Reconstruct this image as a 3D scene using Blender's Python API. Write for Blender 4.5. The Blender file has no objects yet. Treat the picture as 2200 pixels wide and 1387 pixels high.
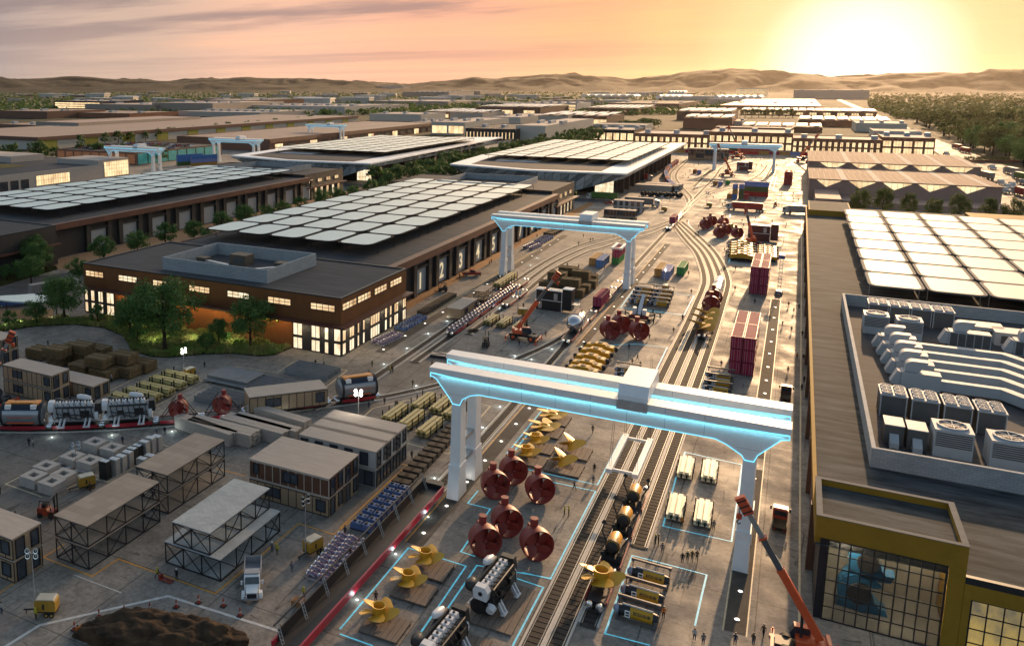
import bpy, bmesh, math, random
from mathutils import Vector, Matrix, Euler
R=math.radians; PI=math.pi
random.seed(7)
SC=bpy.context.scene; COL=SC.collection
# ---------------------------------------------------------------- camera
F_,CX,CY,CAMH=1788.,730.,475.,64.
PITCH=math.atan2(290,F_); YAW=math.atan2(994,math.hypot(F_,290))
fw=Vector((-math.sin(YAW)*math.cos(PITCH),math.cos(YAW)*math.cos(PITCH),-math.sin(PITCH)))
rt=Vector((math.cos(YAW),math.sin(YAW),0)); up=rt.cross(fw); CAM=Vector((0,0,CAMH))
cd=bpy.data.cameras.new('camera'); cam=bpy.data.objects.new('camera',cd); COL.objects.link(cam); SC.camera=cam
cam.location=CAM; cam.rotation_euler=Euler((PI/2-PITCH,0,YAW)); cd.sensor_fit='HORIZONTAL'; cd.sensor_width=36
cd.lens=36*F_/2200; cd.shift_x=(1100-CX)/2200; cd.shift_y=(CY-693.5)/2200; cd.clip_start=1; cd.clip_end=60000
# crops of the reference that coordinates were read in: origin and scale
CR=dict(c1=(0,0,2.951),c2=(730,0,2.951),c3=(1460,0,2.951),c4=(0,460,2.951),c5=(730,460,2.951),c6=(1460,460,2.951),c7=(0,917,2.951),c8=(730,917,2.951),c9=(1460,917,2.951),A=(900,740,4.9545),B=(1300,780,4.9545),C=(900,920,4.9545),D=(1380,1000,4.9545),E=(1760,820,4.9545),F=(1720,1107,4.583),Gc=(560,540,4.9545),Hc=(1480,540,4.9545),I=(1020,420,4.9545),J=(1380,420,4.9545),K=(160,480,4.9545),L=(0,1107,4.9545),M=(0,640,4.9545),N=(1250,230,4.4),O=(1700,230,4.4),Q=(400,780,3.6667),R=(900,1150,3.6667),S=(0,840,5.0),U=(0,440,4.9545),p=(0,0,1))
def ray(c,x,y):
    o=CR[c]; px=o[0]+x/o[2]; py=o[1]+y/o[2]
    return fw*F_+rt*(px-CX)-up*(py-CY)
def g(c,x,y,z=0.):
    """point of the ground (or of height z) seen at a place of the photograph"""
    d=ray(c,x,y); t=(z-CAMH)/d.z
    return CAM+d*t
def gd(c,x,y,Y):
    d=ray(c,x,y); return CAM+d*(Y/d.y)
# ---------------------------------------------------------------- materials
MATS={}
def mat(name,col,rough=.7,metal=0.,var=.18,scale=.6,bump=0.,bscale=8.,emit=None,es=0.,coat=0.,col2=None,streak=None,alpha=1.,trans=0.):
    if name in MATS: return MATS[name]
    m=bpy.data.materials.new(name); m.use_nodes=True; nt=m.node_tree; N=nt.nodes; L=nt.links
    b=N['Principled BSDF']; b.inputs['Roughness'].default_value=rough; b.inputs['Metallic'].default_value=metal
    if rough>=.74: b.inputs['Specular IOR Level'].default_value=.2
    if coat: b.inputs['Coat Weight'].default_value=coat
    tc=N.new('ShaderNodeTexCoord'); mp=N.new('ShaderNodeMapping'); L.new(tc.outputs['Object'],mp.inputs[0])
    if streak: mp.inputs['Scale'].default_value=streak
    nz=N.new('ShaderNodeTexNoise'); nz.inputs['Scale'].default_value=scale; nz.inputs['Detail'].default_value=8; nz.inputs['Roughness'].default_value=.72
    L.new(mp.outputs[0],nz.inputs[0])
    rp=N.new('ShaderNodeValToRGB'); e=rp.color_ramp.elements; e[0].position=.3; e[1].position=.7
    c1=[max(0,v*(1-var)) for v in col]; c2=[min(1,v*(1+var)) for v in (col2 or col)]
    if col2: c1=list(col); c2=list(col2)
    e[0].color=(*c1,1); e[1].color=(*c2,1)
    L.new(nz.outputs[0],rp.inputs[0]); L.new(rp.outputs[0],b.inputs['Base Color'])
    if bump:
        n2=N.new('ShaderNodeTexNoise'); n2.inputs['Scale'].default_value=bscale; n2.inputs['Detail'].default_value=3; L.new(mp.outputs[0],n2.inputs[0])
        bp=N.new('ShaderNodeBump'); bp.inputs['Strength'].default_value=bump; L.new(n2.outputs[0],bp.inputs['Height']); L.new(bp.outputs[0],b.inputs['Normal'])
    if emit:
        b.inputs['Emission Color'].default_value=(*emit,1); b.inputs['Emission Strength'].default_value=es
    if trans:
        b.inputs['Transmission Weight'].default_value=trans
    MATS[name]=m; return m
def brickmat(name,c1,c2,mortar,scale,rough=.8,bw=.5,rh=.25,ms=.02,bump=.3,vertical=True):
    if name in MATS: return MATS[name]
    m=mat(name,c1,rough); nt=m.node_tree; N=nt.nodes; L=nt.links; b=N['Principled BSDF']
    geo=N.new('ShaderNodeNewGeometry'); sp=N.new('ShaderNodeSeparateXYZ'); L.new(geo.outputs['Position'],sp.inputs[0])
    ad=N.new('ShaderNodeMath'); ad.operation='ADD'; L.new(sp.outputs[0],ad.inputs[0]); L.new(sp.outputs[1],ad.inputs[1])
    cb=N.new('ShaderNodeCombineXYZ')
    if vertical: L.new(ad.outputs[0],cb.inputs[0]); L.new(sp.outputs[2],cb.inputs[1])
    else: L.new(sp.outputs[0],cb.inputs[0]); L.new(sp.outputs[1],cb.inputs[1])
    br=N.new('ShaderNodeTexBrick'); br.inputs['Scale'].default_value=scale; br.inputs['Color1'].default_value=(*c1,1); br.inputs['Color2'].default_value=(*c2,1); br.inputs['Mortar'].default_value=(*mortar,1)
    br.inputs['Mortar Size'].default_value=ms; br.inputs['Brick Width'].default_value=bw; br.inputs['Row Height'].default_value=rh
    L.new(cb.outputs[0],br.inputs[0])
    for l in list(b.inputs['Base Color'].links): L.remove(l)
    mx=N.new('ShaderNodeMixRGB'); mx.blend_type='MULTIPLY'; mx.inputs[0].default_value=.35
    nz=N.new('ShaderNodeTexNoise'); nz.inputs['Scale'].default_value=.25; nz.inputs['Detail'].default_value=6; L.new(geo.outputs['Position'],nz.inputs[0])
    L.new(br.outputs[0],mx.inputs[1]); L.new(nz.outputs[0],mx.inputs[2]); L.new(mx.outputs[0],b.inputs['Base Color'])
    bp=N.new('ShaderNodeBump'); bp.inputs['Strength'].default_value=bump; bp.inputs['Distance'].default_value=.05; L.new(br.outputs['Fac'],bp.inputs['Height']); bp.invert=True; L.new(bp.outputs[0],b.inputs['Normal'])
    return m
def concrete(name,base,stain,dark,joint=12.,rough=.75):
    """yard concrete: slabs with joints, stains and dark tyre scuffs"""
    m=mat(name,base,rough); nt=m.node_tree; N=nt.nodes; L=nt.links; b=N['Principled BSDF']; b.inputs['Specular IOR Level'].default_value=.1
    geo=N.new('ShaderNodeNewGeometry'); P=geo.outputs['Position']
    def noise(s,d=6,r=.6,vec=P,dist=0):
        n=N.new('ShaderNodeTexNoise'); n.inputs['Scale'].default_value=s; n.inputs['Detail'].default_value=d; n.inputs['Roughness'].default_value=r; n.inputs['Distortion'].default_value=dist; L.new(vec,n.inputs[0]); return n.outputs[0]
    def ramp(v,a,b_,ca=0,cb=1):
        r=N.new('ShaderNodeMapRange'); r.inputs[1].default_value=a; r.inputs[2].default_value=b_; r.inputs[3].default_value=ca; r.inputs[4].default_value=cb; L.new(v,r.inputs[0]); return r.outputs[0]
    def mix(f,a,b_,mode='MIX'):
        x=N.new('ShaderNodeMixRGB'); x.blend_type=mode
        for i,v in ((0,f),(1,a),(2,b_)):
            if hasattr(v,'links'): L.new(v,x.inputs[i])
            elif i==0: x.inputs[0].default_value=v
            else: x.inputs[i].default_value=(*v,1)
        return x.outputs[0]
    c=mix(ramp(noise(.05,8,.65),.40,.60),base,stain); c=mix(ramp(noise(.35,7,.7),.46,.64,0,.5),c,dark)
    c=mix(ramp(noise(1.6,6,.75),.40,.66,.0,.6),c,dark); c=mix(ramp(noise(.022,4,.5),.52,.60,0,.5),c,dark)
    mp=N.new('ShaderNodeMapping'); mp.inputs['Scale'].default_value=(1.2,.12,1); mp.inputs['Rotation'].default_value=(0,0,.5); L.new(P,mp.inputs[0])
    c=mix(ramp(noise(.6,5,.6,mp.outputs[0],1.2),.60,.68,0,.75),c,[v*.7 for v in dark])
    mp2=N.new('ShaderNodeMapping'); mp2.inputs['Scale'].default_value=(.25,1.3,1); mp2.inputs['Rotation'].default_value=(0,0,-.3); L.new(P,mp2.inputs[0])
    c=mix(ramp(noise(.8,4,.6,mp2.outputs[0],1.5),.63,.7,0,.75),c,[v*.6 for v in dark])
    sp=N.new('ShaderNodeSeparateXYZ'); L.new(P,sp.inputs[0])
    for i in (0,1):
        a=N.new('ShaderNodeMath'); a.operation='PINGPONG'; a.inputs[1].default_value=joint/2*(1.3 if i else 1); L.new(sp.outputs[i],a.inputs[0])
        c=mix(ramp(a.outputs[0],.06,.1,.6,0),c,[v*.4 for v in dark])
    for l in list(b.inputs['Base Color'].links): L.remove(l)
    L.new(c,b.inputs['Base Color'])
    rr=ramp(noise(.12,5),.35,.65,rough-.2,rough+.12); L.new(rr,b.inputs['Roughness'])
    bp=N.new('ShaderNodeBump'); bp.inputs['Strength'].default_value=.25; bp.inputs['Distance'].default_value=.05; L.new(noise(3,6,.7),bp.inputs['Height']); L.new(bp.outputs[0],b.inputs['Normal'])
    return m
# ---------------------------------------------------------------- mesh builder
class MB:
    def __init__(s): s.v=[];s.f=[];s.m=[]
    def add(s,vs,fs,mi=0,T=None):
        o=len(s.v)
        s.v+= [tuple(T@Vector(v)) for v in vs] if T else [tuple(v) for v in vs]
        for f in fs: s.f.append([i+o for i in f]); s.m.append(mi)
        return s
    def box(s,x0,y0,z0,x1,y1,z1,mi=0,T=None):
        vs=[(x,y,z) for z in (z0,z1) for y in (y0,y1) for x in (x0,x1)]
        return s.add(vs,[(0,2,3,1),(4,5,7,6),(0,1,5,4),(2,6,7,3),(0,4,6,2),(1,3,7,5)],mi,T)
    def frus(s,x0,y0,x1,y1,z0,z1,ix,iy,mi=0,T=None,jx=None,jy=None):
        """box whose top is inset"""
        jx=ix if jx is None else jx; jy=iy if jy is None else jy
        vs=[(x0,y0,z0),(x1,y0,z0),(x1,y1,z0),(x0,y1,z0),(x0+ix,y0+iy,z1),(x1-jx,y0+iy,z1),(x1-jx,y1-jy,z1),(x0+ix,y1-jy,z1)]
        return s.add(vs,[(3,2,1,0),(4,5,6,7),(0,1,5,4),(1,2,6,5),(2,3,7,6),(3,0,4,7)],mi,T)
    def bar(s,p,q,w=.1,mi=0,h=None,T=None):
        p=Vector(p);q=Vector(q);d=(q-p)
        if d.length<1e-6: return s
        d.normalize(); a=Vector((0,0,1)) if abs(d.z)<.95 else Vector((0,1,0))
        u=d.cross(a).normalized()*w/2; w2=u.cross(d).normalized()*(h or w)/2
        vs=[p-u-w2,p+u-w2,p+u+w2,p-u+w2,q-u-w2,q+u-w2,q+u+w2,q-u+w2]
        return s.add(vs,[(3,2,1,0),(4,5,6,7),(0,1,5,4),(1,2,6,5),(2,3,7,6),(3,0,4,7)],mi,T)
    def cyl(s,p,q,r0,r1=None,n=10,mi=0,caps=True,T=None):
        r1=r0 if r1 is None else r1
        p=Vector(p);q=Vector(q);d=(q-p).normalized(); a=Vector((0,0,1)) if abs(d.z)<.95 else Vector((1,0,0))
        u=d.cross(a).normalized(); w=d.cross(u)
        vs=[c+(u*math.cos(2*PI*i/n)+w*math.sin(2*PI*i/n))*r for c,r in ((p,r0),(q,r1)) for i in range(n)]
        fs=[(i,(i+1)%n,n+(i+1)%n,n+i) for i in range(n)]
        if caps: fs+=[tuple(range(n))[::-1],tuple(range(n,2*n))]
        return s.add(vs,fs,mi,T)
    def lathe(s,prof,n=16,mi=0,T=None,axis='z'):
        """prof: (radius, height) pairs"""
        vs=[];fs=[]
        for r,h in prof:
            for i in range(n):
                a=2*PI*i/n
                v=(r*math.cos(a),r*math.sin(a),h)
                if axis=='x': v=(h,v[0],v[1])
                if axis=='y': v=(v[0],h,v[1])
                vs.append(v)
        for k in range(len(prof)-1):
            for i in range(n): fs.append((k*n+i,k*n+(i+1)%n,(k+1)*n+(i+1)%n,(k+1)*n+i))
        return s.add(vs,fs,mi,T)
    def prism(s,poly,z0,z1,mi=0,T=None):
        n=len(poly); vs=[(x,y,z0) for x,y in poly]+[(x,y,z1) for x,y in poly]
        fs=[tuple(range(n))[::-1],tuple(range(n,2*n))]+[(i,(i+1)%n,n+(i+1)%n,n+i) for i in range(n)]
        return s.add(vs,fs,mi,T)
    def tube(s,pts,r,n=6,mi=0,T=None):
        for a,b in zip(pts,pts[1:]): s.cyl(a,b,r,r,n,mi,True,T)
        return s
    def build(s,name,mats,parent=None,smooth=False,loc=None):
        me=bpy.data.meshes.new(name); me.from_pydata(s.v,[],s.f)
        for m in (mats if isinstance(mats,(list,tuple)) else [mats]): me.materials.append(m)
        if any(s.m): me.polygons.foreach_set('material_index',s.m)
        if smooth:
            me.polygons.foreach_set('use_smooth',[True]*len(me.polygons))
            try: me.set_sharp_from_angle(angle=R(40))
            except Exception: pass
        me.update()
        o=bpy.data.objects.new(name,me); COL.objects.link(o)
        if parent: o.parent=parent
        if loc is not None: o.location=loc
        return o
YZ=Matrix(((0,0,1,0),(1,0,0,0),(0,1,0,0),(0,0,0,1)))   # prism poly (y,z) extruded along x
XZ=Matrix(((1,0,0,0),(0,0,1,0),(0,1,0,0),(0,0,0,1)))   # prism poly (x,z) extruded along y
def text_mesh(name,cu):
    """lettering turned into a mesh"""
    t=bpy.data.objects.new(name,cu); COL.objects.link(t); dg=bpy.context.evaluated_depsgraph_get()
    me=bpy.data.meshes.new_from_object(t.evaluated_get(dg)); bpy.data.objects.remove(t); me.name=name
    o=bpy.data.objects.new(name,me); COL.objects.link(o); return o
# ---------------------------------------------------------------- things
def tag(o,label=None,cat=None,group=None,kind=None):
    if label: o['label']=label
    if cat: o['category']=cat
    if group: o['group']=group
    if kind: o['kind']=kind
    return o
def E(name,loc=(0,0,0),rz=0):
    o=bpy.data.objects.new(name,None); COL.objects.link(o); o.location=loc; o.rotation_euler=(0,0,rz); o.empty_display_size=.5; return o
CH={}
def kids(o): return [c for c in o.children]
def copy_tree(o,parent=None):
    c=o.copy(); COL.objects.link(c)
    if parent: c.parent=parent
    for ch in CH.setdefault(o,list(o.children)): copy_tree(ch,c)
    return c
PROTO={}
def inst(fn,args,label,loc,rz=0.,group=None,s=1.):
    """a thing of one kind: the first is built, later ones are copies with copies of their parts"""
    k=(fn.__name__,args)
    if k not in PROTO: o=fn(*args); PROTO[k]=o
    else:
        o=copy_tree(PROTO[k])
        for q in ('group','label'):
            if q in o.keys(): del o[q]
    o.location=loc; o.rotation_euler=(0,0,rz); o.scale=(s,s,s)
    o['label']=label
    if group: o['group']=group
    return o
ORD='first second third fourth fifth sixth seventh eighth ninth tenth eleventh twelfth thirteenth fourteenth fifteenth sixteenth seventeenth eighteenth nineteenth twentieth'.split()
TENS={2:'twenty',3:'thirty',4:'forty',5:'fifty',6:'sixty',7:'seventy',8:'eighty',9:'ninety'}
def nth(i):
    i+=1
    if i<=20: return ORD[i-1]
    if i%10==0: return TENS[i//10][:-1]+'ieth'
    return TENS[i//10]+'-'+ORD[i%10-1]
# ---------------------------------------------------------------- light
SUN_EL=R(13.); sd=ray('p',1850,150); SUN_AZ=math.atan2(sd.x,sd.y)      # azimuth from +Y towards +X
SUN=Vector((math.sin(SUN_AZ)*math.cos(SUN_EL),math.cos(SUN_AZ)*math.cos(SUN_EL),math.sin(SUN_EL)))
ld=bpy.data.lights.new('sun','SUN'); ld.energy=3.4; ld.angle=R(.6); ld.color=(1.,.635,.345)
lo=bpy.data.objects.new('sun',ld); COL.objects.link(lo); lo.rotation_euler=(-SUN).to_track_quat('-Z','Y').to_euler(); lo.location=(0,300,400)
W=bpy.data.worlds.new('World'); SC.world=W; W.use_nodes=True
nt=W.node_tree; N=nt.nodes; L=nt.links; bg=N['Background']; bg.inputs[1].default_value=.1
sky=N.new('ShaderNodeTexSky'); sky.sky_type='NISHITA'; sky.sun_disc=False; sky.sun_elevation=SUN_EL; sky.sun_rotation=SUN_AZ; sky.dust_density=3.; sky.air_density=1.2
tc=N.new('ShaderNodeTexCoord'); D=tc.outputs['Generated']
def vmath(op,a,b):
    n=N.new('ShaderNodeVectorMath'); n.operation=op
    for i,v in enumerate((a,b)):
        if v is None: continue
        if hasattr(v,'links'): L.new(v,n.inputs[i])
        else: n.inputs[i].default_value=v
    return n
def fmath(op,a,b=0):
    n=N.new('ShaderNodeMath'); n.operation=op
    for i,v in enumerate((a,b)):
        if hasattr(v,'links'): L.new(v,n.inputs[i])
        else: n.inputs[i].default_value=v
    return n.outputs[0]
def rng(v,a,b,c=0,d=1,sm=False):
    n=N.new('ShaderNodeMapRange'); 
    if sm: n.interpolation_type='SMOOTHSTEP'
    for i,x in enumerate((a,b,c,d)): n.inputs[i+1].default_value=x
    L.new(v,n.inputs[0]); return n.outputs[0]
def mixc(f,a,b,mode='MIX'):
    n=N.new('ShaderNodeMixRGB'); n.blend_type=mode
    for i,v in ((0,f),(1,a),(2,b)):
        if hasattr(v,'links'): L.new(v,n.inputs[i])
        elif i==0: n.inputs[0].default_value=v
        else: n.inputs[i].default_value=(*v,1)
    return n.outputs[0]
gl=ray('p',1850,140).normalized()
dt=vmath('DOT_PRODUCT',D,tuple(gl)).outputs['Value']
ang=fmath('DIVIDE',fmath('ARCCOSINE',fmath('MINIMUM',dt,.99999)),PI)     # 0 at the sun, 1 opposite
rp=N.new('ShaderNodeValToRGB'); L.new(ang,rp.inputs[0]); rp.color_ramp.interpolation='EASE'
st=[(0,(.95,.86,.6)),(3.,(.86,.76,.50)),(6,(.80,.56,.27)),(10,(.78,.455,.21)),(15,(.76,.39,.205)),(24,(.78,.39,.25)),(36,(.72,.425,.30)),(46,(.52,.37,.29)),(60,(.26,.24,.25)),(90,(.15,.17,.22)),(130,(.10,.13,.19))]
el=rp.color_ramp.elements
while len(el)<len(st): el.new(.5)
for e,(d,c) in zip(el,st): e.position=d/180; e.color=(*c,1)
core=fmath('POWER',rng(ang,0.,.036,1.,0),2.0)
glow=mixc(core,rp.outputs[0],(1.5,1.36,1.05))
sep=N.new('ShaderNodeSeparateXYZ'); L.new(D,sep.inputs[0]); z=sep.outputs[2]
# drifting cloud bars, laid out on a flat layer high above
zz=fmath('MAXIMUM',fmath('ADD',z,.035),.02)
cb=N.new('ShaderNodeCombineXYZ'); L.new(fmath('DIVIDE',sep.outputs[0],zz),cb.inputs[0]); L.new(fmath('DIVIDE',sep.outputs[1],zz),cb.inputs[1])
mp=N.new('ShaderNodeMapping'); L.new(cb.outputs[0],mp.inputs[0]); mp.inputs['Rotation'].default_value=(0,0,-YAW); mp.inputs['Scale'].default_value=(.12,.34,1); mp.inputs['Location'].default_value=(1.3,.4,0)
cn=N.new('ShaderNodeTexNoise'); cn.inputs['Scale'].default_value=1.; cn.inputs['Detail'].default_value=7; cn.inputs['Roughness'].default_value=.62; cn.inputs['Distortion'].default_value=.25; L.new(mp.outputs[0],cn.inputs[0])
away=rng(ang,.035,.13,0,1)
dark=fmath('MULTIPLY',rng(cn.outputs[0],.47,.60,0,1.,True),fmath('MULTIPLY',away,rng(z,.015,.075,.2,1)))
c1=mixc(dark,glow,mixc(.7,glow,(.22,.165,.17)))
lite=fmath('MULTIPLY',rng(cn.outputs[0],.47,.33,0,.8,True),.8)
c1=mixc(lite,c1,mixc(1.,c1,(1.25,1.12,.98),'MULTIPLY'))
low=rng(z,.26,.10,0,1,True)
SKYK=7.9
c1=vmath('SCALE',c1,None); c1.inputs['Scale'].default_value=SKYK*.9
hi=vmath('SCALE',sky.outputs[0],None); hi.inputs['Scale'].default_value=1.0
fin=mixc(low,mixc(1.,hi.outputs[0],(1.16,1.13,1.10),'MULTIPLY'),c1.outputs[0]); L.new(fin,bg.inputs[0])
SC.view_settings.view_transform='Standard'; SC.view_settings.look='None'; SC.view_settings.exposure=.92; SC.view_settings.gamma=1
SC.cycles.use_denoising=True; SC.render.filter_size=1.05
SC.cycles.max_bounces=5; SC.cycles.diffuse_bounces=3; SC.cycles.glossy_bounces=3; SC.cycles.transparent_max_bounces=8; SC.cycles.volume_bounces=0
SC.cycles.sample_clamp_indirect=4
# ---------------------------------------------------------------- haze
hz=MB().box(-17000,-400,-6,17000,16000,310).build('haze',[])
hm=bpy.data.materials.new('haze_air'); hm.use_nodes=True; hn=hm.node_tree.nodes
for n in list(hn):
    if n.type=='BSDF_PRINCIPLED': hn.remove(n)
pv=hn.new('ShaderNodeVolumePrincipled'); pv.inputs['Color'].default_value=(.95,.82,.70,1); pv.inputs['Density'].default_value=5.5e-6; pv.inputs['Anisotropy'].default_value=.74
hm.node_tree.links.new(pv.outputs[0],hn['Material Output'].inputs['Volume']); hz.data.materials.append(hm); hz['kind']='stuff'; hz['label']='warm evening haze over the yard and the plain'
# ---------------------------------------------------------------- common materials
def litmat(name,a,b_,es,sc=.35):
    """window lit from inside, uneven where rooms and things stand behind it"""
    m=mat(name,(.05,.05,.05),.2); nt=m.node_tree; N=nt.nodes; L=nt.links; b=N['Principled BSDF']
    geo=N.new('ShaderNodeNewGeometry'); mp=N.new('ShaderNodeMapping'); mp.inputs['Scale'].default_value=(1,1,.6); L.new(geo.outputs['Position'],mp.inputs[0])
    n=N.new('ShaderNodeTexNoise'); n.inputs['Scale'].default_value=sc; n.inputs['Detail'].default_value=6; n.inputs['Roughness'].default_value=.7; L.new(mp.outputs[0],n.inputs[0])
    r=N.new('ShaderNodeValToRGB'); r.color_ramp.elements[0].position=.34; r.color_ramp.elements[0].color=(*b_,1); r.color_ramp.elements[1].position=.6; r.color_ramp.elements[1].color=(*a,1); L.new(n.outputs[0],r.inputs[0])
    L.new(r.outputs[0],b.inputs['Emission Color']); b.inputs['Emission Strength'].default_value=es; return m
WHITE=mat('white_paint',(.78,.78,.77),.45,var=.06); STEEL=mat('dark_steel',(.03,.03,.033),.5,.4); BLACK=mat('black_rubber',(.018,.018,.018),.7)
GALV=mat('galvanised',(.45,.46,.47),.4,.6); CHROME=mat('bright_metal',(.75,.76,.78),.18,.95,var=.08)
GLASS=mat('dark_glass',(.03,.035,.045),.08,var=.3,coat=.5)
LIT=litmat('lit_window',(1.,.72,.40),(.5,.27,.11),.62)
LITW=litmat('lit_window_white',(1.,.84,.58),(.62,.42,.22),.72)
CYAN=mat('cyan_strip',(.3,.6,.7),.4,emit=(.16,.72,1.),es=.78,var=0)
FRM=mat('panel_rim_black',(.014,.014,.015),.95); FRG=mat('panel_rim_grey',(.16,.16,.155),.9)
LAMP=mat('lamp_white',(.9,.9,.9),.3,emit=(1.,.95,.82),es=5.,var=0)
TIMBER=mat('pale_timber',(.36,.25,.155),.75,var=.14,scale=1.2,streak=(.3,3,3)); TIMBER2=mat('roof_board',(.44,.37,.31),.8,var=.12,scale=.9,streak=(.4,2.,1),bump=.15)
BROWNW=mat('brown_cladding',(.11,.045,.022),.7,var=.25,scale=1.2); BEIGE=mat('grey_cladding',(.34,.32,.29),.7,var=.1,streak=(6,6,.2))
REDP=mat('red_primer',(.25,.034,.026),.52,var=.2,scale=.5); GOLD=mat('bronze_gold',(.64,.34,.028),.42,.1,var=.14,scale=.7)
SKIRT=mat('red_skirt',(.30,.012,.024),.34,var=.15,coat=.4); ORANGE=mat('crane_orange',(.62,.085,.02),.42,var=.14,coat=.2); YEL=mat('machine_yellow',(.55,.28,.012),.45,var=.14)
YDARK=mat('olive_trailer',(.42,.24,.02),.5,var=.2); CONC=mat('precast',(.40,.37,.34),.85,var=.12,bump=.1); CONCD=mat('precast_grey',(.22,.22,.22),.85,var=.15,bump=.1)
PURP=mat('pump_purple',(.20,.13,.20),.5,var=.35,scale=3); BLUE=mat('motor_blue',(.07,.12,.26),.45,var=.2,scale=2); CRATE=mat('crate_dark',(.075,.058,.045),.8,var=.2)
OLIVE=mat('pipe_olive',(.42,.34,.14),.55,var=.14,streak=(4,.4,4)); PALEB=mat('pipe_pale',(.78,.72,.52),.55,var=.08)
PLANK=mat('stack_board',(.17,.115,.058),.85,var=.25,scale=2.); SLEEP=mat('sleeper',(.05,.041,.036),.85,var=.3,scale=.7,bump=.2); BALL=mat('ballast',(.045,.04,.038),.95,var=.4,scale=9); KERB=mat('track_edge',(.46,.43,.39),.7,var=.12,scale=1.2)
RAILM=mat('rail_steel',(.30,.28,.26),.3,.8); DECKP=mat('platform_board',(.19,.15,.12),.8,var=.25,scale=1.5,streak=(3,.5,1))
# ---------------------------------------------------------------- ground
def sheet(name,poly,z,m,kind='structure'):
    mb=MB(); mb.add([(x,y,z) for x,y in poly],[tuple(range(len(poly)))]); o=mb.build(name,m); o['kind']=kind; return o
def landmat():
    m=mat('open_land',(.06,.06,.03),.95); nt=m.node_tree; N=nt.nodes; L=nt.links; b=N['Principled BSDF']
    geo=N.new('ShaderNodeNewGeometry')
    def nz(s,d,r): 
        n=N.new('ShaderNodeTexNoise'); n.inputs['Scale'].default_value=s; n.inputs['Detail'].default_value=d; n.inputs['Roughness'].default_value=r; L.new(geo.outputs['Position'],n.inputs[0]); return n.outputs[0]
    r=N.new('ShaderNodeValToRGB'); L.new(nz(.004,9,.7),r.inputs[0]); e=r.color_ramp.elements; e[0].position=.35; e[0].color=(.014,.02,.008,1); e[1].position=.66; e[1].color=(.10,.075,.045,1); x=e.new(.5); x.color=(.03,.034,.016,1)
    for l in list(b.inputs['Base Color'].links): L.remove(l)
    L.new(r.outputs[0],b.inputs['Base Color']); return m
LAND=landmat()
mb=MB(); n=40
xs=[-26000+52000*i/n for i in range(n+1)]; ys=[-300]+[40000*(i/n)**2 for i in range(1,n+1)]
mb.add([(x,y,-.05) for y in ys for x in xs],[(j*(n+1)+i,j*(n+1)+i+1,(j+1)*(n+1)+i+1,(j+1)*(n+1)+i) for j in range(n) for i in range(n)])
o=mb.build('ground',LAND); o['kind']='structure'
YARD=concrete('yard_concrete',(.28,.25,.22),(.37,.33,.28),(.10,.09,.08))
ROADM=concrete('road_asphalt',(.10,.10,.105),(.14,.135,.13),(.06,.06,.06),joint=60)
PAVE=mat('tan_paving',(.30,.19,.11),.85,var=.15,scale=.8,bump=.1); SOIL=mat('orange_earth',(.36,.19,.08),.9,col2=(.26,.13,.055),scale=.9,bump=.3)
sheet('yard_pavement',[(-330,-60),(160,-60),(160,560),(115,975),(-120,1000),(-560,900),(-560,330),(-330,150)],0,YARD)
sheet('loading_apron',[(-100,206),(-95.6,206),(-95.6,470),(-100,470)],.008,SOIL)
sheet('street',[(-320,150),(-205,150),(-205,170),(-200,208),(-196,480),(-212,480),(-214,214),(-222,196),(-320,150.5)],.008,ROADM)
sheet('sidewalk',[(-240,205),(-214,205),(-214,470),(-240,470)],.012,PAVE)
sheet('sidewalk',[(-196,206),(-176.3,206),(-176.3,470),(-196,470)],.012,PAVE)
sheet('sidewalk',[(-218,139),(-181,139),(-177,157),(-186,166),(-204,157)],.012,PAVE)
sheet('cross_road',[(-420,470),(5.4,470),(5.4,486),(-420,486)],.012,ROADM)
def highway():
    a=[(101,470),(112,640),(118,900),(128,1300),(136,2000),(140,3000),(150,6000)]; b=[(152,470),(150,780),(149,960),(148,1300),(152,2000),(160,3000),(172,6000)]
    sheet('highway',a+b[::-1],.02,ROADM)
highway()
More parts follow.
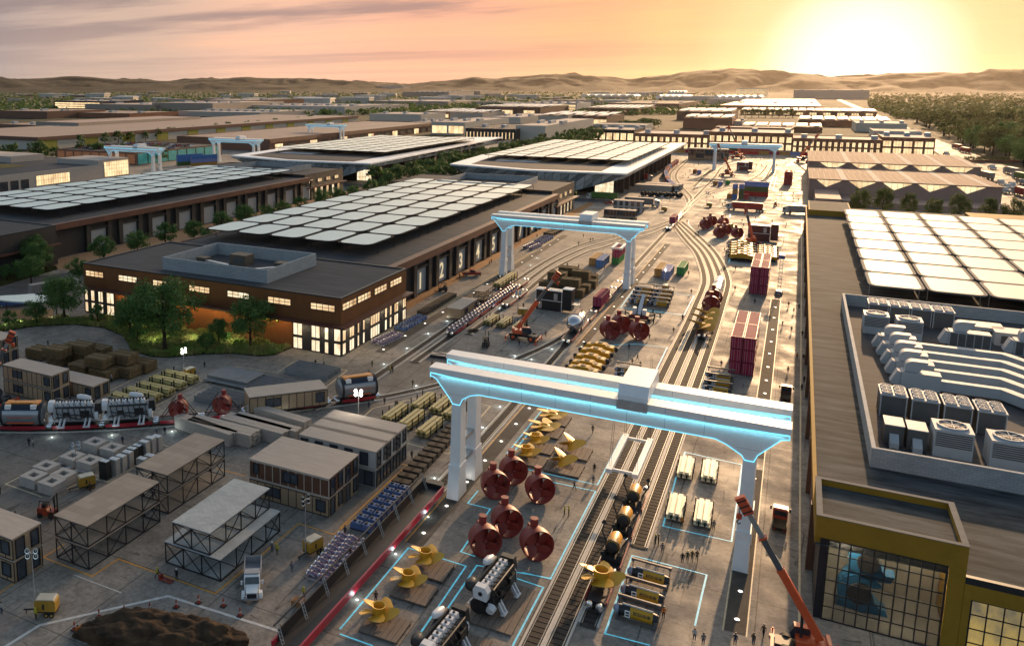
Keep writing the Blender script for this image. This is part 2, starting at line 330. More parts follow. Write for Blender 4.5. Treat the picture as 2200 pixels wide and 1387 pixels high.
# painted markings -------------------------------------------------------
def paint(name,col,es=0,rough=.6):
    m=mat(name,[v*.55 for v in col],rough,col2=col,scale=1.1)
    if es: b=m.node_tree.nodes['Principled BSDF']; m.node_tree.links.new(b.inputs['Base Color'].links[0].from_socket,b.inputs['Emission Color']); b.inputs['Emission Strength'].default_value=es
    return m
PB=paint('cyan_glow_paint',(.12,.55,.72),.30); PO=paint('orange_paint',(.70,.34,.05)); PWt=paint('white_line',(.72,.70,.66)); PY=paint('yellow_line',(.66,.45,.06)); PC=paint('cream_line',(.68,.55,.34))  # cyan floor lines carry an added glow of their own
MK=[0]
def line(pts,w,m,closed=False,z=.016,name='painted_line'):
    pts=[Vector((p[0],p[1],0)) for p in pts]
    if closed: pts=pts+[pts[0]]
    mb=MB(); MK[0]=(MK[0]+1)%5; z=z+MK[0]*.0015
    n=len(pts); nr=[]
    for i in range(n):
        d=Vector((0,0,0))
        if i>0: d+=(pts[i]-pts[i-1]).normalized()
        if i<n-1: d+=(pts[i+1]-pts[i]).normalized()
        if closed and i in (0,n-1): d=(pts[1]-pts[0]).normalized()+(pts[-1]-pts[-2]).normalized()
        d.normalize(); nn=Vector((-d.y,d.x,0)); seg=(pts[min(i+1,n-1)]-pts[max(i-1,0)]) if 0<i<n-1 else d
        k=1.
        if 0<i<n-1:
            a=(pts[i]-pts[i-1]).normalized(); k=1/max(.4,abs(Vector((-a.y,a.x,0)).dot(nn)))
        nr.append(nn*w/2*k)
    vs=[]
    for p,q in zip(pts,nr): vs+=[(p.x-q.x,p.y-q.y,z),(p.x+q.x,p.y+q.y,z)]
    mb.add(vs,[(2*i,2*i+2,2*i+3,2*i+1) for i in range(n-1)])
    o=mb.build(name,m); o['kind']='structure'; return o
def lg(m,w,c,*pts,closed=False): return line([g(c,*p) for p in pts],w,m,closed)
# blue bays
lg(PB,.23,'A',(1320,685),(930,1165)); 
line([(-39.9,122.8),(-39.9,160.5),(-25,160.5)],.28,PB)
lg(PB,.23,'C',(770,478),(805,435),(1150,435),(1900,600),(2170,70))
lg(PB,.23,'C',(1340,552),(1880,668),(1400,1600),(1100,1530)); lg(PB,.23,'C',(600,1360),(445,1310),(760,855),(520,795),(630,660))
lg(PB,.23,'c8',(0,1280),(435,765),(800,880),(455,1387)); lg(PB,.23,'c8',(520,1387),(870,875),(1345,958)); lg(PB,.23,'c8',(1080,945),(1290,1015),(1095,1387)); lg(PB,.23,'c8',(0,1310),(210,1385))
lg(PB,.23,'D',(360,120),(220,640),(950,805),(1062,0)); line([g('B',780,1200),g('B',850,945),g('B',1460,1080),g('B',1420,1387)],.28,PB)
lg(PB,.23,'R',(1820,862),(1465,770),(1680,155),(2200,290)); lg(PB,.23,'D',(0,980),(685,1160),(630,1387),(560,1700))
lg(PB,.3,'c5',(1690,830),(1880,822),(2075,845),(1985,1030)); lg(PB,.3,'c5',(1980,485),(1865,475),(1780,592),(2000,615),(2184,640)); lg(PB,.3,'J',(130,1020),(550,1065),(445,1268),(10,1222))
lg(PB,.3,'J',(700,275),(490,272),(490,300),(610,440),(710,465),(1060,498),(1085,405),(1060,395)); lg(PB,.3,'J',(940,655),(920,712),(1160,740))
# orange, cream, white bays
lg(PO,.26,'c7',(410,740),(275,825),(585,945),(750,835),(1365,1055),(1895,610),(2115,680),(2600,310)); lg(PO,.26,'c7',(-60,1090),(165,935),(85,905)); lg(PO,.26,'c8',(0,640),(425,240),(390,232))
lg(PC,.26,'c7',(500,130),(35,360),(300,455),(560,320),(690,350)); lg(PC,.26,'c7',(680,350),(835,262),(960,305)); lg(PC,.26,'c7',(1000,105),(1070,122)); lg(PO,.26,'c7',(1370,262),(1560,310))
lg(PC,.26,'M',(560,580),(690,518)); lg(PC,.26,'M',(1090,600),(1670,745),(1130,1003),(1050,985)); lg(PC,.26,'M',(1050,1130),(1720,782),(2150,888),(1650,1155)); lg(PC,.26,'M',(1050,1220),(1180,1255)); 
lg(PC,.26,'c4',(1310,1085),(1390,1040)); lg(PC,.26,'c4',(1450,1000),(1505,965),(1755,1005),(1860,935),(2200,990),(2060,1100)); lg(PC,.26,'c4',(1190,1240),(1340,1275)); lg(PC,.26,'c4',(1480,1200),(1570,1152),(1600,1158))
lg(PC,.32,'c5',(130,1300),(210,1230),(580,1145),(955,1215),(890,1290)); lg(PC,.26,'c8',(390,92),(690,170),(720,135))
lg(PC,.26,'c5',(900,695),(855,735),(1310,808),(1410,745),(1200,700)); lg(PC,.26,'I',(1160,830),(1375,850),(1110,1118),(1060,1110))
lg(PWt,.42,'c7',(-30,1430),(250,1255),(1065,1070),(1810,1305)); lg(PWt,.16,'L',(790,630),(1290,820))
line([(4.7,470),(4.65,104),(40,104)],.26,PC)
for x in (-6,): line([(-87.7,178),(-87.7,360)],.24,PY)
line([(-44.6,100.5),(-44.6,186)],.2,PO); line([(-44.7,205),(-44.7,358)],.2,PO)
lg(PY,.4,'N',(1040,750),(1205,590)); lg(PWt,.35,'N',(1080,755),(1300,520)); lg(PWt,.35,'N',(1765,785),(1830,600)); lg(PWt,.35,'N',(1805,785),(1850,640))
line([(-95,469.5),(5,469.5)],.4,PWt); line([(-95,486.6),(5,486.6)],.4,PWt)
for k in range(9): line([(-92+k*11,478),(-87+k*11,478)],.3,PWt)
# gantry runways with lights -------------------------------------------
RUN=mat('runway_plate',(.075,.065,.055),.9,var=.3,scale=.5); 
def runway(x0,x1,y0,y1): sheet('gantry_runway',[(x0,y0),(x1,y0),(x1,y1),(x0,y1)],.02,RUN)
runway(-44.4,-41.9,100.6,186); runway(-44.6,-42.5,203,359); runway(-86.6,-84.2,175.5,360); runway(-3.2,-.9,101.2,150); runway(-3.2,-.9,155,279.5); runway(-58.4,-55.6,578,706)
for a,b in ((-3.35,101),(-.8,101)): line([(a,101),(a,279.5)],.14,PC)
LM=mat('ground_lamp_glass',(.9,.9,.85),.3,emit=(1.,.92,.75),es=1.8,var=0)
def ground_light(cool=False):
    o=E('ground_light'); tag(o,cat='ground light')
    MB().lathe([(.34,0),(.34,.05),(.26,.07)],12).build('rim',GALV,o)
    mb=MB(); mb.add([(.26*math.cos(2*PI*i/12),.26*math.sin(2*PI*i/12),.075) for i in range(12)],[tuple(range(12))]); mb.build('lens',LM,o); return o
k=0
GLR=[('left gantry runway',[(-43.2,y) for y in range(104,186,9)]),('middle gantry runway',[(-43.6,y) for y in range(208,358,13)]),('runway beside the numbered warehouse',[(-85.4,y) for y in range(178,360,13)]),('right gantry runway',[(-2,y) for y in (104,110.5,146,163,172,181,190,199,209,220,231,243,256,269)])]
for nm,pts in GLR:
    for i,(x,y) in enumerate(pts): inst(ground_light,(),f'{nth(i)} lit round ground lamp from the near end of the {nm}',(x,y,.022),0,'round lamps set in the gantry runways')
FL=[('c5',x,y) for x,y in ((425,850),(560,757),(680,678),(280,950),(485,1088),(225,1145),(1015,1220),(905,1352),(1345,855),(1215,920),(1110,898),(1530,840),(1015,595),(1210,325),(1250,278))]+[('c7',x,y) for x,y in ((330,65),(710,52),(1090,28))]+[('c8',x,y) for x,y in ((600,325),(560,570),(355,805),(110,1095))]+[('c4',1440,1333),('c4',1815,1293)]
for i,(c,x,y) in enumerate(FL):
    q=g(c,x,y); inst(ground_light,(),f'round lamp set in the concrete by a rail track, {nth(i)} of that kind',(q.x,q.y,.01),0,'round lamps set in the yard floor beside the tracks',.62)
# real pools of light from some of those lamps
def lampl(x,y,z,e,col=(1,.93,.8),rad=.3):
    l=bpy.data.lights.new('lamp_glow','POINT'); l.energy=e; l.color=col; l.shadow_soft_size=rad
    o=bpy.data.objects.new('lamp_glow',l); COL.objects.link(o); o.location=(x,y,z)
for c,x,y in FL: q=g(c,x,y); lampl(q.x,q.y,.7,26,(.75,.95,1.))
for nm,pts in GLR[:1]+GLR[2:3]:
    for x,y in pts[:7]: lampl(x,y,.7,14)
# ---------------------------------------------------------------- tracks
def track(pts,label,closed_end=False,dz=0.,w=1.95,group='rail tracks across the yard'):
    """sleepers, two rails and the pale edging on both sides along a path"""
    P=[Vector((p[0],p[1],0)) for p in pts]
    # resample on a Catmull-Rom curve
    Q=[]
    for i in range(len(P)-1):
        p0=P[max(i-1,0)];p1=P[i];p2=P[i+1];p3=P[min(i+2,len(P)-1)]
        n=max(1,int((p2-p1).length/3.)) if len(P)>2 else 1
        for k in range(n):
            t=k/n; Q.append(.5*((2*p1)+(p2-p0)*t+(2*p0-5*p1+4*p2-p3)*t*t+(3*p1-p0-3*p2+p3)*t**3))
    Q.append(P[-1]); n=len(Q)
    nr=[]
    for i in range(n):
        d=(Q[min(i+1,n-1)]-Q[max(i-1,0)]).normalized(); nr.append(Vector((-d.y,d.x,0)))
    root=E('rail_track',(0,0,0)); tag(root,label,'rail track',group)
    z=.024+dz
    def strip(a,b,z0,z1,mb,mi=0):
        vs=[]
        for p,q in zip(Q,nr):
            for s_,h in ((a,z0),(a,z1),(b,z1),(b,z0)): vs.append((p.x+q.x*s_,p.y+q.y*s_,h))
        fs=[]
        for i in range(n-1):
            for k in range(3): fs.append((4*i+k,4*i+k+1,4*i+4+k+1,4*i+4+k))
        fs+=[(0,3,2,1),(4*n-4,4*n-3,4*n-2,4*n-1)]
        mb.add(vs,fs,mi)
    mb=MB(); strip(-w/2,w/2,-.02,z,mb,1)
    # sleepers
    acc=0.; L_=0.
    for i in range(n-1):
        a,b=Q[i],Q[i+1]; ln=(b-a).length; d=(b-a)/ln; nn=Vector((-d.y,d.x,0))
        while acc<ln:
            c=a+d*acc; T=Matrix.Translation((c.x,c.y,0))@Matrix.Rotation(math.atan2(d.y,d.x),4,'Z')
            mb.box(-.44,-w/2+.02,z-.01,.44,w/2-.02,z+.07,0,T); acc+=1.05
        acc-=ln
    mb.build('sleeper_bed',[SLEEP,BALL],root)
    for s_ in (-1,1):
        mb=MB(); strip(s_*w/2-.02*s_,s_*(w/2+.26),-.02,z+.13,mb) if s_>0 else strip(-(w/2+.26),-w/2+.02,-.02,z+.13,mb)
        mb.build('edging',KERB,root)
        mb=MB(); strip(s_*.76-.05,s_*.76+.05,z+.02,z+.16,mb); mb.build('rail',RAILM,root)
    return root
def S4(k,ys0): # the four lanes east, curving into the junction
    f=(k+.5)/4; le=[(-23.7,235),(-24.0,266),(-24.2,282),(-25,297),(-27.8,318),(-32.8,346),(-39.1,370),(-47.3,405)]; re=[(-14.2,240),(-14.5,263),(-14.9,287),(-15.8,301),(-18.8,323),(-24.1,351),(-32.1,381),(-45.5,425)]
    x0=(-22.6,-20.1,-17.6,-15.2)[k]
    pts=[(x0,ys0),(x0,(ys0+205)/2),(x0,205)]
    for a,b in zip(le,re): pts.append((a[0]+(b[0]-a[0])*f,a[1]+(b[1]-a[1])*f))
    return pts
for k,(y0,w) in enumerate(((40,'leftmost'),(40,'second from the left'),(94.2,'third'),(115.3,'rightmost and shortest'))):
    track(S4(k,y0),f'{w} of the four rail lanes sweeping right to the junction',dz=k*.004)
def S3(k,ys0):
    f=k/2.; le=[(-78.3,200),(-78.3,261),(-78.4,282),(-77.8,305),(-75.6,331),(-71.2,352),(-66.5,367),(-60.0,387),(-54.5,405),(-49.6,428)]; re=[(-71.4,200),(-71.4,251),(-71.8,266),(-72.2,287),(-70.5,308),(-68.2,327),(-64.9,338),(-60.0,360),(-53.0,379),(-48.4,408)]
    return [(le[0][0]+(re[0][0]-le[0][0])*f,ys0)]+[(a[0]+(b[0]-a[0])*f,a[1]+(b[1]-a[1])*f) for a,b in zip(le,re)]
track([(-81.5,137),(-79.4,143),(-78.5,155)]+S3(0,172)[0:],'outer of the three left rail lanes curving past the numbered warehouse',dz=.002)
track(S3(1,173),'middle of the three left rail lanes, carrying the purple pump wagons',dz=.006)
track(S3(2,205),'inner of the three left rail lanes, with empty flat wagons',dz=.010)
track([(-46.4,60),(-46.4,150),(-47,205),(-47.9,320),(-48.2,420),(-49.6,500),(-49.7,640),(-50.9,727),(-42.3,774)],'straight rail line running from the trough wagon to the far gantry',dz=.014)
TL=[(-140,93.5),(-127.4,99.6),(-119,104.2),(-110.5,109.8),(-103.2,115.6),(-96.4,121.5),(-90,128.8),(-84,135.2),(-78.9,140.5),(-73,147.2),(-68.4,154.),(-63,164),(-55.2,184),(-49.8,206),(-48,225)]
track(TL,'rail line curving left past the modular houses to the long mixed train',dz=.018)
track([(-49,480),(-50.7,495),(-57,530),(-70.3,584),(-78,632),(-82.3,682),(-84.7,798)],'outer far rail lane bending left of the far gantry',dz=.004)
track([(-49.3,485),(-52,520),(-64.7,580),(-74.1,632),(-79,690),(-81.5,770)],'inner far rail lane bending left of the far gantry',dz=.008)
track([(-48.4,430),(-47.5,500),(-42.1,550),(-33,584),(-20,625),(-17,700),(-16.2,800)],'far rail lane bending right behind the stacked containers',dz=.012)
track([(-48.2,430),(-48.3,495),(-44.6,550),(-37,590),(-26,640),(-21.5,700),(-20.5,770)],'second far rail lane bending right behind the stacked containers',dz=.016)
# ---------------------------------------------------------------- large near buildings
ROOFM=mat('roof_membrane',(.05,.05,.054),.9,col2=(.095,.095,.10),scale=.35,streak=(.25,2.2,1),bump=.1)
ROOFL=mat('roof_worn',(.020,.025,.028),.94,col2=(.105,.115,.118),scale=.30,streak=(.3,1.6,1),bump=.3); ROOFL.node_tree.nodes['Color Ramp'].color_ramp.elements[0].position=.38; ROOFL.node_tree.nodes['Color Ramp'].color_ramp.elements[1].position=.70
RUST=mat('rust_wall',(.18,.072,.026),.8,var=.2,scale=.25,streak=(1,1,.3)); RUSTD=mat('rust_canopy',(.10,.035,.022),.5,var=.25,scale=.5)
COPPER=brickmat('copper_band',(.20,.075,.04),(.13,.048,.03),(.08,.03,.02),.35,.6,bw=1.6,rh=.9,ms=.01)
def ribmat(name,col,k=2.2):
    m=mat(name,col,.6,var=.2,scale=.4); nt=m.node_tree; N=nt.nodes; L=nt.links
    geo=N.new('ShaderNodeNewGeometry'); wv=N.new('ShaderNodeTexWave'); wv.inputs['Scale'].default_value=k; wv.bands_direction='DIAGONAL'
    mp=N.new('ShaderNodeMapping'); mp.inputs['Scale'].default_value=(1,1,0); L.new(geo.outputs['Position'],mp.inputs[0]); L.new(mp.outputs[0],wv.inputs[0])
    bp=N.new('ShaderNodeBump'); bp.inputs['Strength'].default_value=.7; bp.inputs['Distance'].default_value=.1; L.new(wv.outputs['Fac'],bp.inputs['Height']); L.new(bp.outputs[0],N['Principled BSDF'].inputs['Normal']); return m
RIB=ribmat('dark_ribbed',(.028,.025,.025)); DOORM=mat('dock_door',(.30,.34,.37),.45,var=.06,streak=(.2,.2,6)); DOORL=mat('dock_door_grey',(.36,.36,.36),.5,var=.06)
PARW=brickmat('pale_block',(.43,.46,.48),(.36,.39,.41),(.26,.27,.28),1.0,.8,bw=.9,rh=.36,ms=.025)
PANEL=mat('panel_glass',(.76,.83,.76),.6,var=.05,scale=.12); PANELW=mat('panel_white',(.36,.36,.345),.66,var=.1,scale=.12)
NUMM=mat('door_number_glow_paint',(.8,.68,.42),.6,var=.1,emit=(1.,.80,.48),es=.28)  # number paint with a slight warm glow put into it
MUST=mat('mustard_wall',(.30,.17,.018),.8,var=.13,scale=.5); BRN=mat('brown_fin',(.12,.055,.03),.7,var=.2); DUCT=mat('hvac_metal',(.36,.39,.42),.65,.0,var=.07); DUCTD=mat('hvac_dark',(.07,.075,.08),.6)
HBR=mat('hvac_brown',(.11,.085,.06),.7,var=.3,scale=1.5)
def glassmat(name,t):
    """clear glazing: part seen through, part mirror of the sky"""
    m=bpy.data.materials.new(name); m.use_nodes=True; nt=m.node_tree; N=nt.nodes; L=nt.links; b=N['Principled BSDF']; b.inputs['Base Color'].default_value=(.03,.035,.035,1); b.inputs['Roughness'].default_value=.05; b.inputs['Alpha'].default_value=1-t; return m
def win(par,plane,c,a0,a1,z0,z1,nx,nz,d=1,m=LIT,fr=STEEL,fw=.16,name='window'):
    """lit window on plane x=c or y=c; d = side it faces"""
    mb=MB(); mf=MB(); t=.06*d
    def bx(b,u0,v0,u1,v1,k0,k1):
        k0,k1=min(c+k0*d,c+k1*d),max(c+k0*d,c+k1*d)
        if plane=='x': b.box(k0,u0,v0,k1,u1,v1)
        else: b.box(u0,k0,v0,u1,k1,v1)
    bx(mb,a0,z0,a1,z1,-.02,.05)
    o=mb.build(name,m,par)
    for i in range(nx+1):
        u=a0+(a1-a0)*i/nx; w=fw if i in (0,nx) else fw*.7; bx(mf,u-w/2,z0-fw/2,u+w/2,z1+fw/2,.03,.14)
    for j in range(nz+1):
        v=z0+(z1-z0)*j/nz; w=fw if j in (0,nz) else fw*.7; bx(mf,a0-fw/2,v-w/2,a1+fw/2,v+w/2,.035,.13)
    mf.build('window_frame',fr,o); return o
def rrect(x0,y0,x1,y1,r,n=5,k=1.6):
    """rounded panel outline"""
    out=[]
    for cx,cy,a in ((x1-r,y1-r*k,0),(x0+r,y1-r*k,90),(x0+r,y0+r*k,180),(x1-r,y0+r*k,270)):
        for i in range(n):
            t=R(a+90*i/(n-1)); out.append((cx+r*math.cos(t),cy+r*k*math.sin(t)))
    return out
def roof_panels(par,x0,y0,nx,ny,px,py,z,zr,m,frm,r=2.5):
    proto=None
    for j in range(ny):
        for i in range(nx):
            X=x0+i*px; Y=y0+j*py
            if proto is None:
                poly=rrect(.2,.2,px-.2,py-.2,r); inn=rrect(.95,.95,px-.95,py-.95,r*.85)
                mb=MB(); mb.prism(inn,.02,.16); o=mb.build('roof_panel',m,par)
                n=len(poly); vs=[(x,y,z_) for z_ in (-.12,.2) for x,y in poly]+[(x,y,z_) for z_ in (-.12,.2) for x,y in inn]
                fs=[]
                for k in range(n):
                    q=(k+1)%n; fs+=[(k,q,n+q,n+k),(n+k,n+q,3*n+q,3*n+k),(2*n+k,3*n+k,3*n+q,2*n+q),(q,k,2*n+k,2*n+q)]
                f=MB(); f.add(vs,fs); f.build('panel_frame',FRM if frm is STEEL else FRG,o)
                for q in ((.9,.35*py),(px-.9,.35*py),(px-.9,py-.9)):
                    pm=MB(); pm.cyl((q[0],q[1],zr-z),(q[0],q[1],-.1),.1,.1,6); pm.build('post',frm,o)
                proto=o; src=[(c.data,c.name.split('.')[0]) for c in o.children]
            else:
                o=proto.copy(); COL.objects.link(o); o.parent=par
                for dta,nm in src:
                    c=bpy.data.objects.new(nm,dta); COL.objects.link(c); c.parent=o
            o.location=(X,Y,z)
def shell(par,x0,y0,x1,y1,h,wall,roof,par_h=.5,z0=0,pw=.4,cap=None):
    """walls, roof slab and parapet of a flat-roofed block"""
    MB().box(x0,y0,z0-.02,x1,y1,h-.02).build('wall',wall,par)
    m=MB(); m.add([(x0+pw,y0+pw,h+.02),(x1-pw,y0+pw,h+.02),(x1-pw,y1-pw,h+.02),(x0+pw,y1-pw,h+.02)],[(0,1,2,3)]); m.build('roof',roof,par)
    m=MB()
    m.box(x0-.03,y0-.03,h-.04,x1+.03,y0+pw,h+par_h); m.box(x0-.03,y1-pw,h-.04,x1+.03,y1+.03,h+par_h); m.box(x0-.028,y0+pw,h-.045,x0+pw,y1-pw,h+par_h-.004); m.box(x1-pw,y0+pw,h-.045,x1+.028,y1-pw,h+par_h-.004)
    m.build('parapet',cap or wall,par)
def penthouse(par,x0,y0,x1,y1,z0,z1,t=.45,m=PARW):
    mb=MB(); mb.box(x0,y0,z0,x1,y0+t,z1); mb.box(x0,y1-t,z0,x1,y1,z1); mb.box(x0,y0+t,z0,x0+t,y1-t,z1-.003); mb.box(x1-t,y0+t,z0,x1,y1-t,z1-.003); mb.build('screen_wall',m,par)
def warehouse(name,label,ox,oy,numbers,front):
    """office block, long dock warehouse with a solar roof, end block; ox, oy shift the whole"""
    b=E(name,(ox,oy,0)); tag(b,label,'warehouse','dock warehouses with rows of roof panels')
    # office
    shell(b,-176,168.5,-92.1,206,14,RUST if numbers else RIB,ROOFM,.35,pw=.5,cap=STEEL)
    mb=MB(); mb.box(-178,166.3,7.25,-90,168.45,7.75); mb.box(-92.05,168.45,7.255,-90,206.5,7.745); mb.box(-178,168.45,7.255,-176.05,190,7.745); mb.build('entrance_canopy',RUSTD,b)
    for k in range(7 if numbers else 0): win(b,'y',168.5,-175+k*12.42,-168.3+k*12.42,10.7,12.3,4,2,-1,m=LITW if k%3==1 else LIT)
    for y in (167.4+1.6,176.9,186.2,195.6) if numbers else (): win(b,'x',-92.1,y,y+7.2,11.1,12.8,4,2,1)
    for q_ in ((-105.6,168.3,-.01,-92.05,168.5,7.25),(-92.04,168.36,-.012,-91.9,206,7.245),(-176,168.3,-.01,-164.2,168.5,7.25)): MB().box(*q_).build('ribbed_cladding',RIB,b)
    for y0,y1,n in ((168.7,170.4,1),(172.2,174.7,2),(176.4,177.4,1),(179.3,180.4,1),(183.6,188.9,4),(192.,193.3,1),(195.,196.2,1),(197.8,200.4,2),(203.3,205.4,2)) if numbers else ():
        win(b,'x',-91.9,y0,y1,.25,3.1,n,1,1,m=LITW); win(b,'x',-91.9,y0,y1,3.65,7.0,n,1,1,m=LIT)
    for x0,x1,n in ((-105.4,-102.8,2),(-100.2,-97.8,2),(-96.5,-95.4,1),(-93.9,-92.1,1),(-175.6,-174.4,1),(-173.2,-171.8,1),(-170.4,-168.6,2),(-167.2,-164.5,2)) if numbers else ():
        win(b,'y',168.3,x0,x1,.25,3.1,n,1,-1,m=LITW); win(b,'y',168.3,x0,x1,3.65,7.0,n,1,-1,m=LITW)
    penthouse(b,-151,173.6,-116.5,198.5,14,17.5)
    # warehouse
    MB().box(-176,206.02,-.02,-100,395,12.6).build('warehouse_wall',RIB,b)
    m=MB(); m.add([(-176,206.03,13.0),(-98.3,206.03,13.0),(-98.3,395,13.0),(-176,395,13.0)],[(0,1,2,3)]); m.build('roof',ROOFM,b)
    mb=MB(); mb.box(-100,206.04,11.1,-97.6,395,13.3); mb.build('copper_band',COPPER,b); MB().box(-176.6,206.04,11.1,-176.02,395,13.3).build('copper_band',COPPER,b)
    ys=[230+17.75*k for k in range(10)]
    for i,y in enumerate(ys):
        d=MB().box(-100.01,y,.35,-99.9,y+8.5,8.0).build('dock_door',DOORM if numbers else DOORL,b)
        if numbers and i<8:
            cu=bpy.data.curves.new('door_number','FONT'); cu.body=str(i+1); cu.size=7.2; cu.extrude=.03; cu.offset=.16; cu.align_x='CENTER'; cu.materials.append(NUMM)
            t=text_mesh('door_number',cu); t.parent=d; t.location=(-99.84,y+4.2,1.6); t.rotation_euler=(PI/2,0,PI/2)
    for y in ys:
        MB().box(-99.99,y-2.6,-.02,-98.9,y-.35,11.1).build('buttress',RIB,b); MB().box(-99.99,y+8.85,-.02,-98.9,y+11.1,11.1).build('buttress',RIB,b); MB().box(-99.98,y-.35,8.2,-99.2,y+8.85,9.0).build('lintel',RIB,b)
    MB().box(-99.995,206.04,-.02,-98.95,213,11.1).build('buttress',RIB,b)
    # end block
    shell(b,-186,395.05,-101,440,14.2,RIB,ROOFM,.4,pw=.5)
    mb=MB(); mb.box(-101,395.2,6.6,-98.4,441,7.1); mb.build('entrance_canopy',RUSTD,b)
    for k in range(6): win(b,'x',-101,399+k*6.8,401.5+k*6.8,.4,6.3,2,2,1,m=LIT if k%2 else LITW)
    for k in range(4): win(b,'x',-101,399.5+k*10,404+k*10,9.2,11.2,3,1,1)
    penthouse(b,-158,389.5,-118,431,14.2,17.2)
    roof_panels(b,-173.3,219,5,9,12.7,19.9,16.6,13,PANEL,STEEL)
    return b
w1=warehouse('dock_warehouse','dark dock warehouse numbered 1 to 7 with lit brown office block at its near end',0,0,True,True)
w2=warehouse('dock_warehouse','dark dock warehouse with plain grey doors behind the tree-lined sidewalk, copper roof band',-141,5,False,True)
# lamps that wash the brown front wall
l=bpy.data.lights.new('wall_washer','AREA'); l.shape='RECTANGLE'; l.size=57; l.size_y=.35; l.energy=900; l.color=(1.,.60,.24)
o=bpy.data.objects.new('wall_washer',l); COL.objects.link(o); o.location=(-134.8,166.9,7.1); o.rotation_euler=Vector((0,.22,-1)).to_track_quat('-Z','Y').to_euler()
for x,y in ((-103,166.8),(-97,166.8),(-90.6,173),(-90.6,183),(-90.6,193),(-90.6,203)):
    l=bpy.data.lights.new('entrance_glow','POINT'); l.energy=160; l.color=(1.,.8,.5); l.shadow_soft_size=.5
    o=bpy.data.objects.new('entrance_glow',l); COL.objects.link(o); o.location=(x,y,5.5)
# plant on the office roof
def roof_unit(w,d,h,m): 
    o=E('roof_unit'); tag(o,cat='roof unit')
    MB().box(-w/2,-d/2,0,w/2,d/2,h).build('casing',m,o); 
    MB().box(-w/2-.1,-d/2-.1,h,w/2+.1,d/2+.1,h+.15).build('lid',m,o)
    mb=MB(); mb.box(-w*.3,-d/2-.05,h*.2,w*.3,-d/2-.01,h*.8); mb.build('louvre',DUCTD,o); return o
def duct(ln,w,h):
    o=E('roof_duct'); tag(o,cat='duct'); 
    MB().box(0,-w/2,.3,ln,w/2,.3+h).build('duct_run',GALV,o); MB().frus(ln,-w/2-.02,ln+1.2,w/2+.02,.0,.3+h,0,0,0,None,.7,0).build('elbow',GALV,o); return o
P_=[(-136,190,5.5,4,2.8,'largest brown plant unit with ladder inside the block screen on the office roof'),(-146.5,186,3.2,2.6,1.6,'small brown roof unit near the left corner of the block screen'),(-121.5,189,3.8,3,2.,'grey-brown roof unit near the right side of the block screen')]
for x,y,w,d,h,lb in P_: inst(roof_unit,(w,d,h,HBR),lb,(x,y,14.03),0,'plant on the office roof')
for i,x in enumerate((-137,-133.5,-130,-127)): inst(roof_unit,(2.7,1.8,.9,HBR),f'{nth(i)} from the left of four low brown units in the block screen',(x,178.5-.2*i,14.03),0,'plant on the office roof')
inst(duct,(8,1.1,1.0),'bright metal duct running from the small left unit on the office roof',(-144.5,184.8,14.03),R(-12),'plant on the office roof')
inst(duct,(7.4,1.1,.9),'bright metal duct running down from the right unit on the office roof',(-122.5,187,14.03),R(-128),'plant on the office roof')
# ---------------------------------------------------------------- big building on the right
rb=E('production_hall',(0,0,0)); tag(rb,'long mustard-edged hall on the right with white roof panels and a glazed corner box','factory hall')
RX=88
MB().box(6,120.4,-.02,RX,437,9.2).build('wall',BRN,rb); 
MB().box(20.3,109.2,-.02,RX,120.38,9.2).build('wall',MUST,rb)
m=MB(); m.add([(5.6,108.9,9.6),(RX,108.9,9.6),(RX,437,9.6),(5.6,437,9.6)],[(0,1,2,3)]); m.build('roof',ROOFL,rb)
mb=MB(); mb.box(5.5,120.43,8.6,6.02,437.2,9.9); mb.build('roof_edge',MUST,rb); MB().box(20.32,108.9,8.95,RX,109.5,9.75).build('roof_edge',STEEL,rb)
mb=MB(); mb.box(20.31,108.85,7.2,RX,109.2,8.94); mb.box(20.31,108.86,-.02,21.0,109.15,7.2); mb.build('mustard_frame',MUST,rb)
for k in range(14): MB().frus(5.4,121+k*23.5,6.9,122.2+k*23.5,-.02,9.2,0,0).build('wall_fin',BRN,rb)
GLW=glassmat('hall_glass',.62)
GLW2=litmat('hall_glass_warm',(.55,.38,.10),(.10,.10,.085),.42,.16)
win(rb,'y',109.15,21.1,34.6,.2,7.1,9,4,-1,m=GLW2,fw=.18,name='glazed_wall'); win(rb,'y',109.15,36,60,.2,7.1,16,4,-1,m=GLW2,fw=.18,name='glazed_wall')
# corner box: frame of mustard walls round a glazed front
mb=MB(); mb.box(5.5,108.9,10.6,20.3,109.5,13.3); mb.box(18.75,108.92,-.02,20.3,109.5,10.6); mb.box(5.5,109.5,9.5,6.1,120.4,13.3); mb.box(19.7,109.5,-.02,20.3,120.4,13.297); mb.box(6.1,119.8,9.61,19.7,120.4,13.29); mb.build('box_wall',MUST,rb)
m=MB(); m.add([(6.1,109.5,12.5),(19.7,109.5,12.5),(19.7,119.8,12.5),(6.1,119.8,12.5)],[(0,1,2,3)]); m.build('box_roof',ROOFL,rb)
mb=MB(); t=.25
mb.box(5.45,108.85,13.3,20.35,109.52,13.38); mb.box(5.45,119.78,13.3,20.35,120.42,13.379); mb.box(5.45,109.52,13.3,6.12,119.78,13.378); mb.box(19.68,109.52,13.3,20.35,119.78,13.377); mb.build('coping',FRG,rb)
MB().box(6.1,109.3,-.02,6.9,120.3,10.55).build('box_side',STEEL,rb)
win(rb,'y',109.25,6.95,18.6,.1,10.4,10,6,-1,m=GLW,fw=.2,name='glazed_wall')
MB().box(5.3,120.3,-.02,6.1,121.6,9.3).build('wall_fin',BRN,rb)
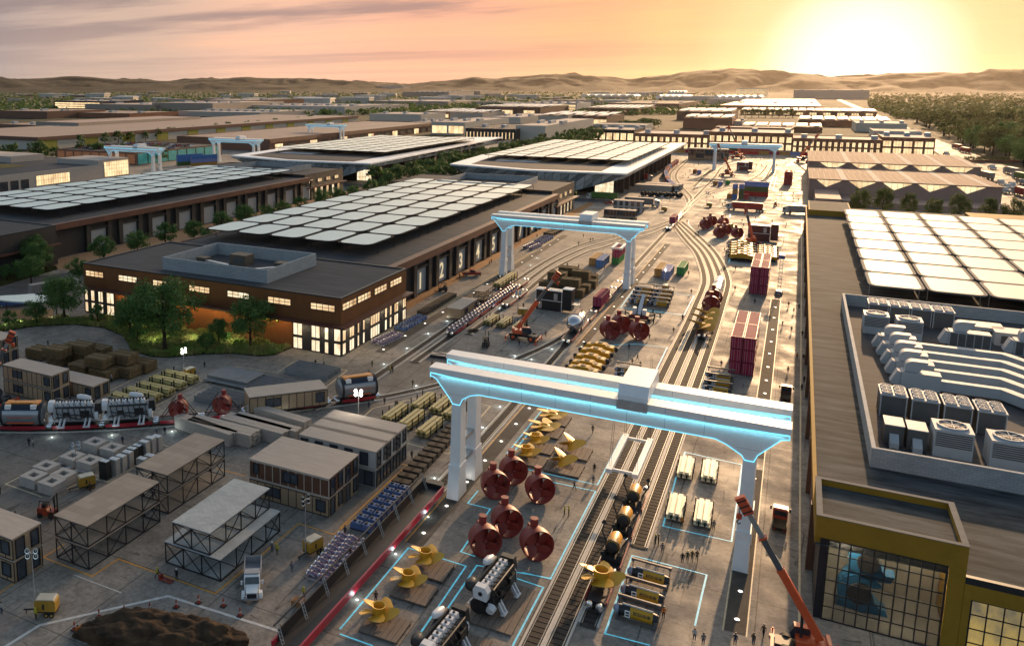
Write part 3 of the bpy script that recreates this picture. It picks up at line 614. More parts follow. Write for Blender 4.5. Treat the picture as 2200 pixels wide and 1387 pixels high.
# the show floor behind the corner glazing with a blue machine standing on it
mb=MB(); mb.add([(6.95,109.6,.03),(19.6,109.6,.03),(19.6,120.3,.03),(6.95,120.3,.03)],[(0,1,2,3)]); mb.build('show_floor',mat('show_floor',(.22,.21,.18),.3,var=.2),rb)
MB().box(6.95,119.4,.0,19.65,119.75,10.4).build('inner_wall',mat('inner_wall',(.34,.31,.25),.6,col2=(.55,.5,.4),scale=.25),rb)
bm_=E('blue_machine',(11.2,114.6,.04)); tag(bm_,'tall blue machine with two round drums standing behind the corner glazing','machine')
BMX=mat('machine_blue',(.05,.22,.42),.35,var=.2,scale=.6); BD=mat('machine_drum',(.07,.06,.05),.4)
for k,(z,r) in enumerate(((2.4,2.1),(6.6,1.9))):
    poly=[(r*1.25*math.cos(R(a)),r*1.15*math.sin(R(a))) for a in range(35,331,15)]+[(r*.72*math.cos(R(a)),r*.68*math.sin(R(a))) for a in range(330,34,-15)]
    MB().prism([(x+.6*k,y+z) for x,y in poly],-1.6,.6,0,XZ).build('drum_casing',BMX,bm_)
    MB().cyl((-.3+.6*k,-1.9,z),(-.3+.6*k,.5,z),r*.62,r*.62,22).build('drum',BD,bm_)
MB().frus(-2.6,-1.4,2.9,1.0,0,.7,.3,.2).build('plinth',BMX,bm_); MB().prism([(-2.2,4.0),(2.8,4.4),(3.2,5.3),(-1.4,5.0)],-1.3,.5,0,XZ).build('link_casing',BMX,bm_)
for x,y in ((9,112),(16,116)):
    l=bpy.data.lights.new('show_light','POINT'); l.energy=2600; l.color=(1.,.86,.62); l.shadow_soft_size=.5; o=bpy.data.objects.new('show_light',l); COL.objects.link(o); o.location=(x,y,9.6)
penthouse(rb,12.8,136.4,RX-6,240,9.6,12.5,.55)
mb=MB(); mb.add([(13.3,137,9.62),(RX-7,137,9.62),(RX-7,239.4,9.62),(13.3,239.4,9.62)],[(0,1,2,3)]); mb.build('plant_deck',ROOFM,rb)
MB().box(6.4,405,9.61,22.2,437,12).build('box_wall',MUST,rb); MB().box(64,398,9.61,84,430,11.6).build('box_wall',MUST,rb)
m=MB(); m.add([(6.8,405.4,12.02),(21.8,405.4,12.02),(21.8,436.6,12.02),(6.8,436.6,12.02)],[(0,1,2,3)]); m.build('roof',ROOFL,rb)
roof_panels(rb,18.7,248.5,5,8,12.7,19.2,13.3,9.6,PANELW,GALV,r=1.7)
# plant inside the screen: rooftop units
def fan_ring(mb,x,y,z,r,mi_r=0,mi_d=1,sp=8):
    mb.lathe([(r,0),(r,.3),(r*.88,.3),(r*.88,.02)],20,mi_r,Matrix.Translation((x,y,z)))
    mb.add([(x+r*.88*math.cos(2*PI*i/20),y+r*.88*math.sin(2*PI*i/20),z+.05) for i in range(20)],[tuple(range(20))],mi_d)
    for k in range(sp): a=2*PI*k/sp; mb.bar((x,y,z+.24),(x+r*.9*math.cos(a),y+r*.9*math.sin(a),z+.24),.07,mi_r)
def six_fan():
    o=E('chiller_unit'); tag(o,cat='rooftop unit')
    MB().frus(-1.85,-2.6,1.85,2.6,.1,3.6,.0,.0).build('casing',DUCTD,o)
    mb=MB()
    for x in (-1.87,1.7): 
        for y in (-2.62,2.45): mb.box(x,y,0,x+.17,y+.17,3.6)
    mb.box(-1.95,-2.7,3.6,1.95,2.7,3.85); mb.build('frame',DUCT,o)
    for i in (-1,1):
        for j in (-1,0,1):
            f=MB(); fan_ring(f,i*.93,j*1.72,3.86,.8); f.build('fan',[DUCT,DUCTD],o)
    return o
def big_fan():
    o=E('cooling_tower'); tag(o,cat='rooftop unit')
    MB().box(-2.4,-2.4,0,2.4,2.4,4.2).build('casing',DUCT,o)
    mb=MB()
    for k in range(7): mb.box(-2.2,-2.46,1.7+k*.32,2.2,-2.38,1.88+k*.32)
    mb.build('louvre',DUCTD,o)
    f=MB(); fan_ring(f,0,0,4.2,2.0); f.build('fan',[DUCT,DUCTD],o); return o
def hood(p,x0):
    mb=MB(); a=[(-1.5+1.5*-math.cos(PI*i/8)*1.,3.4+1.4*math.sin(PI*i/8)) for i in range(9)]
    prof=[(-1.9,3.3),(-1.9,4.3)]+[(-.6-1.3*math.cos(PI/2*i/6),4.3+1.0*math.sin(PI/2*i/6)) for i in range(7)]+[(1.6,5.3),(.2,3.3)]
    mb.prism([(x+x0,z) for x,z in prof],-1.0,1.0,0,XZ); mb.build('hood',DUCT,p)
def air_unit():
    o=E('air_handler'); tag(o,cat='rooftop unit')
    MB().box(-3.4,-1.5,.2,3.4,1.5,3.2).build('casing',DUCT,o)
    mb=MB()
    for k in range(5): mb.box(-3.2+k*1.32,-1.55,.4,-3.2+k*1.32+1.16,-1.46,3.0)
    mb.build('side_panel',DUCTD,o)
    MB().prism([(-5.0,1.0),(-4.8,.6),(-3.42,.5),(-3.42,3.0),(-4.0,3.2)],-1.1,1.1,0,XZ).build('intake',DUCT,o); hood(o,-.8); return o
def duct_unit(ln):
    o=E('air_handler'); tag(o,cat='rooftop unit')
    MB().box(-3.4,-1.3,.2,2.6,1.3,3.2).build('casing',DUCT,o)
    MB().prism([(-5.0,1.0),(-4.8,.6),(-3.42,.5),(-3.42,3.0),(-4.0,3.2)],-1.,1.,0,XZ).build('intake',DUCT,o); hood(o,-1.0)
    mb=MB(); mb.prism([(2.62,-.7),(2.6+ln,-.7),(2.6+ln+3.0,-4.6),(2.6+ln+3.0,-6.2),(2.6+ln+4.7,-6.2),(2.6+ln+4.7,-4.2),(2.6+ln+1.6,.0),(2.6+ln+.8,.7),(2.62,.7)],.4,2.2); mb.build('duct_run',DUCT,o); return o
for i in range(4): inst(six_fan,(),f'dark six-fan chiller, {nth(i)} from the left in the far row inside the roof screen',(19.6+i*4.15,229.-i*.3,9.63),0,'six-fan chillers on the hall roof',1.05)
for i in range(4): inst(six_fan,(),f'dark six-fan chiller, {nth(i)} from the left in the near row inside the roof screen',(17.3+i*4.3,162-i*.4,9.63),0,'six-fan chillers on the hall roof',1.0)
for x,y,lb in ((18.4,216,'box cooling tower with one big round fan beside the far chillers'),(24.4,214.5,'box cooling tower with one big round fan half behind the first hooded air handler'),(23.6,147.5,'big-fan cooling tower, left of the two near the front screen wall'),(30.2,146.5,'big-fan cooling tower, right of the two near the front screen wall')): inst(big_fan,(),lb,(x,y,9.63),0,'round-fan cooling towers on the hall roof',1.)
for i,(x,y,l_) in enumerate(((21.9,202,14),(22.3,196,12.5),(22.6,190,11.2),(22.9,184,9.8))): inst(duct_unit,(l_,),f'pale hooded air handler with bent duct, {nth(i)} from the far end of its row',(x,y,9.63),0,'hooded air handlers on the hall roof')
inst(duct_unit,(8.6,),'pale hooded air handler with bent duct at the near end of its row',(23.2,177.5,9.63),0,'hooded air handlers on the hall roof')
inst(air_unit,(),'hooded air handler with dark panelled side, left of the pair by the back screen',(34.8,212,9.63),0,'hooded air handlers on the hall roof',1.05); inst(air_unit,(),'hooded air handler with dark panelled side, at the right edge by the back screen',(45.5,210.5,9.63),0,'hooded air handlers on the hall roof',1.05)
def curb_box():
    o=E('vent_box'); tag(o,cat='rooftop unit'); MB().box(-1.25,-2,0,1.25,2,3.1).build('casing',DUCTD,o); MB().box(-1.3,-2.05,3.1,1.3,2.05,3.25).build('lid',DUCT,o); MB().prism([(-2.03,1.9),(-2.03,.3),(-3.6,.1),(-3.6,.9)],-.6,.6,0,YZ).build('outlet',DUCT,o); return o
for i,(x,y) in enumerate(((16.4,148.5),(19.3,148),(34.6,146.5),(38,146))): inst(curb_box,(),f'plain dark roof box with pale lid, {nth(i)} from the left beside the near cooling towers',(x,y,9.63),0,'vent boxes on the hall roof')
for x,y,lb in ((42.5,219,'flat pale plenum box behind the right air handler'),(39.5,222,'flat pale plenum box left of the dark gap by the back screen')): inst(roof_unit,(5,5,2.8,DUCT),lb,(x,y,9.63))
# ---------------------------------------------------------------- the two halls with faceted fronts
DIA=None
def diamat():
    m=mat('diamond_cladding',(.30,.36,.40),.45); nt=m.node_tree; N=nt.nodes; L=nt.links; b=N['Principled BSDF']
    geo=N.new('ShaderNodeNewGeometry'); mp=N.new('ShaderNodeMapping'); mp.inputs['Rotation'].default_value=(0,0,R(45)); 
    sp=N.new('ShaderNodeSeparateXYZ'); L.new(geo.outputs['Position'],sp.inputs[0]); ad=N.new('ShaderNodeMath'); ad.operation='ADD'; L.new(sp.outputs[0],ad.inputs[0]); L.new(sp.outputs[1],ad.inputs[1])
    mu=N.new('ShaderNodeMath'); mu.operation='MULTIPLY'; mu.inputs[1].default_value=.62; L.new(sp.outputs[2],mu.inputs[0])
    cb=N.new('ShaderNodeCombineXYZ'); L.new(ad.outputs[0],cb.inputs[0]); L.new(mu.outputs[0],cb.inputs[1]); L.new(cb.outputs[0],mp.inputs[0])
    br=N.new('ShaderNodeTexBrick'); br.offset=0; br.inputs['Scale'].default_value=.27; br.inputs['Brick Width'].default_value=1; br.inputs['Row Height'].default_value=1; br.inputs['Mortar Size'].default_value=.03; br.inputs['Color1'].default_value=(.72,.82,.88,1); br.inputs['Color2'].default_value=(.17,.23,.27,1); br.inputs['Mortar'].default_value=(.10,.13,.15,1)
    L.new(mp.outputs[0],br.inputs[0])
    for l in list(b.inputs['Base Color'].links): L.remove(l)
    L.new(br.outputs[0],b.inputs['Base Color']); return m
DIAM=diamat(); WROOF=mat('white_roof',(.80,.82,.84),.4,var=.04)
def facet_hall(label,X0,X1,Y0,Y1,ex):
    b=E('facet_hall',(0,0,0)); tag(b,label,'factory hall','white-edged halls with rows of roof panels')
    h=14
    MB().box(X0+10,Y0+24,-.02,X1-10,Y1-60,h-.6).build('wall',RIB,b)
    # faceted apron hanging under the front edge
    mb=MB(); A=[(X0,Y0+8),(X0+40,Y0-4),(X1,Y0)]
    vs=[(X0,Y0+8,h),(X0+55,Y0-6,h),(X1,Y0,h),(X0+8,Y0+16,h-6),(X1-34,Y0+9,1.2),(X1-2,Y0+4,h-2.5),(X1,Y1-2,h),(X1-3,Y1-6,h-2.5)]
    mb.add(vs,[(0,3,4,1),(1,4,5,2),(2,5,7,6)]); mb.build('diamond_facade',DIAM,b)
    # roof: outline with a pointed far end, white rim and dark field
    out=[(X0,Y0+8),(X0+55,Y0-6),(X1,Y0),(X1+ex,Y1),(X0+30,Y1-40),(X0-6,Y0+86)]
    MB().prism(out,h+.01,h+.9).build('roof_rim',WROOF,b)
    fld=[(X0+12,Y0+14),(X0+55,Y0-1),(X1-15,Y0+5),(X1-16,Y0+60),(X1-16,Y1-70),(X0+34,Y1-62),(X0+6,Y0+80)]
    m=MB(); m.add([(x,y,h+.93) for x,y in fld],[tuple(range(len(fld)))]); m.build('roof',ROOFM,b)
    m=MB(); m.add([(X0+18,Y0+44,h+.97),(X0+46,Y0+44,h+.97),(X0+46,Y0+62,h+.97),(X0+16,Y0+62,h+.97)],[(0,1,2,3)]); m.build('roof_patch',WROOF,b)
    mb=MB()
    for k in range(12): mb.box(X1-9.9,Y0+30+k*19,-.02,X1-6.5,Y0+33+k*19,h-.5)
    mb.build('dock_pier',RIB,b)
    win(b,'y',Y0+24,X1-22,X1-11,.5,8,5,3,-1,m=LITW)
    roof_panels(b,X0+8,Y0+50,7,9,13.6,20.5,18,h+.95,PANEL,STEEL,r=1.0)
    return b
facet_hall('long hall with diamond-patterned blue-grey front and white roof edge beside the far tracks',-194,-84,492,787,-1)
facet_hall('second white-edged hall with diamond-patterned front, left of the tree avenue',-356,-240,478,790,-12)
# ---------------------------------------------------------------- yard things
CC=dict(maroon=(.30,.028,.07),blue=(.06,.17,.42),green=(.02,.26,.06),tan=(.40,.21,.055),indigo=(.17,.22,.46),olive=(.10,.12,.04),red=(.42,.04,.03),grey=(.2,.19,.18),darkgreen=(.05,.12,.03),orange=(.40,.16,.03))
def corr(mb,x0,x1,y,z0,z1,d,mi=0,p=.55):
    """corrugated side along x"""
    n=max(4,int((x1-x0)/p)); xs=[];k=0
    vs=[]
    for i in range(n+1):
        x=x0+(x1-x0)*i/n; yy=y+(d if i%2 else 0)
        for q in (-.09,.09):
            xx=min(x1,max(x0,x+q*(x1-x0)/n/p*2)); vs+=[(xx,yy,z0),(xx,yy,z1)]
    m=len(vs)//2
    mb.add(vs,[(2*i,2*i+2,2*i+3,2*i+1) for i in range(m-1)],mi)
def container(col,ln=12.2,h=2.9):
    m=mat('container_'+col,CC[col],.76,var=.16,scale=.5); md=mat('container_frame_'+col,[v*.75 for v in CC[col]],.5,var=.15)
    o=E('shipping_container'); tag(o,cat='container'); w=2.44; a=ln/2
    mb=MB(); corr(mb,-a+.15,a-.15,-w/2+.02,.15,h-.12,.035); corr(mb,-a+.15,a-.15,w/2-.02,.15,h-.12,-.05)
    n=int(ln/.6)
    mb.box(-a+.06,-w/2+.1,.12,a-.06,w/2-.1,h-.06)
    for i in range(n): x=-a+.35+(ln-.7)*i/n; mb.box(x,-w/2+.16,h-.06,x+.28,w/2-.16,h-.035)
    mb.build('body',m,o)
    mb=MB()
    for x in (-a,a-.16):
        for y in (-w/2,w/2-.16): mb.box(x,y,0,x+.16,y+.16,h)
    for y in (-w/2,w/2-.14): mb.box(-a+.16,y+.003,0,a-.16,y+.137,.16); mb.box(-a+.16,y+.003,h-.13,a-.16,y+.137,h-.003)
    for x in (-a,a-.14): mb.box(x+.004,-w/2+.16,h-.13,x+.136,w/2-.16,h-.004)
    mb.build('corner_frame',md,o)
    for s_ in (-1,1):
        mb=MB(); mb.box(-a-.02,min(0,s_*1.04)+.01,.16,-a+.05,max(0,s_*1.04)-.01,h-.15); 
        d=mb.build('door',m,o)
        mb=MB()
        for y in (.35,.8): mb.cyl((-a-.06,s_*y,.2),(-a-.06,s_*y,h-.2),.03,.03,5)
        mb.build('locking_bar',GALV,d)
    return o
def cont(col,label,x,y,z=0,rz=PI/2,ln=12.2,group='shipping containers in the yard',h=2.9): return inst(container,(col,ln,h),label,(x,y,z),rz,group)
# maroon stacks east: two by two, three high
for sname,yb in (('near',200.2),('far',283.4)):
    for i,x in enumerate((-8.5,-5.88)):
        for j in range(2):
            for k in range(3):
                cont('maroon',f"maroon container, {('bottom','middle','top')[k]} layer of the {sname} tall stack, {('left','right')[i]} column, {('front','rear')[j]} half",x,yb+6.1+j*12.5,k*2.92,group='maroon containers in the two tall stacks')
for c,x,y,col,lb in (('J',165,868,'tan','tan container in the trio right of the far white gantry'),('J',243,895,'indigo','blue container beside the tan one right of the far white gantry'),('J',402,852,'green','green container standing alone before the curving rail lanes')):
    q=g(c,x,y); cont(col,lb,q.x,q.y+6.2)
for x,y,col,lb in ((1250,750,'tan','tan container left of the trio under the far white gantry'),(1322,772,'blue','blue container in the middle under the hanging maroon one'),(1490,737,'green','green container right of the trio under the hanging maroon one')):
    q=g('I',x,y); cont(col,lb,q.x,q.y+6.2)
q=g('I',1450,790); cont('maroon','maroon container hanging in the white lifting frame of the far gantry',q.x+.6,q.y+10,3.6,group=None)
# far yard containers
def stackat(c,x,y,items,nm,ln=6.1,rz=PI/2):
    q=g(c,x,y)
    for k,col in enumerate(items): cont(col,f'{col} container, {nth(k)} layer, {nm}',q.x,q.y+ln/2,k*2.92,rz,ln,'small stacked containers in the far yard')
stackat('N',1392,868,('orange','tan')[:1],'alone at the left end of the far stacks'); stackat('N',1440,873,('blue','tan','indigo'),'front left three-high far stack',7); stackat('N',1500,873,('olive','olive','indigo'),'front right three-high far stack',7); stackat('N',1552,875,('red',),'low before the broadside far stack')
q=g('N',1640,850)
for k,col in enumerate(('red','olive','indigo')): cont(col,f'long {col} container, {nth(k)} layer of the broadside stack in the far yard',q.x,q.y+3,k*2.92,0,13,group='long containers in the broadside far stack')
for x,y,col,lb in ((1258,742,'tan','tan container left of three before the far orange crane'),(1305,748,'indigo','blue container, middle of three before the far orange crane'),(1375,735,'green','green container, right of three before the far orange crane'),(1065,628,'orange','small tan container standing in the far yard left of the runway'),(1105,636,'indigo','small blue container standing in the far yard left of the runway')):
    q=g('N',x,y); cont(col,lb,q.x,q.y+3,0,PI/2,6.1)
q=g('N',1945,738)
for i in range(2):
    for k in range(3): cont('red',f"red container, {('bottom','middle','top')[k]} of the tall far stack by the sawtooth hall, {('left','right')[i]} column",q.x-1.2+2.5*i,q.y+6,2.92*k,group='red containers in the tall far stack')
# row of containers on wagons in front of the brick halls
cols=['tan','maroon','grey','indigo','indigo','red','red','red','tan','maroon','tan','indigo','red']
for i,col in enumerate(cols):
    px=905+i*98; q=g('N',px,440+i*2.2); cont(col,f'{col} container, {nth(i)} from the left in the row before the brick halls',q.x,q.y,.9,0,14,group='containers in the row before the brick halls')
for i,col in enumerate(('olive','olive','red','red','red')):
    px=1290+i*100; q=g('N',px,446); cont(col,f'upper {col} container, {nth(i)} from the left on the row before the brick halls',q.x,q.y,3.85,0,14,group='upper containers before the brick halls')
# -------- propellers and thrusters
def blade_mesh(r0,r1,w,tilt,z,n=9,thick=.16):
    mb=MB(); vs=[]
    for i in range(n+1):
        t=i/n; r=r0+(r1-r0)*t; ww=w*(.5+1.1*math.sin(PI*min(1,t*.92+.08))**.7)*(1 if t<.97 else .5); a=tilt*(1-.45*t); sk=.22*w*t*t*3
        if i==n: ww*=.5
        for s_ in (-1,1):
            u=s_*ww/2+sk
            for e in (-1,1): vs.append((r,u*math.cos(a)-e*thick/2*math.sin(a)*(1.2-t),z+u*math.sin(a)+e*thick/2*math.cos(a)*(1.2-t)+.03*r*t))
    fs=[]
    for i in range(n):
        o=4*i; fs+=[(o,o+4,o+6,o+2),(o+1,o+3,o+7,o+5),(o,o+1,o+5,o+4),(o+2,o+6,o+7,o+3)]
    fs+=[(0,2,3,1),(4*n,4*n+1,4*n+3,4*n+2)]
    mb.add(vs,fs); return mb
def propeller(kind):
    o=E('ship_propeller'); tag(o,cat='propeller')
    if kind=='five':
        MB().lathe([(1.0,.5),(1.12,.7),(1.12,1.5),(1.25,2.5),(1.3,2.62),(1.12,2.62),(1.0,2.55),(.85,1.6),(.0,1.6)],22).build('hub',GOLD,o,True)
        n,r,w,t,z=5,3.3,2.1,R(27),1.3
    elif kind=='flat':
        MB().lathe([(1.25,.35),(1.35,.5),(1.35,1.0),(1.15,1.15),(.8,1.15),(.72,.9),(0,.9)],22).build('hub',GOLD,o,True)
        n,r,w,t,z=5,3.5,2.1,R(16),.85
    else:
        MB().lathe([(.45,.5),(.5,.8),(.55,1.9),(.4,2.1),(.25,2.1),(.2,1.9),(0,1.9)],16).build('hub',GOLD,o,True)
        n,r,w,t,z=3,3.3,2.5,R(40),1.35
    for k in range(n):
        bl=blade_mesh(.75 if kind!='three' else .4,r,w,t,z).build('blade',GOLD,o,True); bl.rotation_euler=(0,0,2*PI*k/n+(.85 if kind=='five' else R(200)))
    return o
def platform():
    o=E('timber_platform'); tag(o,cat='platform'); mb=MB()
    for k in range(7): mb.box(-2.9+k*.83,-2.6,.22,-2.9+k*.83+.78,2.6,.4)
    mb.build('boards',DECKP,o); mb=MB()
    for y in (-2.2,0,2.2): mb.box(-2.9,y-.15,0,2.88,y+.15,.22)
    mb.build('bearer',CRATE,o); return o
PR=[('c8',510,905,'five','far'),('c8',400,1050,'five','middle'),('c8',215,1270,'five','near'),('C',1110,330,'five','nearest of the column behind the left thrusters'),('C',1205,195,'five','second nearest of the column behind the left thrusters')]
for c,x,y,k,w in PR:
    q=g(c,x+(60 if c=='c8' else 70),y-(5 if c=='c8' else -15)); s_=1.
    lb=f'golden five-bladed propeller, {w} of three at the bottom left' if c=='c8' else f'golden tall-hubbed propeller, {w}'
    inst(propeller,(k,),lb,(q.x-.9,q.y+.6,.41),R(10),'golden ship propellers on platforms',.70 if c=='c8' else .72)
    inst(platform,(),lb.replace('golden','board platform under the golden'),(q.x+.3,q.y-.1,.01),0,'board platforms under the propellers',.86)
for c,x,y,w in (('A',1330,920,'third'),('A',1415,795,'farthest')):
    q=g(c,x,y); inst(propeller,('flat',),f'flat golden propeller with ring hub, {w} of the column by the thrusters',(q.x,q.y,.41),R(15),'golden ship propellers on platforms',.82)
    inst(platform,(),f'board platform under the flat golden propeller, {w} of the column',(q.x+.5,q.y-.4,.01),0,'board platforms under the propellers')
for c,x,y,w in (('C',1625,255,'far'),('C',1530,425,'near')):
    q=g(c,x,y); inst(propeller,('three',),f'three-bladed golden propeller, {w} one of the pair left of the hanging lifting frame',(q.x-.5,q.y+.4,.41),R(5),'golden ship propellers on platforms',.76)
    inst(platform,(),f'board platform under the three-bladed propeller, {w} one of the pair',(q.x+.4,q.y-.2,.01),0,'board platforms under the propellers')
def thruster():
    """red ducted azimuth thruster: open nozzle facing -y, round stem on top"""
    o=E('ducted_thruster'); tag(o,cat='thruster'); m=REDP
    T=Matrix.Translation((0,0,2.95))
    prof=[(2.86,-1.6),(2.95,-1.55),(2.98,-.6),(2.85,.6),(2.55,1.6),(2.42,1.6),(2.42,1.2),(2.5,0),(2.62,-1.0),(2.8,-1.6),(2.86,-1.6)]
    MB().lathe(prof,32,0,T,'y').build('nozzle',m,o,True)
    MB().lathe([(0,-1.2),(.35,-1.05),(.55,-.4),(.62,.6),(.5,2.0),(.0,2.3)],16,0,T,'y').build('hub',m,o,True)
    mb=MB(); mb.cyl((0,1.0,4.8),(0,1.0,7.0),.72,.72,18); mb.cyl((0,1.0,6.98),(0,1.0,7.12),.76,.76,18); mb.frus(-.9,.1,.9,2.5,3.4,5.6,.2,.2); mb.build('stem',m,o,True)
    mb=MB()
    for a in (90,205,335): x,z=math.cos(R(a)),math.sin(R(a)); mb.bar((x*.4,1.,2.95+z*.4),(x*2.5,1.,2.95+z*2.5),.35,0,.9)
    mb.build('strut',m,o)
    for k in range(4):
        b=blade_mesh(.4,2.4,1.7,R(28),0,8,.14).build('blade',m,o,True); b.matrix_basis=Matrix.Translation((0,-.6,2.95))@Matrix.Rotation(R(90),4,'X')@Matrix.Rotation(PI/2*k+.5,4,'Z')
    return o
TH=[('C',790,765,'nearer left one at the back of the six'),('C',985,610,'farthest back of the six behind the others'),('C',1270,812,'right one at the back of the six'),('C',915,1172,'middle one of the six'),('c8',905,835,'front left one of the six'),('c8',1235,855,'front right one of the six')]
THC=[(790,765),(985,610),(1270,812),(915,1172)]
for c,x,y,lb in TH:
    q=g(c,x,y); inst(thruster,(),f'red ducted thruster on the blue-lined bay, {lb}',(q.x-.3,q.y+1.3,.02),R(38),'red ducted thrusters',.75)
for x,y,lb in ((1705,795,'front left'),(1775,758,'rear middle'),(1890,802,'front right')):
    q=g('c5',x,y); inst(thruster,(),f'red ducted thruster, {lb} of the trio beside the yellow sleds',(q.x-.2,q.y+1.2,.02),R(42),'red ducted thrusters',.82)
for x,y,lb in ((660,365,'front left'),(725,325,'rear left'),(850,345,'rear middle'),(810,455,'front middle'),(875,425,'centre'),(1000,460,'right')):
    q=g('J',x,y); inst(thruster,(),f'red ducted thruster, {lb} of the far group beside the rail junction',(q.x,q.y+1.5,.02),R(42),'red ducted thrusters',.80)
# -------- marine engine
EW=mat('engine_white',(.66,.66,.67),.4,var=.1); EB=mat('engine_black',(.014,.014,.015),.4,var=.3)
def engine(blk):
    EK=mat('engine_grey',(.30,.30,.31),.5,var=.25,scale=1.5) if blk=='white' else EB
    o=E('marine_engine'); tag(o,cat='engine')     # crankshaft along y, near end -y
    MB().prism([(-1.3,.9),(1.3,.9),(1.55,2.2),(1.2,4.0),(-1.2,4.0),(-1.55,2.2)],-4.2,4.0,0,XZ).build('block',EK,o)
    MB().prism([(-1.0,.2),(1.0,.2),(1.35,.95),(-1.35,.95)],-4.0,3.8,0,XZ).build('oil_sump',EB,o)
    for k in range(6):
        mb=MB(); y=-3.4+k*1.25; mb.frus(-.62,y-.5,.62,y+.5,4.0,4.75,.12,.1); mb.cyl((0,y,4.75),(0,y,4.98),.2,.15,8,1); mb.build('cylinder_head',[EW,EB],o)
    MB().tube([(-1.5,-4.0,4.1),(-1.5,3.6,4.1)],.5,10).build('exhaust_manifold',EB,o,True)
    MB().tube([(1.2,-3.8,3.9),(1.2,3.7,3.9)],.22,8).build('fuel_rail',EB,o,True)
    for y,z in ((3.2,4.9),): 
        mb=MB(); mb.lathe([(0,-1.5),(.4,-1.35),(.58,-.3),(.55,.8),(.35,1.4),(0,1.5)],14,0,Matrix.Translation((-1.6,1.4,5.0))@Matrix.Rotation(R(80),4,'X')); mb.build('intake_silencer',EW,o,True)
    mb=MB(); mb.lathe([(0,-1.2),(.7,-1.1),(.95,-.4),(.95,.5),(.6,1.2),(0,1.3)],14,0,Matrix.Translation((-1.9,-3.6,3.8))@Matrix.Rotation(R(75),4,'X')); mb.build('turbocharger',EB,o,True)
    MB().prism([(-1.0,3.0),(.9,2.9),(1.1,4.2),(.6,4.9),(-.8,4.9),(-1.15,4.2)],-5.3,-4.2,0,XZ).build('front_housing',EW,o)
    mb=MB(); mb.cyl((0,-5.32,3.9),(0,-5.42,3.9),.3,.3,10); mb.build('housing_cap',EB,o)
    mb=MB(); mb.cyl((-.6,-4.9,1.6),(-.6,-4.2,1.6),1.05,1.05,18); mb.cyl((.7,-4.8,1.5),(.7,-4.2,1.5),.7,.7,16); mb.build('pulley',EB,o)
    mb=MB(); mb.cyl((1.3,-5.0,1.5),(1.3,-4.2,1.8),.55,.7,14); mb.build('pump_drum',EW,o,True)
    mb=MB()
    for k in range(7): y=-3.6+k*1.15; mb.tube([(1.25,y,3.9),(1.75,y+.2,3.2),(1.62,y+.5,1.4)],.09,5); mb.tube([(.6,y,4.4),(1.0,y+.3,4.35),(1.25,y+.5,3.9)],.07,5)
    mb.tube([(1.7,-3.8,1.8),(1.75,0,2.6),(1.72,3.8,1.9)],.13,6); mb.tube([(1.66,-3.6,2.9),(1.7,1,1.5),(1.66,3.6,2.6)],.1,6); mb.box(1.45,1.2,2.0,1.85,3.0,3.3); mb.box(1.5,-2.2,2.2,1.8,-.9,3.0); mb.build('pipework',EB,o)
    for y in (-2.6,2.4):
        for s_ in (-1,1):
            mb=MB(); mb.bar((s_*1.4,y,1.7),(s_*2.5,y-.3,.35),.22,0,.5); mb.bar((s_*1.4,y+.8,1.7),(s_*2.5,y+.5,.35),.22,0,.5); mb.box(min(s_*2.2,s_*2.8),y-.6,.2,max(s_*2.2,s_*2.8),y+.8,.38); mb.build('mounting_foot',EW,o)
    mb=MB(); mb.cyl((0,4.0,2.1),(0,4.7,2.1),1.5,1.5,20); mb.build('flywheel',EW,o); mb=MB(); mb.frus(-1.1,3.9,1.3,5.4,2.4,4.6,.2,.2); mb.build('gear_housing',EB,o)
    return o
def long_platform():
    o=E('timber_platform'); tag(o,cat='platform'); mb=MB()
    for k in range(7): mb.box(-3.4+k*.98,-6,.1,-3.4+k*.98+.92,6,.3)
    mb.build('boards',DECKP,o); mb=MB()
    for y in (-5,-1.7,1.7,5): mb.box(-3.4,y-.15,0,3.4,y+.15,.1)
    mb.build('bearer',CRATE,o); return o
q=g('c8',985,1130); inst(engine,('black',),'black and white six-cylinder marine engine on a board platform in the blue bay',(q.x-.3,q.y+.6,.3),R(-4),'marine engines',.88); inst(long_platform,(),'board platform under the marine engine in the blue bay',(q.x+.7,q.y+.2,.01),0,None,.85)
q=g('c8',715,1400); inst(engine,('black',),'marine engine cut by the bottom edge of the picture, nearest the camera',(q.x-.2,q.y-2.2,.3),R(-4),'marine engines',.86); inst(long_platform,(),'board platform under the nearest marine engine',(q.x+.8,q.y-2.,.01),0,None,.85)
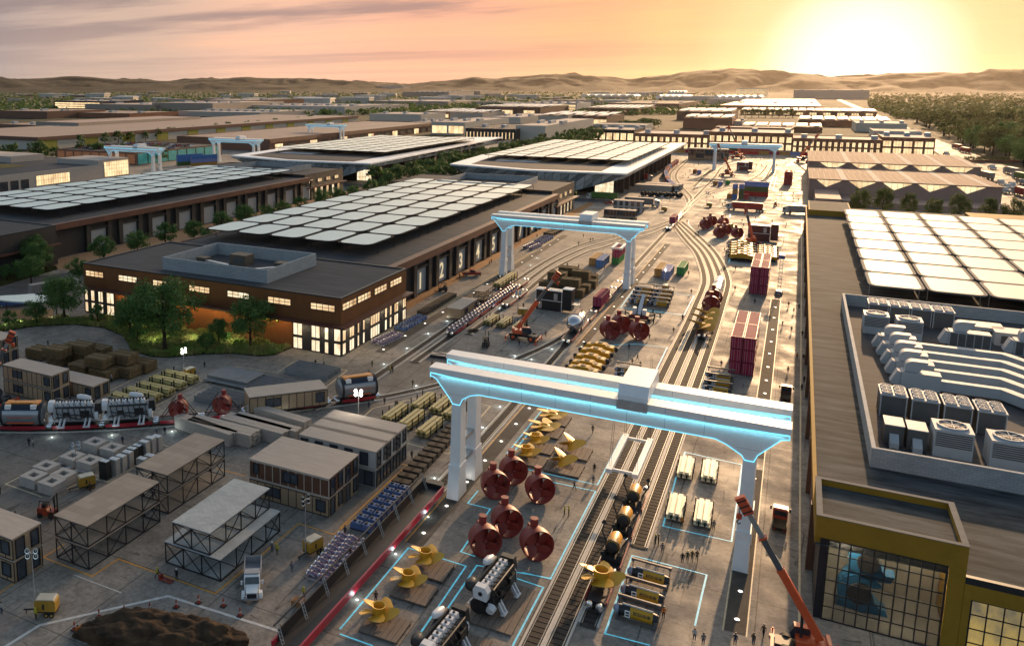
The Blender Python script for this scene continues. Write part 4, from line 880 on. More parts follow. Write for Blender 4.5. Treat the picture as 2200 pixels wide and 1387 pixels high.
# -------- yellow submersible racks
SUBT=mat('sub_lettering',(.05,.03,.01),.6,var=0)
def sub_rack(txt):
    """yellow cylinder of a submersible lying across a grey cradle, frame bar above"""
    o=E('submersible'); tag(o,cat='submersible')
    b=MB(); b.cyl((-.9,0,1.25),(2.5,0,1.25),.85,.85,20); body=b.build('hull',YEL,o,True)
    MB().cyl((-2.6,0,1.25),(-.9,0,1.25),.82,.86,20).build('dark_band',STEEL,o,True); MB().cyl((2.5,0,1.25),(3.2,0,1.25),.86,.7,20).build('dark_band',STEEL,o,True)
    MB().lathe([(.82,0),(.7,-.5),(.35,-.85),(0,-.9)],18,0,Matrix.Translation((-2.6,0,1.25)),'x').build('dome',mat('sub_dome',(.25,.27,.36),.15,var=.1,coat=.8),o,True)
    mb=MB()
    for x in (-1.6,-.95): mb.box(x,-.92,.75,x+.14,-.78,1.8)
    for z in (.75,1.2,1.7): mb.box(-1.6,-.93,z,-.81,-.8,z+.13)
    mb.build('ladder_frame',WHITE,o)
    mb=MB(); mb.bar((-2.9,.9,3.1),(3.2,.9,3.1),.32)
    for x in (-2.8,3.1): mb.bar((x,.9,.1),(x,.9,3.1),.14); mb.box(x-.25,.65,2.8,x+.25,1.15,3.3)
    mb.bar((-2.8,-1.0,.45),(3.1,-1.0,.45),.25); mb.box(-2.9,-1.1,0,-2.4,1.1,.5); mb.box(2.5,-1.1,0,3.1,1.1,.5); mb.box(-2.9,-1.25,.3,-2.5,-.85,1.0); mb.box(2.7,-1.25,.3,3.2,-.85,1.3); mb.build('cradle',mat('cradle_grey',(.13,.12,.12),.5,.3),o)
    MB().cyl((-2.2,.2,2.15),(2.4,.2,2.15),.16,.16,8).build('top_pipe',GALV,o)
    if txt:
        cu=bpy.data.curves.new('lettering','FONT'); cu.body='ECO-SUB'; cu.size=.62; cu.extrude=.02; cu.offset=.015; cu.align_x='CENTER'; cu.materials.append(SUBT)
        t=text_mesh('lettering',cu); t.parent=body; t.location=(.9,-.89,1.47); t.rotation_euler=(R(60),0,0)
    return o
for i,(x,y) in enumerate(((1950,1010),(1910,1130),(1870,1255))):
    q=g('c8',x,y); inst(sub_rack,(1,),f"yellow submersible lettered ECO-SUB in a grey cradle, {('farthest','middle','nearest')[i]} of the three at the bottom right",(q.x,q.y+.9,.01),R(-2),'yellow submersibles in grey cradles',.78)
for i,(x,y) in enumerate(((1215,200),(1205,270),(1180,355))):
    q=g('B',x,y); inst(sub_rack,(1,),f"yellow submersible in a cradle, {('farthest','middle','nearest')[i]} of the three by the near maroon stack",(q.x,q.y+.9,.01),0,'yellow submersibles in grey cradles',.86)
for j,(a,b) in enumerate((((1745,1170),(1800,1040)),((1955,1195),(2010,1065)))):
    for i in range(4):
        t=i/3.; q=g('I',a[0]+(b[0]-a[0])*t,a[1]+(b[1]-a[1])*t); inst(sub_rack,(1,),f"yellow submersible, {nth(i)} from the near end of the {('left','right')[j]} column behind the drilling rig",(q.x,q.y+.9,.01),0,'yellow submersibles in grey cradles',.86)
for i in range(2):
    q=g('B',230,200-i*60); inst(sub_rack,(1,),f"yellow submersible half hidden behind the near gantry beam, {('nearer','farther')[i]} of two",(q.x,q.y+.9,.01),0,'yellow submersibles in grey cradles',.82)
# -------- yellow sleds
def sled():
    o=E('subsea_sled'); tag(o,cat='subsea sled')
    MB().prism([(-3.0,.7),(3.0,.7),(3.5,1.3),(3.0,1.9),(1.6,2.0),(1.2,2.4),(-1.2,2.4),(-1.6,2.0),(-3.0,1.9),(-3.5,1.3)],-.95,.95,0,XZ).build('hull',YEL,o)
    mb=MB()
    for s_ in (-1,1): mb.tube([(-3.2,s_*1.15,.5),(-1.5,s_*1.25,.9),(1.5,s_*1.25,.9),(3.2,s_*1.15,.5)],.13,6); mb.box(-2.9,s_*1.1-.12,0,2.9,s_*1.1+.12,.3)
    for x in (-2.4,-.8,.8,2.4): mb.box(x-.1,-1.2,.25,x+.1,1.2,.7)
    mb.build('frame',STEEL,o)
    for s_ in (-1,1):
        mb=MB(); mb.lathe([(.5,0),(.62,.1),(.62,.5),(.5,.6)],14,0,Matrix.Translation((s_*3.55-.3,0,1.35)),'x'); mb.tube([(s_*3.4,-.6,1.0),(s_*3.9,-.3,1.7),(s_*3.6,.5,1.9)],.1,5); mb.build('propulsor',STEEL,o,True)
    mb=MB()
    for x in (-2.2,1.2): mb.box(x,-.5,1.98,x+1.0,.5,2.06)
    mb.box(-.5,-.35,2.4,.5,.35,2.55); mb.build('hatch',STEEL,o); return o
for i,(x,y) in enumerate(((1640,880),(1610,915),(1580,955),(1555,995),(1530,1030))):
    q=g('c5',x,y); inst(sled,(),f'yellow subsea sled, {nth(i)} from the far end of the row before the red trio',(q.x+.3,q.y+.5,.01),R(-6),'yellow subsea sleds',1.05)
for i in range(6): q=g('J',1055,700-i*27); inst(sled,(),f'yellow subsea sled, {nth(i)} from the near end of the left far row',(q.x,q.y+1,.01),0,'yellow subsea sleds',1.25)
for i in range(6): q=g('J',1375,705-i*22); inst(sled,(),f'yellow subsea sled behind the far maroon stack, {nth(i)} from the near end',(q.x-1.5,q.y+1,.01),0,'yellow subsea sleds',1.0)
# -------- rows of small machines
def pump():
    o=E('pump_unit'); tag(o,cat='pump'); mb=MB(); mb.cyl((-.65,0,.62),(.45,0,.62),.36,.36,10); mb.cyl((.45,0,.62),(.8,0,.62),.28,.18,10); mb.build('casing',PURP,o,True)
    mb=MB(); mb.cyl((-.2,0,.9),(-.2,0,1.12),.2,.2,8); mb.tube([(-.7,-.35,.3),(-.2,-.42,.9),(.5,-.35,.5)],.08,5); mb.box(-.8,-.4,0,.8,.4,.2); mb.build('base_frame',mat('pump_white',(.42,.38,.40),.5),o)
    mb=MB(); mb.lathe([(.38,0),(.44,.05),(.44,.14),(.38,.2)],10,0,Matrix.Translation((-.86,0,.62)),'x'); mb.build('flange',CHROME,o); return o
def motor():
    o=E('motor_unit'); tag(o,cat='motor'); MB().frus(-.8,-.6,.8,.6,.2,1.0,.15,.12).build('casing',BLUE,o); MB().box(-.75,-.5,0,.75,.5,.2).build('base',STEEL,o); mb=MB(); mb.cyl((-.3,0,1.0),(-.3,0,1.18),.22,.22,8); mb.cyl((.4,0,1.0),(.4,0,1.12),.15,.15,8); mb.build('cap',STEEL,o); return o
def crate():
    o=E('dark_crate'); tag(o,cat='crate'); MB().box(-.78,-.6,.12,.78,.6,1.0).build('box',CRATE,o); mb=MB(); mb.box(-.82,-.64,1.0,.82,.64,1.1); mb.build('lid',CRATE,o); mb=MB()
    for x in (-.6,0,.6): mb.box(x-.1,-.58,0,x+.1,.58,.12)
    mb.build('runner',CRATE,o); return o
def rows(fn,P0,P1,n,W0,W1,m,nm,group,s=1.,rz=0.):
    """n along from P0 to P1, m across from P0 towards W"""
    for i in range(n):
        for j in range(m):
            t=i/max(1,n-1); u=j/max(1,m-1); q=P0.lerp(P1,t)+(W0-P0)*u
            inst(fn,(),f"{nm}, {nth(i)} from the near end, {('left','right') [j] if m==2 else nth(j)+' file'}" if m<=2 else f"{nm}, {nth(i)} from the near end in the {('left','middle','right')[j]} file",(q.x,q.y,.01),rz,group,s)
rows(pump,g('c7',1985,960),g('c8',30,730)+Vector((-.5,.5,0)),10,g('c7',2060,985)+Vector((1.6,0,0)),None,3,'purple pump left of the trough wagon','purple pumps left of the trough wagon',1.02)
rows(motor,g('c8',110,640),g('c8',345,400),8,g('c8',180,660),None,2,'blue motor in the bay left of the trough wagon','blue motors left of the trough wagon',1.12)
rows(crate,g('c8',370,375),g('c8',700,30),12,g('c8',415,385),None,2,'dark crate left of the near gantry leg','dark crates left of the near gantry leg',1.08)
rows(pump,g('c5',222,820),g('c5',345,765),8,g('c5',262,832),None,2,'purple pump on the bay beside the lit office','purple pumps beside the lit office',1.)
rows(motor,g('c5',365,730),g('c5',500,655),9,g('c5',400,740),None,2,'blue motor on the bay beside the lit office','blue motors beside the lit office',1.)
rows(crate,g('c5',510,635),g('c5',700,520),14,g('c5',532,640),None,2,'dark crate in the double row beside dock door 1','dark crates beside dock door 1',1.02)
rows(pump,g('c5',1178,220),g('c5',1235,195),6,g('c5',1215,228),None,2,'purple pump in the far bay below dock door 7','purple pumps below dock door 7',1.2)
rows(motor,g('c5',1245,185),g('c5',1310,150),6,g('c5',1275,190),None,2,'blue motor in the far bay below dock door 7','blue motors below dock door 7',1.2)
rows(crate,g('I',760,425),g('I',900,350),7,g('I',810,435),None,2,'dark crate in the far bay below dock door 7','dark crates below dock door 7',1.35)
# ---------------------------------------------------------------- steel frames with decks
def frame_box(o,x0,y0,x1,y1,z0,z1,deck,nx=2,ny=4,w=.13):
    mb=MB(); X=[x0+(x1-x0)*i/nx for i in range(nx+1)]; Y=[y0+(y1-y0)*i/ny for i in range(ny+1)]
    for x in (x0,x1):
        for y in Y: mb.bar((x,y,z0),(x,y,z1),w)
        for i in range(ny):
            mb.bar((x,Y[i],z0+.1),(x,Y[i+1],z1-.1),w*.75) if i%2 else mb.bar((x,Y[i],z1-.1),(x,Y[i+1],z0+.1),w*.75)
        for z in (z0+.06,z1-.06): mb.bar((x,y0,z),(x,y1,z),w)
    for y in (y0,y1):
        for x in X[1:-1]: mb.bar((x,y,z0),(x,y,z1),w)
        for i in range(nx): mb.bar((X[i],y,z0+.1),(X[i+1],y,z1-.1),w*.75); mb.bar((X[i],y,z1-.1),(X[i+1],y,z0+.1),w*.75)
        for z in (z0+.06,z1-.06): mb.bar((x0,y,z),(x1,y,z),w)
    for y in Y[1:-1]: mb.bar((x0,y,z1-.08),(x1,y,z1-.08),w*.8); mb.bar((x0,y,z0+.08),(x1,y,z0+.08),w*.8)
    mb.build('steel_frame',STEEL,o); MB().box(x0-.1,y0-.1,z1,x1+.1,y1+.1,z1+.14).build('deck',deck,o)
DECKW=brickmat('deck_board',(.44,.36,.29),(.37,.30,.24),(.26,.21,.17),.42,.8,bw=1.4,rh=.6,ms=.008,vertical=False); DECKG=brickmat('deck_grey',(.50,.52,.52),(.40,.43,.43),(.28,.30,.30),.9,.7,bw=.8,rh=.4,ms=.015,vertical=False)
def two_storey(deck,floor): 
    o=E('module_frame'); tag(o,cat='steel frame'); frame_box(o,-3,-7.1,3,7.1,0,3.02,deck); frame_box(o,-3,-7.1,3,7.1,3.25,6.2,deck)
    if floor: MB().box(-2.85,-6.9,.02,2.85,6.9,.12).build('floor',deck,o)
    return o
inst(two_storey,(DECKW,False),'two-storey open steel frame with timber deck, nearer one of the two in line',(-81.9,81.0,.02),0,'open two-storey steel frames')
inst(two_storey,(DECKW,True),'two-storey open steel frame with timber deck, farther one beside the stacked wall panels',(-82.3,97.6,.02),0,'open two-storey steel frames')
def grey_frame():
    o=E('module_frame'); tag(o,cat='steel frame'); frame_box(o,-4.6,-7.1,4.6,7.1,0,3.02,DECKG,3,4); frame_box(o,-3.2,-7.0,2.9,7.0,3.18,6.2,DECKG,2,4); MB().box(-4.4,-6.9,.02,4.4,6.9,.12).build('floor',DECKG,o); return o
inst(grey_frame,(),'stepped open steel frame with pale grey decks behind the white dump truck',(-66.4,87.3,.02),0)
# ---------------------------------------------------------------- house modules
WG=mat('module_glass',(.05,.06,.075),.08,var=.35,scale=.5,coat=.6)
def module(kind):
    """one storey box, long side x 14.3 facing -y, short side x+ facing +x, 4.8 deep"""
    o=E('house_module'); tag(o,cat='house module'); cl={'brown':BROWNW,'tan':TIMBER,'grey':mat('module_grey',(.42,.41,.39),.7,var=.08,streak=(5,5,.3)),'low':mat('module_dark',(.10,.11,.12),.6,var=.2)}[kind]
    a,b,h=7.15,2.35,3.1
    MB().box(-a,-b,0,a,b,h-.16).build('wall',cl,o); MB().box(-a-.06,-b-.06,h-.16,a+.06,b+.06,h).build('roof',TIMBER2,o)
    mb=MB()
    n=10
    for k in range(n+1):
        x=-a+2*a*k/n
        if kind in('brown','tan'): mb.box(x-.06,-b-.05,.04,x+.06,-b-.005,h-.2)
    mb.box(-a-.02,-b-.055,-.0,a+.03,-b+.01,.14); mb.box(-a,-b-.056,h-.34,a+.03,-b+.01,h-.165); mb.box(a-.01,-b-.05,.15,a+.05,-b+.1,h-.34); mb.box(a-.01,b-.12,.0,a+.05,b,h-.17)
    mb.build('batten',CRATE if kind=='tan' else TIMBER2 if kind=='brown' else BEIGE,o)
    W_=[(-6.4,-5.4,.9,2.5)] if kind=='brown' else []
    if kind in('tan','brown'): W_+=[(-.9,1.7,.8,2.4)] if kind=='brown' else [(-4.2,-1.5,.9,2.4),(5.0,6.6,.7,2.5)]
    if kind=='grey': W_+=[(-6.8+2.8*k,-5.4+2.8*k,.5,2.6) for k in range(5)]
    if kind=='low': W_+=[(-6.5,-5,.3,2.7),(5.2,6.6,.3,2.6)]
    for x0,x1,z0,z1 in W_: win(o,'y',-b-.02,x0,x1,z0,z1,2 if x1-x0>1.8 else 1,1,-1,m=WG,fw=.12)
    win(o,'x',a+.01,-1.9,-.5,.12,2.7,1,1,1,m=WG,fw=.12); win(o,'x',a+.01,.6,1.8,.5,2.7,1,1,1,m=WG,fw=.12)
    return o
for j in range(2):
    for k in range(2):
        inst(module,(('tan','brown')[k],),f"{('pale timber ground-floor','brown-clad upper')[k]} module of the front pair block right of the steel frames, {('near','far')[j]} one",(-64.6,103.6+j*4.85,.02+k*3.12),0,'house modules of the brown and timber block')
for j in range(3):
    for k in range(2):
        inst(module,(('low','grey')[k],),f"{('dark lower','pale grey upper')[k]} module of the block left of the dark crates, {('near','middle','far')[j]} one",(-62.6,115.3+j*3.75,.02+k*3.12),0,'house modules of the grey block',.76 if False else 1.)
for k in range(2): inst(module,('tan',),f"timber house module with dark windows, {('lower','upper')[k]} storey of the house behind the left train engines",(-135.9,115.6,.02+k*3.12),0,'timber house modules by the left train',1)
inst(module,('tan',),'single-storey timber module at the right end of the house behind the left train',(-130.3,121.2,.02),0,'timber house modules by the left train')
q=g('M',60,700); 
for k in range(2): inst(module,('tan',),f"timber module cut by the left picture edge behind the orange crane boom, {('lower','upper')[k]} storey",(q.x-6.6,q.y+1,.02+k*3.12),0,'timber house modules by the left train')
q=g('c7',75,975)
for k in range(2): inst(module,('tan',),f"timber module cut by the left picture edge near the bottom, {('lower','upper')[k]} storey",(q.x-6.4,q.y+2.2,.02+k*3.12),0,'timber modules at the lower left edge')
for i,(x,y,lb) in enumerate(((350,1095,'front'),(430,1000,'rear'))):
    q=g('N',x,y)
    for k in range(2): inst(module,(('tan','brown')[k] if i==0 else 'grey',),f"{lb} far module block beside the parked lorries, {('lower','upper')[k]} storey",(q.x,q.y+2.5,.02+k*3.12),0,'far house modules beside the lorries')
q=g('N',1190,500)
for k in range(2): inst(module,(('tan','brown')[k],),f"brown module block at the foot of the far white gantry, {('lower','upper')[k]} storey",(q.x,q.y+2.5,.02+k*3.12),0,'brown modules by the far gantry',2.2)
# ---------------------------------------------------------------- stacks
def board_stack(seed):
    rd=random.Random(seed); o=E('board_stack'); tag(o,cat='board stack'); mb=MB()
    for k in range(8):
        dx,dy=rd.uniform(-.07,.07),rd.uniform(-.09,.09); z=.25+k*.235
        for i in range(3): mb.box(-2.3+i*1.55+dx,-1.7+dy,z,-2.3+i*1.55+1.5+dx,1.7+dy,z+.14)
        for y in (-1.4,0,1.3): mb.box(-2.35+dx,y,z+.135,2.3+dx,y+.14,z+.237)
    mb.build('boards',PLANK,o); mb=MB()
    for x in (-1.8,-.1,1.6): mb.box(x,-1.7,0,x+.25,1.7,.24)
    mb.build('bearer',CRATE,o); return o
BS=[(545,1010,0),(790,1065-0,0),(1050,890,0),(1295,855,0),(1460,800,0),(860,835,0),(590,715,0),(370,655,0),(800,690,0),(1000,640,0)]
for i,(x,y) in enumerate(((1055,890),(1300,855),(1465,800),(830,830),(590,720),(370,660),(800,705),(1000,645),(1185,740),(710,630))):
    q=g('M',x,y); inst(board_stack,(i%3,),f'ground-level stack of brown boards left of the planting, {nth(i)} from the near corner',(q.x-.3,q.y+1.9,.01),R(3*(i%3)-3),'board stacks left of the planting',1.18)
for x,y,lb in ((1005,755,'above the near pair'),(1270,715,'rightmost'),(550,655,'leftmost'),(815,612,'farthest')):
    q=g('M',x,y,2.5); inst(board_stack,(1,),f'upper stack of brown boards resting on others left of the planting, {lb}',(q.x-.3,q.y+1.9,2.46),R(4),'upper board stacks left of the planting',1.16)
for i,(x,y) in enumerate(((780,1010),(1050,1090),(1115,1040),(1190,990),(930,980),(870,930),(1000,900),(1200,930))):
    q=g('I',x,y); inst(board_stack,(i%3,),f'ground-level stack of boards behind the black generator, {nth(i)} from the left front',(q.x-.2,q.y+1.9,.01),R(2),'board stacks behind the black generator',1.25)
for x,y,lb in ((1010,980,'front'),(870,905,'left'),(1120,890,'right'),(985,850,'rear')):
    q=g('I',x,y,2.6); inst(board_stack,(2,),f'upper stack of olive-brown boards behind the black generator, {lb} one',(q.x-.2,q.y+1.9,2.6),R(2),'upper board stacks behind the black generator',1.22)
def pipe_bundle(pale):
    m=PALEB if pale else OLIVE; o=E('pipe_bundle'); tag(o,cat='pipe bundle'); 
    for k in range(3):
        mb=MB(); x=-.85+k*.85; mb.box(x-.3,-3.6,.45,x+.3,3.6,.56); mb.box(x-.3,-3.6,1.05,x+.3,3.6,1.16); mb.box(x-.06,-3.6,.56,x+.06,3.6,1.05); mb.build('steel_section',m,o)
    mb=MB(); mb.box(-.75,-3.5,1.17,-.1,3.5,1.5); mb.box(.1,-3.55,1.17,.75,3.5,1.5); mb.build('steel_section',m,o)
    for y in (-2.5,0,2.4):
        mb=MB(); mb.box(-1.3,y-.12,.1,1.3,y+.12,.44)
        for s_ in (-1,1): mb.box(s_*1.28-.07,y-.1,.0,s_*1.28+.07,y+.1,2.0)
        mb.build('cradle',STEEL,o)
    return o
for i,(x,y) in enumerate(((1880,900),(1750,960),(1620,1030),(1480,1090),(1330,1150))):
    q=g('M',x,y); inst(pipe_bundle,(0,),f'bundle of olive steel sections lying across, {nth(i)} from the light tower in the cream-lined bay',(q.x,q.y+1.1,.01),PI/2,'olive section bundles by the left train',1.22)
for i,(x,y) in enumerate(((325,1310),(430,1350),(545,1400),(505,1235),(625,1255),(705,1290),(610,1200))):
    q=g('c5',x,y); 
    if i==6: continue
    inst(pipe_bundle,(0,),f'bundle of olive sections left of the near gantry leg, {nth(i)} from the left',(q.x,q.y+2.,.01),R(-2),'olive section bundles left of the near gantry',1.1)
for i,(x,y) in enumerate(((945,700),(1030,715),(1125,735))):
    q=g('c5',x,y); inst(pipe_bundle,(0,),f'bundle of pale olive sections behind the orange crane, {nth(i)} from the left of three',(q.x,q.y+2.,.01),R(-2),'olive section bundles behind the orange crane',1.05)
for i,(c,x,y) in enumerate((('B',850,1170),('B',1105,1210),('D',350,510),('D',640,575))):
    q=g(c,x,y); inst(pipe_bundle,(1,),f"bundle of pale cream sections in the right blue bay, {('far left','far right','near left','near right')[i]}",(q.x,q.y+.6,.01),R(2),'cream section bundles in the right blue bay',.98)
def beam_stack(n,deck):
    o=E('precast_stack'); tag(o,cat='precast beams')
    for k in range(n):
        mb=MB(); y=k*1.7; mb.box(-5.5,y,0,5.5,y+1.5,.2); mb.box(-5.5,y+.2,.2,5.5,y+.36,1.25); mb.box(-5.5,y+1.15,.2,5.5,y+1.31,1.25); mb.build('precast_beam',CONCD,o)
    if deck: MB().box(-5.3,-.2,1.26,5.3,n*1.7,1.46).build('slab',CONCD,o); MB().box(-5.6,-1.2,.5,5.4,n*1.7-1,.7).build('slab',CONCD,o)
    return o
for c,x,y,n,dk,lb in (('c4',1490,1250,4,0,'front row of grey precast double-T beams beside the thruster wagons'),('c4',1560,1110,4,1,'raised grey slabs on beams, left one beside the cream line'),('c4',1800,1160,4,0,'middle group of grey precast beams behind the timber module wagon'),('c4',2060,1060,4,0,'grey precast beams nearest the lit office corner')):
    q=g(c,x,y); inst(beam_stack,(n,dk),lb,(q.x-5.2,q.y+.3,.01),0,'grey precast beams')
def wall_panels(n,seed):
    o=E('wall_panel_stack'); tag(o,cat='panel stack'); rd=random.Random(seed)
    
    for k in range(n):
        for j in range(7): dx=rd.uniform(-.12,.12)+k*.12; MB().box(-7.2+dx,k*1.12,.08+j*.34,7.2+dx,k*1.12+1.04,.08+j*.34+.3).build('wall_panel',TIMBER2,o)
    return o
for i,(c,x,y,z,n,rz,lb) in enumerate((('Q',690,640,0,3,-3,'front pale wall panels leaning behind the brown module block'),('Q',430,660,0,3,-1,'wide stack of pale wall panels behind the far steel frame'),('Q',880,545,.1,2,-7,'long pale panels lying highest, beside the timber module wagon'),('Q',300,640,0,2,-8,'pale wall panels half hidden by the far steel frame'),('Q',800,620,0,2,-4,'grey-shaded wall panels under the longest ones'))):
    q=g(c,x,y); inst(wall_panels,(n,i),lb,(q.x-5.5,q.y+.4,z),R(rz),'stacks of pale wall panels')
def ring_stack(n):
    o=E('ring_stack'); tag(o,cat='precast rings')
    for k in range(n):
        z=.05+k*.34; mb=MB(); j=.04*((k*7)%3-1)
        mb.box(-1.7+j,-1.5,z,1.7+j,-.65,z+.3); mb.box(-1.7+j,.65,z,1.7+j,1.5,z+.3); mb.box(-1.7+j,-.65,z+.001,-.75+j,.65,z+.299); mb.box(.75+j,-.65,z+.001,1.7+j,.65,z+.299); mb.build('precast_ring',CONC,o)
    return o
for i,(x,y,n) in enumerate(((290,425,5),(175,385,5),(365,375,5),(255,310,4),(535,285,5),(425,245,4),(680,190,4),(570,165,5),(465,330,1),(370,275,1))):
    q=g('c7',x,y); inst(ring_stack,(n,),f'square precast ring stack, {nth(i)} from the near left corner of its bay',(q.x,q.y+1.4,.01),0,'square precast ring stacks')
def tray_stack(n,m):
    o=E('tray_stack'); tag(o,cat='tray stack')
    for k in range(n): MB().box(-.8,-.55,k*.27,.8,.55,k*.27+.2).build('tray',CONC if m==0 else BLACK,o)
    mb=MB(); 
    for x in (-.7,.05): mb.box(x,-.45,n*.27-.068,x+.65,.45,n*.27-.04)
    mb.build('glass_top',mat('tray_glass',(.42,.47,.52),.2,var=.1),o); return o
for i,(x,y,n,m) in enumerate(((655,330,11,1),(715,305,10,0),(757,285,10,0),(800,258,10,0),(830,235,10,1),(862,205,9,1),(905,190,10,0),(945,165,10,0),(985,145,9,0),(890,260,6,0),(940,240,6,0))):
    q=g('c7',x,y); inst(tray_stack,(n,m),f"{'black' if m else 'pale'} stack of glazed trays, {nth(i)} counted from the near end behind the steel frames",(q.x,q.y+.5,.01),R(4),'stacks of glazed trays',1.05)
# ---------------------------------------------------------------- gantries
def gantry():
    """portal of two white twin-leg frames, a beam pair, trolley and cyan edge strips; origin between the left and right legs"""
    o=E('gantry_crane'); tag(o,cat='gantry crane')
    pro=[(-24.7,19.2),(-24.7,20.0),(-23.9,20.75),(25.2,20.75),(25.2,19.9),(25.1,19.1),(24.1,18.9),(21.6,16.3),(21.2,15.3),(20.1,15.3),(19.7,15.9),(17.8,17.0),(16.4,17.5),(-16.6,17.5),(-18,17.1),(-19.2,16.3),(-19.6,15.3),(-20.8,15.3),(-21.2,16.0),(-23.6,18.9),(-24.2,19.15)]
    for s_,y0 in (('near',0.),('far',7.2)):
        y1=y0+2.2
        top=MB(); top.box(-24.7,y0-.25,19.95,25.2,y1+.25,20.75); top.build('beam_cap',WHITE,o)
        bm=MB()
        poly=[(x,min(z,19.95)) for x,z in pro]; poly=[p for i,p in enumerate(poly) if i not in (2,3)]+[]; poly=[(-24.6,19.2),(-24.6,19.95),(25.1,19.95),(25.1,19.15)]+pro[6:]
        n=len(poly); vs=[(x,y0,z) for x,z in poly]+[(x,y1,z) for x,z in poly]
        # side faces triangulated by blender's ngon, rim as quads
        bm.add(vs,[tuple(range(n)),tuple(range(n,2*n))[::-1]]+[(i,n+i,n+(i+1)%n,(i+1)%n) for i in range(n)]); 
        for x in range(-15,17,5): bm.box(x-.03,y0-.006,17.7,x+.03,y0-.002,19.3,1); bm.box(x-.03,y0-.256,19.97,x+.03,y0-.252,20.73,1)
        for x in (-20.2,20.65): bm.box(x-1.6,y0-.006,16.9,x+1.6,y0-.002,16.95,1)
        be=bm.build('beam',[WHITE,DUCT],o)
        st=MB()
        prf=[(-24.55,19.72),(-21,19.45),(-17.5,19.36),(16.5,19.36),(20,19.45),(25.05,19.6)]
        for yy,e in ((y0-.04,-1),(y1+.04,1)):
            for a,b in zip(prf,prf[1:]): st.bar((a[0],yy,a[1]+.1),(b[0],yy,b[1]+.1),.07,0,.17)
            for a,b in zip(poly[3:]+[poly[0]],poly[4:]+[poly[0],poly[1]]):
                if b[1]>19.6 : continue
                st.bar((a[0],yy,a[1]+.04),(b[0],yy,b[1]+.04),.07,0,.08)
            st.bar((25.08,yy,19.1),(25.08,yy,19.65),.07,0,.1); st.bar((-24.58,yy,19.1),(-24.58,yy,19.75),.07,0,.1)
        st.build('light_strip',CYAN,be)
        for s2,xc in ((-1,-20.2),(1,20.65)):
            lg_=MB(); lg_.frus(xc-.85,y0,xc+.85,y0+2.4,4.2,15.35,.1,.1); 
            l_=lg_.build('leg',WHITE,o)
            b_=MB(); b_.frus(xc-.98,y0-.9 if s_=='near' else y0-.3,xc+.98,y0+3.0 if s_=='near' else y0+3.6,.0,4.2,.12,.55); b_.box(xc-.95,y0-.3,4.2,xc+.95,y0+2.7,5.4); b_.build('leg_base',WHITE,l_)
    for xc in (-20.2,20.65):
        mb=MB(); mb.box(xc-.5,2.2,4.6,xc+.5,7.4,5.3); mb.box(xc-.45,2.3,8.2,xc+.45,7.3,8.8); mb.build('cross_tie',GALV,o)
    tr=MB(); tr.prism([(-.4,20.9),(9.9,20.9),(9.9,21.2),(9.0,22.9),(.6,22.9),(-.4,21.5)],-2,2,0,YZ@Matrix.Translation((0,0,0))); 
    t=tr.build('trolley',WHITE,o); mb=MB(); mb.box(-2.06,-.7,19.6,2.06,-.3,20.9); mb.build('trolley_apron',GALV,t)
    return o
def trolley_at(o,x):
    for c in o.children:
        if c.name.startswith('trolley'): c.location.x=x
gz=[((-23,116.2),5.7,'nearest white gantry crane with cyan edge lights spanning the four rail lanes',0),((-65.2,271.5),7.,'second white gantry crane carrying a maroon container beside the numbered warehouse',0),((-35,700),0,'far white gantry crane in the hazy yard before the brick halls',0)]
for (x,y),tx,lb,rz in gz: o=inst(gantry,(),lb,(x,y,.03),rz,'white gantry cranes with cyan light strips'); trolley_at(o,tx)
for px,py,X,lb in ((('c1'),(700,1105),-441,'white gantry crane left of the parking house behind the second warehouse'),('c1',(1355,1030),-433,'white gantry crane behind the blue container stack, right of the parking house'),('c1',(1960,900),-470,'farthest left white gantry crane before the long brown shed')):
    q=g(px,*py); inst(gantry,(),lb,(q.x+20.5,q.y-1,.03),0,'white gantry cranes with cyan light strips')
def glow_bar(x0,x1,y,z,e,face):
    l=bpy.data.lights.new('strip_glow','AREA'); l.shape='RECTANGLE'; l.size=x1-x0; l.size_y=.12; l.energy=e; l.color=(.2,.78,1.)
    o=bpy.data.objects.new('strip_glow',l); COL.objects.link(o); o.location=((x0+x1)/2,y,z); o.rotation_euler=Vector((0,.75*face,-1)).to_track_quat('-Z','Y').to_euler()
glow_bar(-46,1.5,115.85,19.45,85,1); glow_bar(-46,1.5,123.05,19.45,85,1); glow_bar(-88,-41,271.15,19.45,60,1)
def lift_frame(ln,wd,drop):
    o=E('lifting_frame'); tag(o,cat='lifting frame'); mb=MB(); a=ln/2;b=wd/2
    for s_ in (-1,1): mb.box(s_*b-.45,-a,0,s_*b+.45,a,.7)
    mb.box(-b+.45,-a+.7,.12,b-.45,-a+1.1,.55); mb.box(-b+.45,a-1.1,.12,b-.45,a-.7,.55); mb.build('beam_frame',WHITE,o)
    c=MB()
    for x in (-b,b):
        for y in (-a+1.2,a-1.2):
            for e in (-.14,.14): c.cyl((x+e,y,.7),(x*.9+e,y*.72,drop),.025,.025,4)
    c.build('cable',STEEL,o); return o
inst(lift_frame,(15.5,4.,16.5),'white rectangular lifting frame hanging over the rail lanes under the near gantry',(-20.3,137.,3.4),0)
q=g('I',1450,790); inst(lift_frame,(11,2.9,14.),'white lifting frame gripping the hanging maroon container under the second gantry',(q.x+.6,q.y+10,6.5),0)
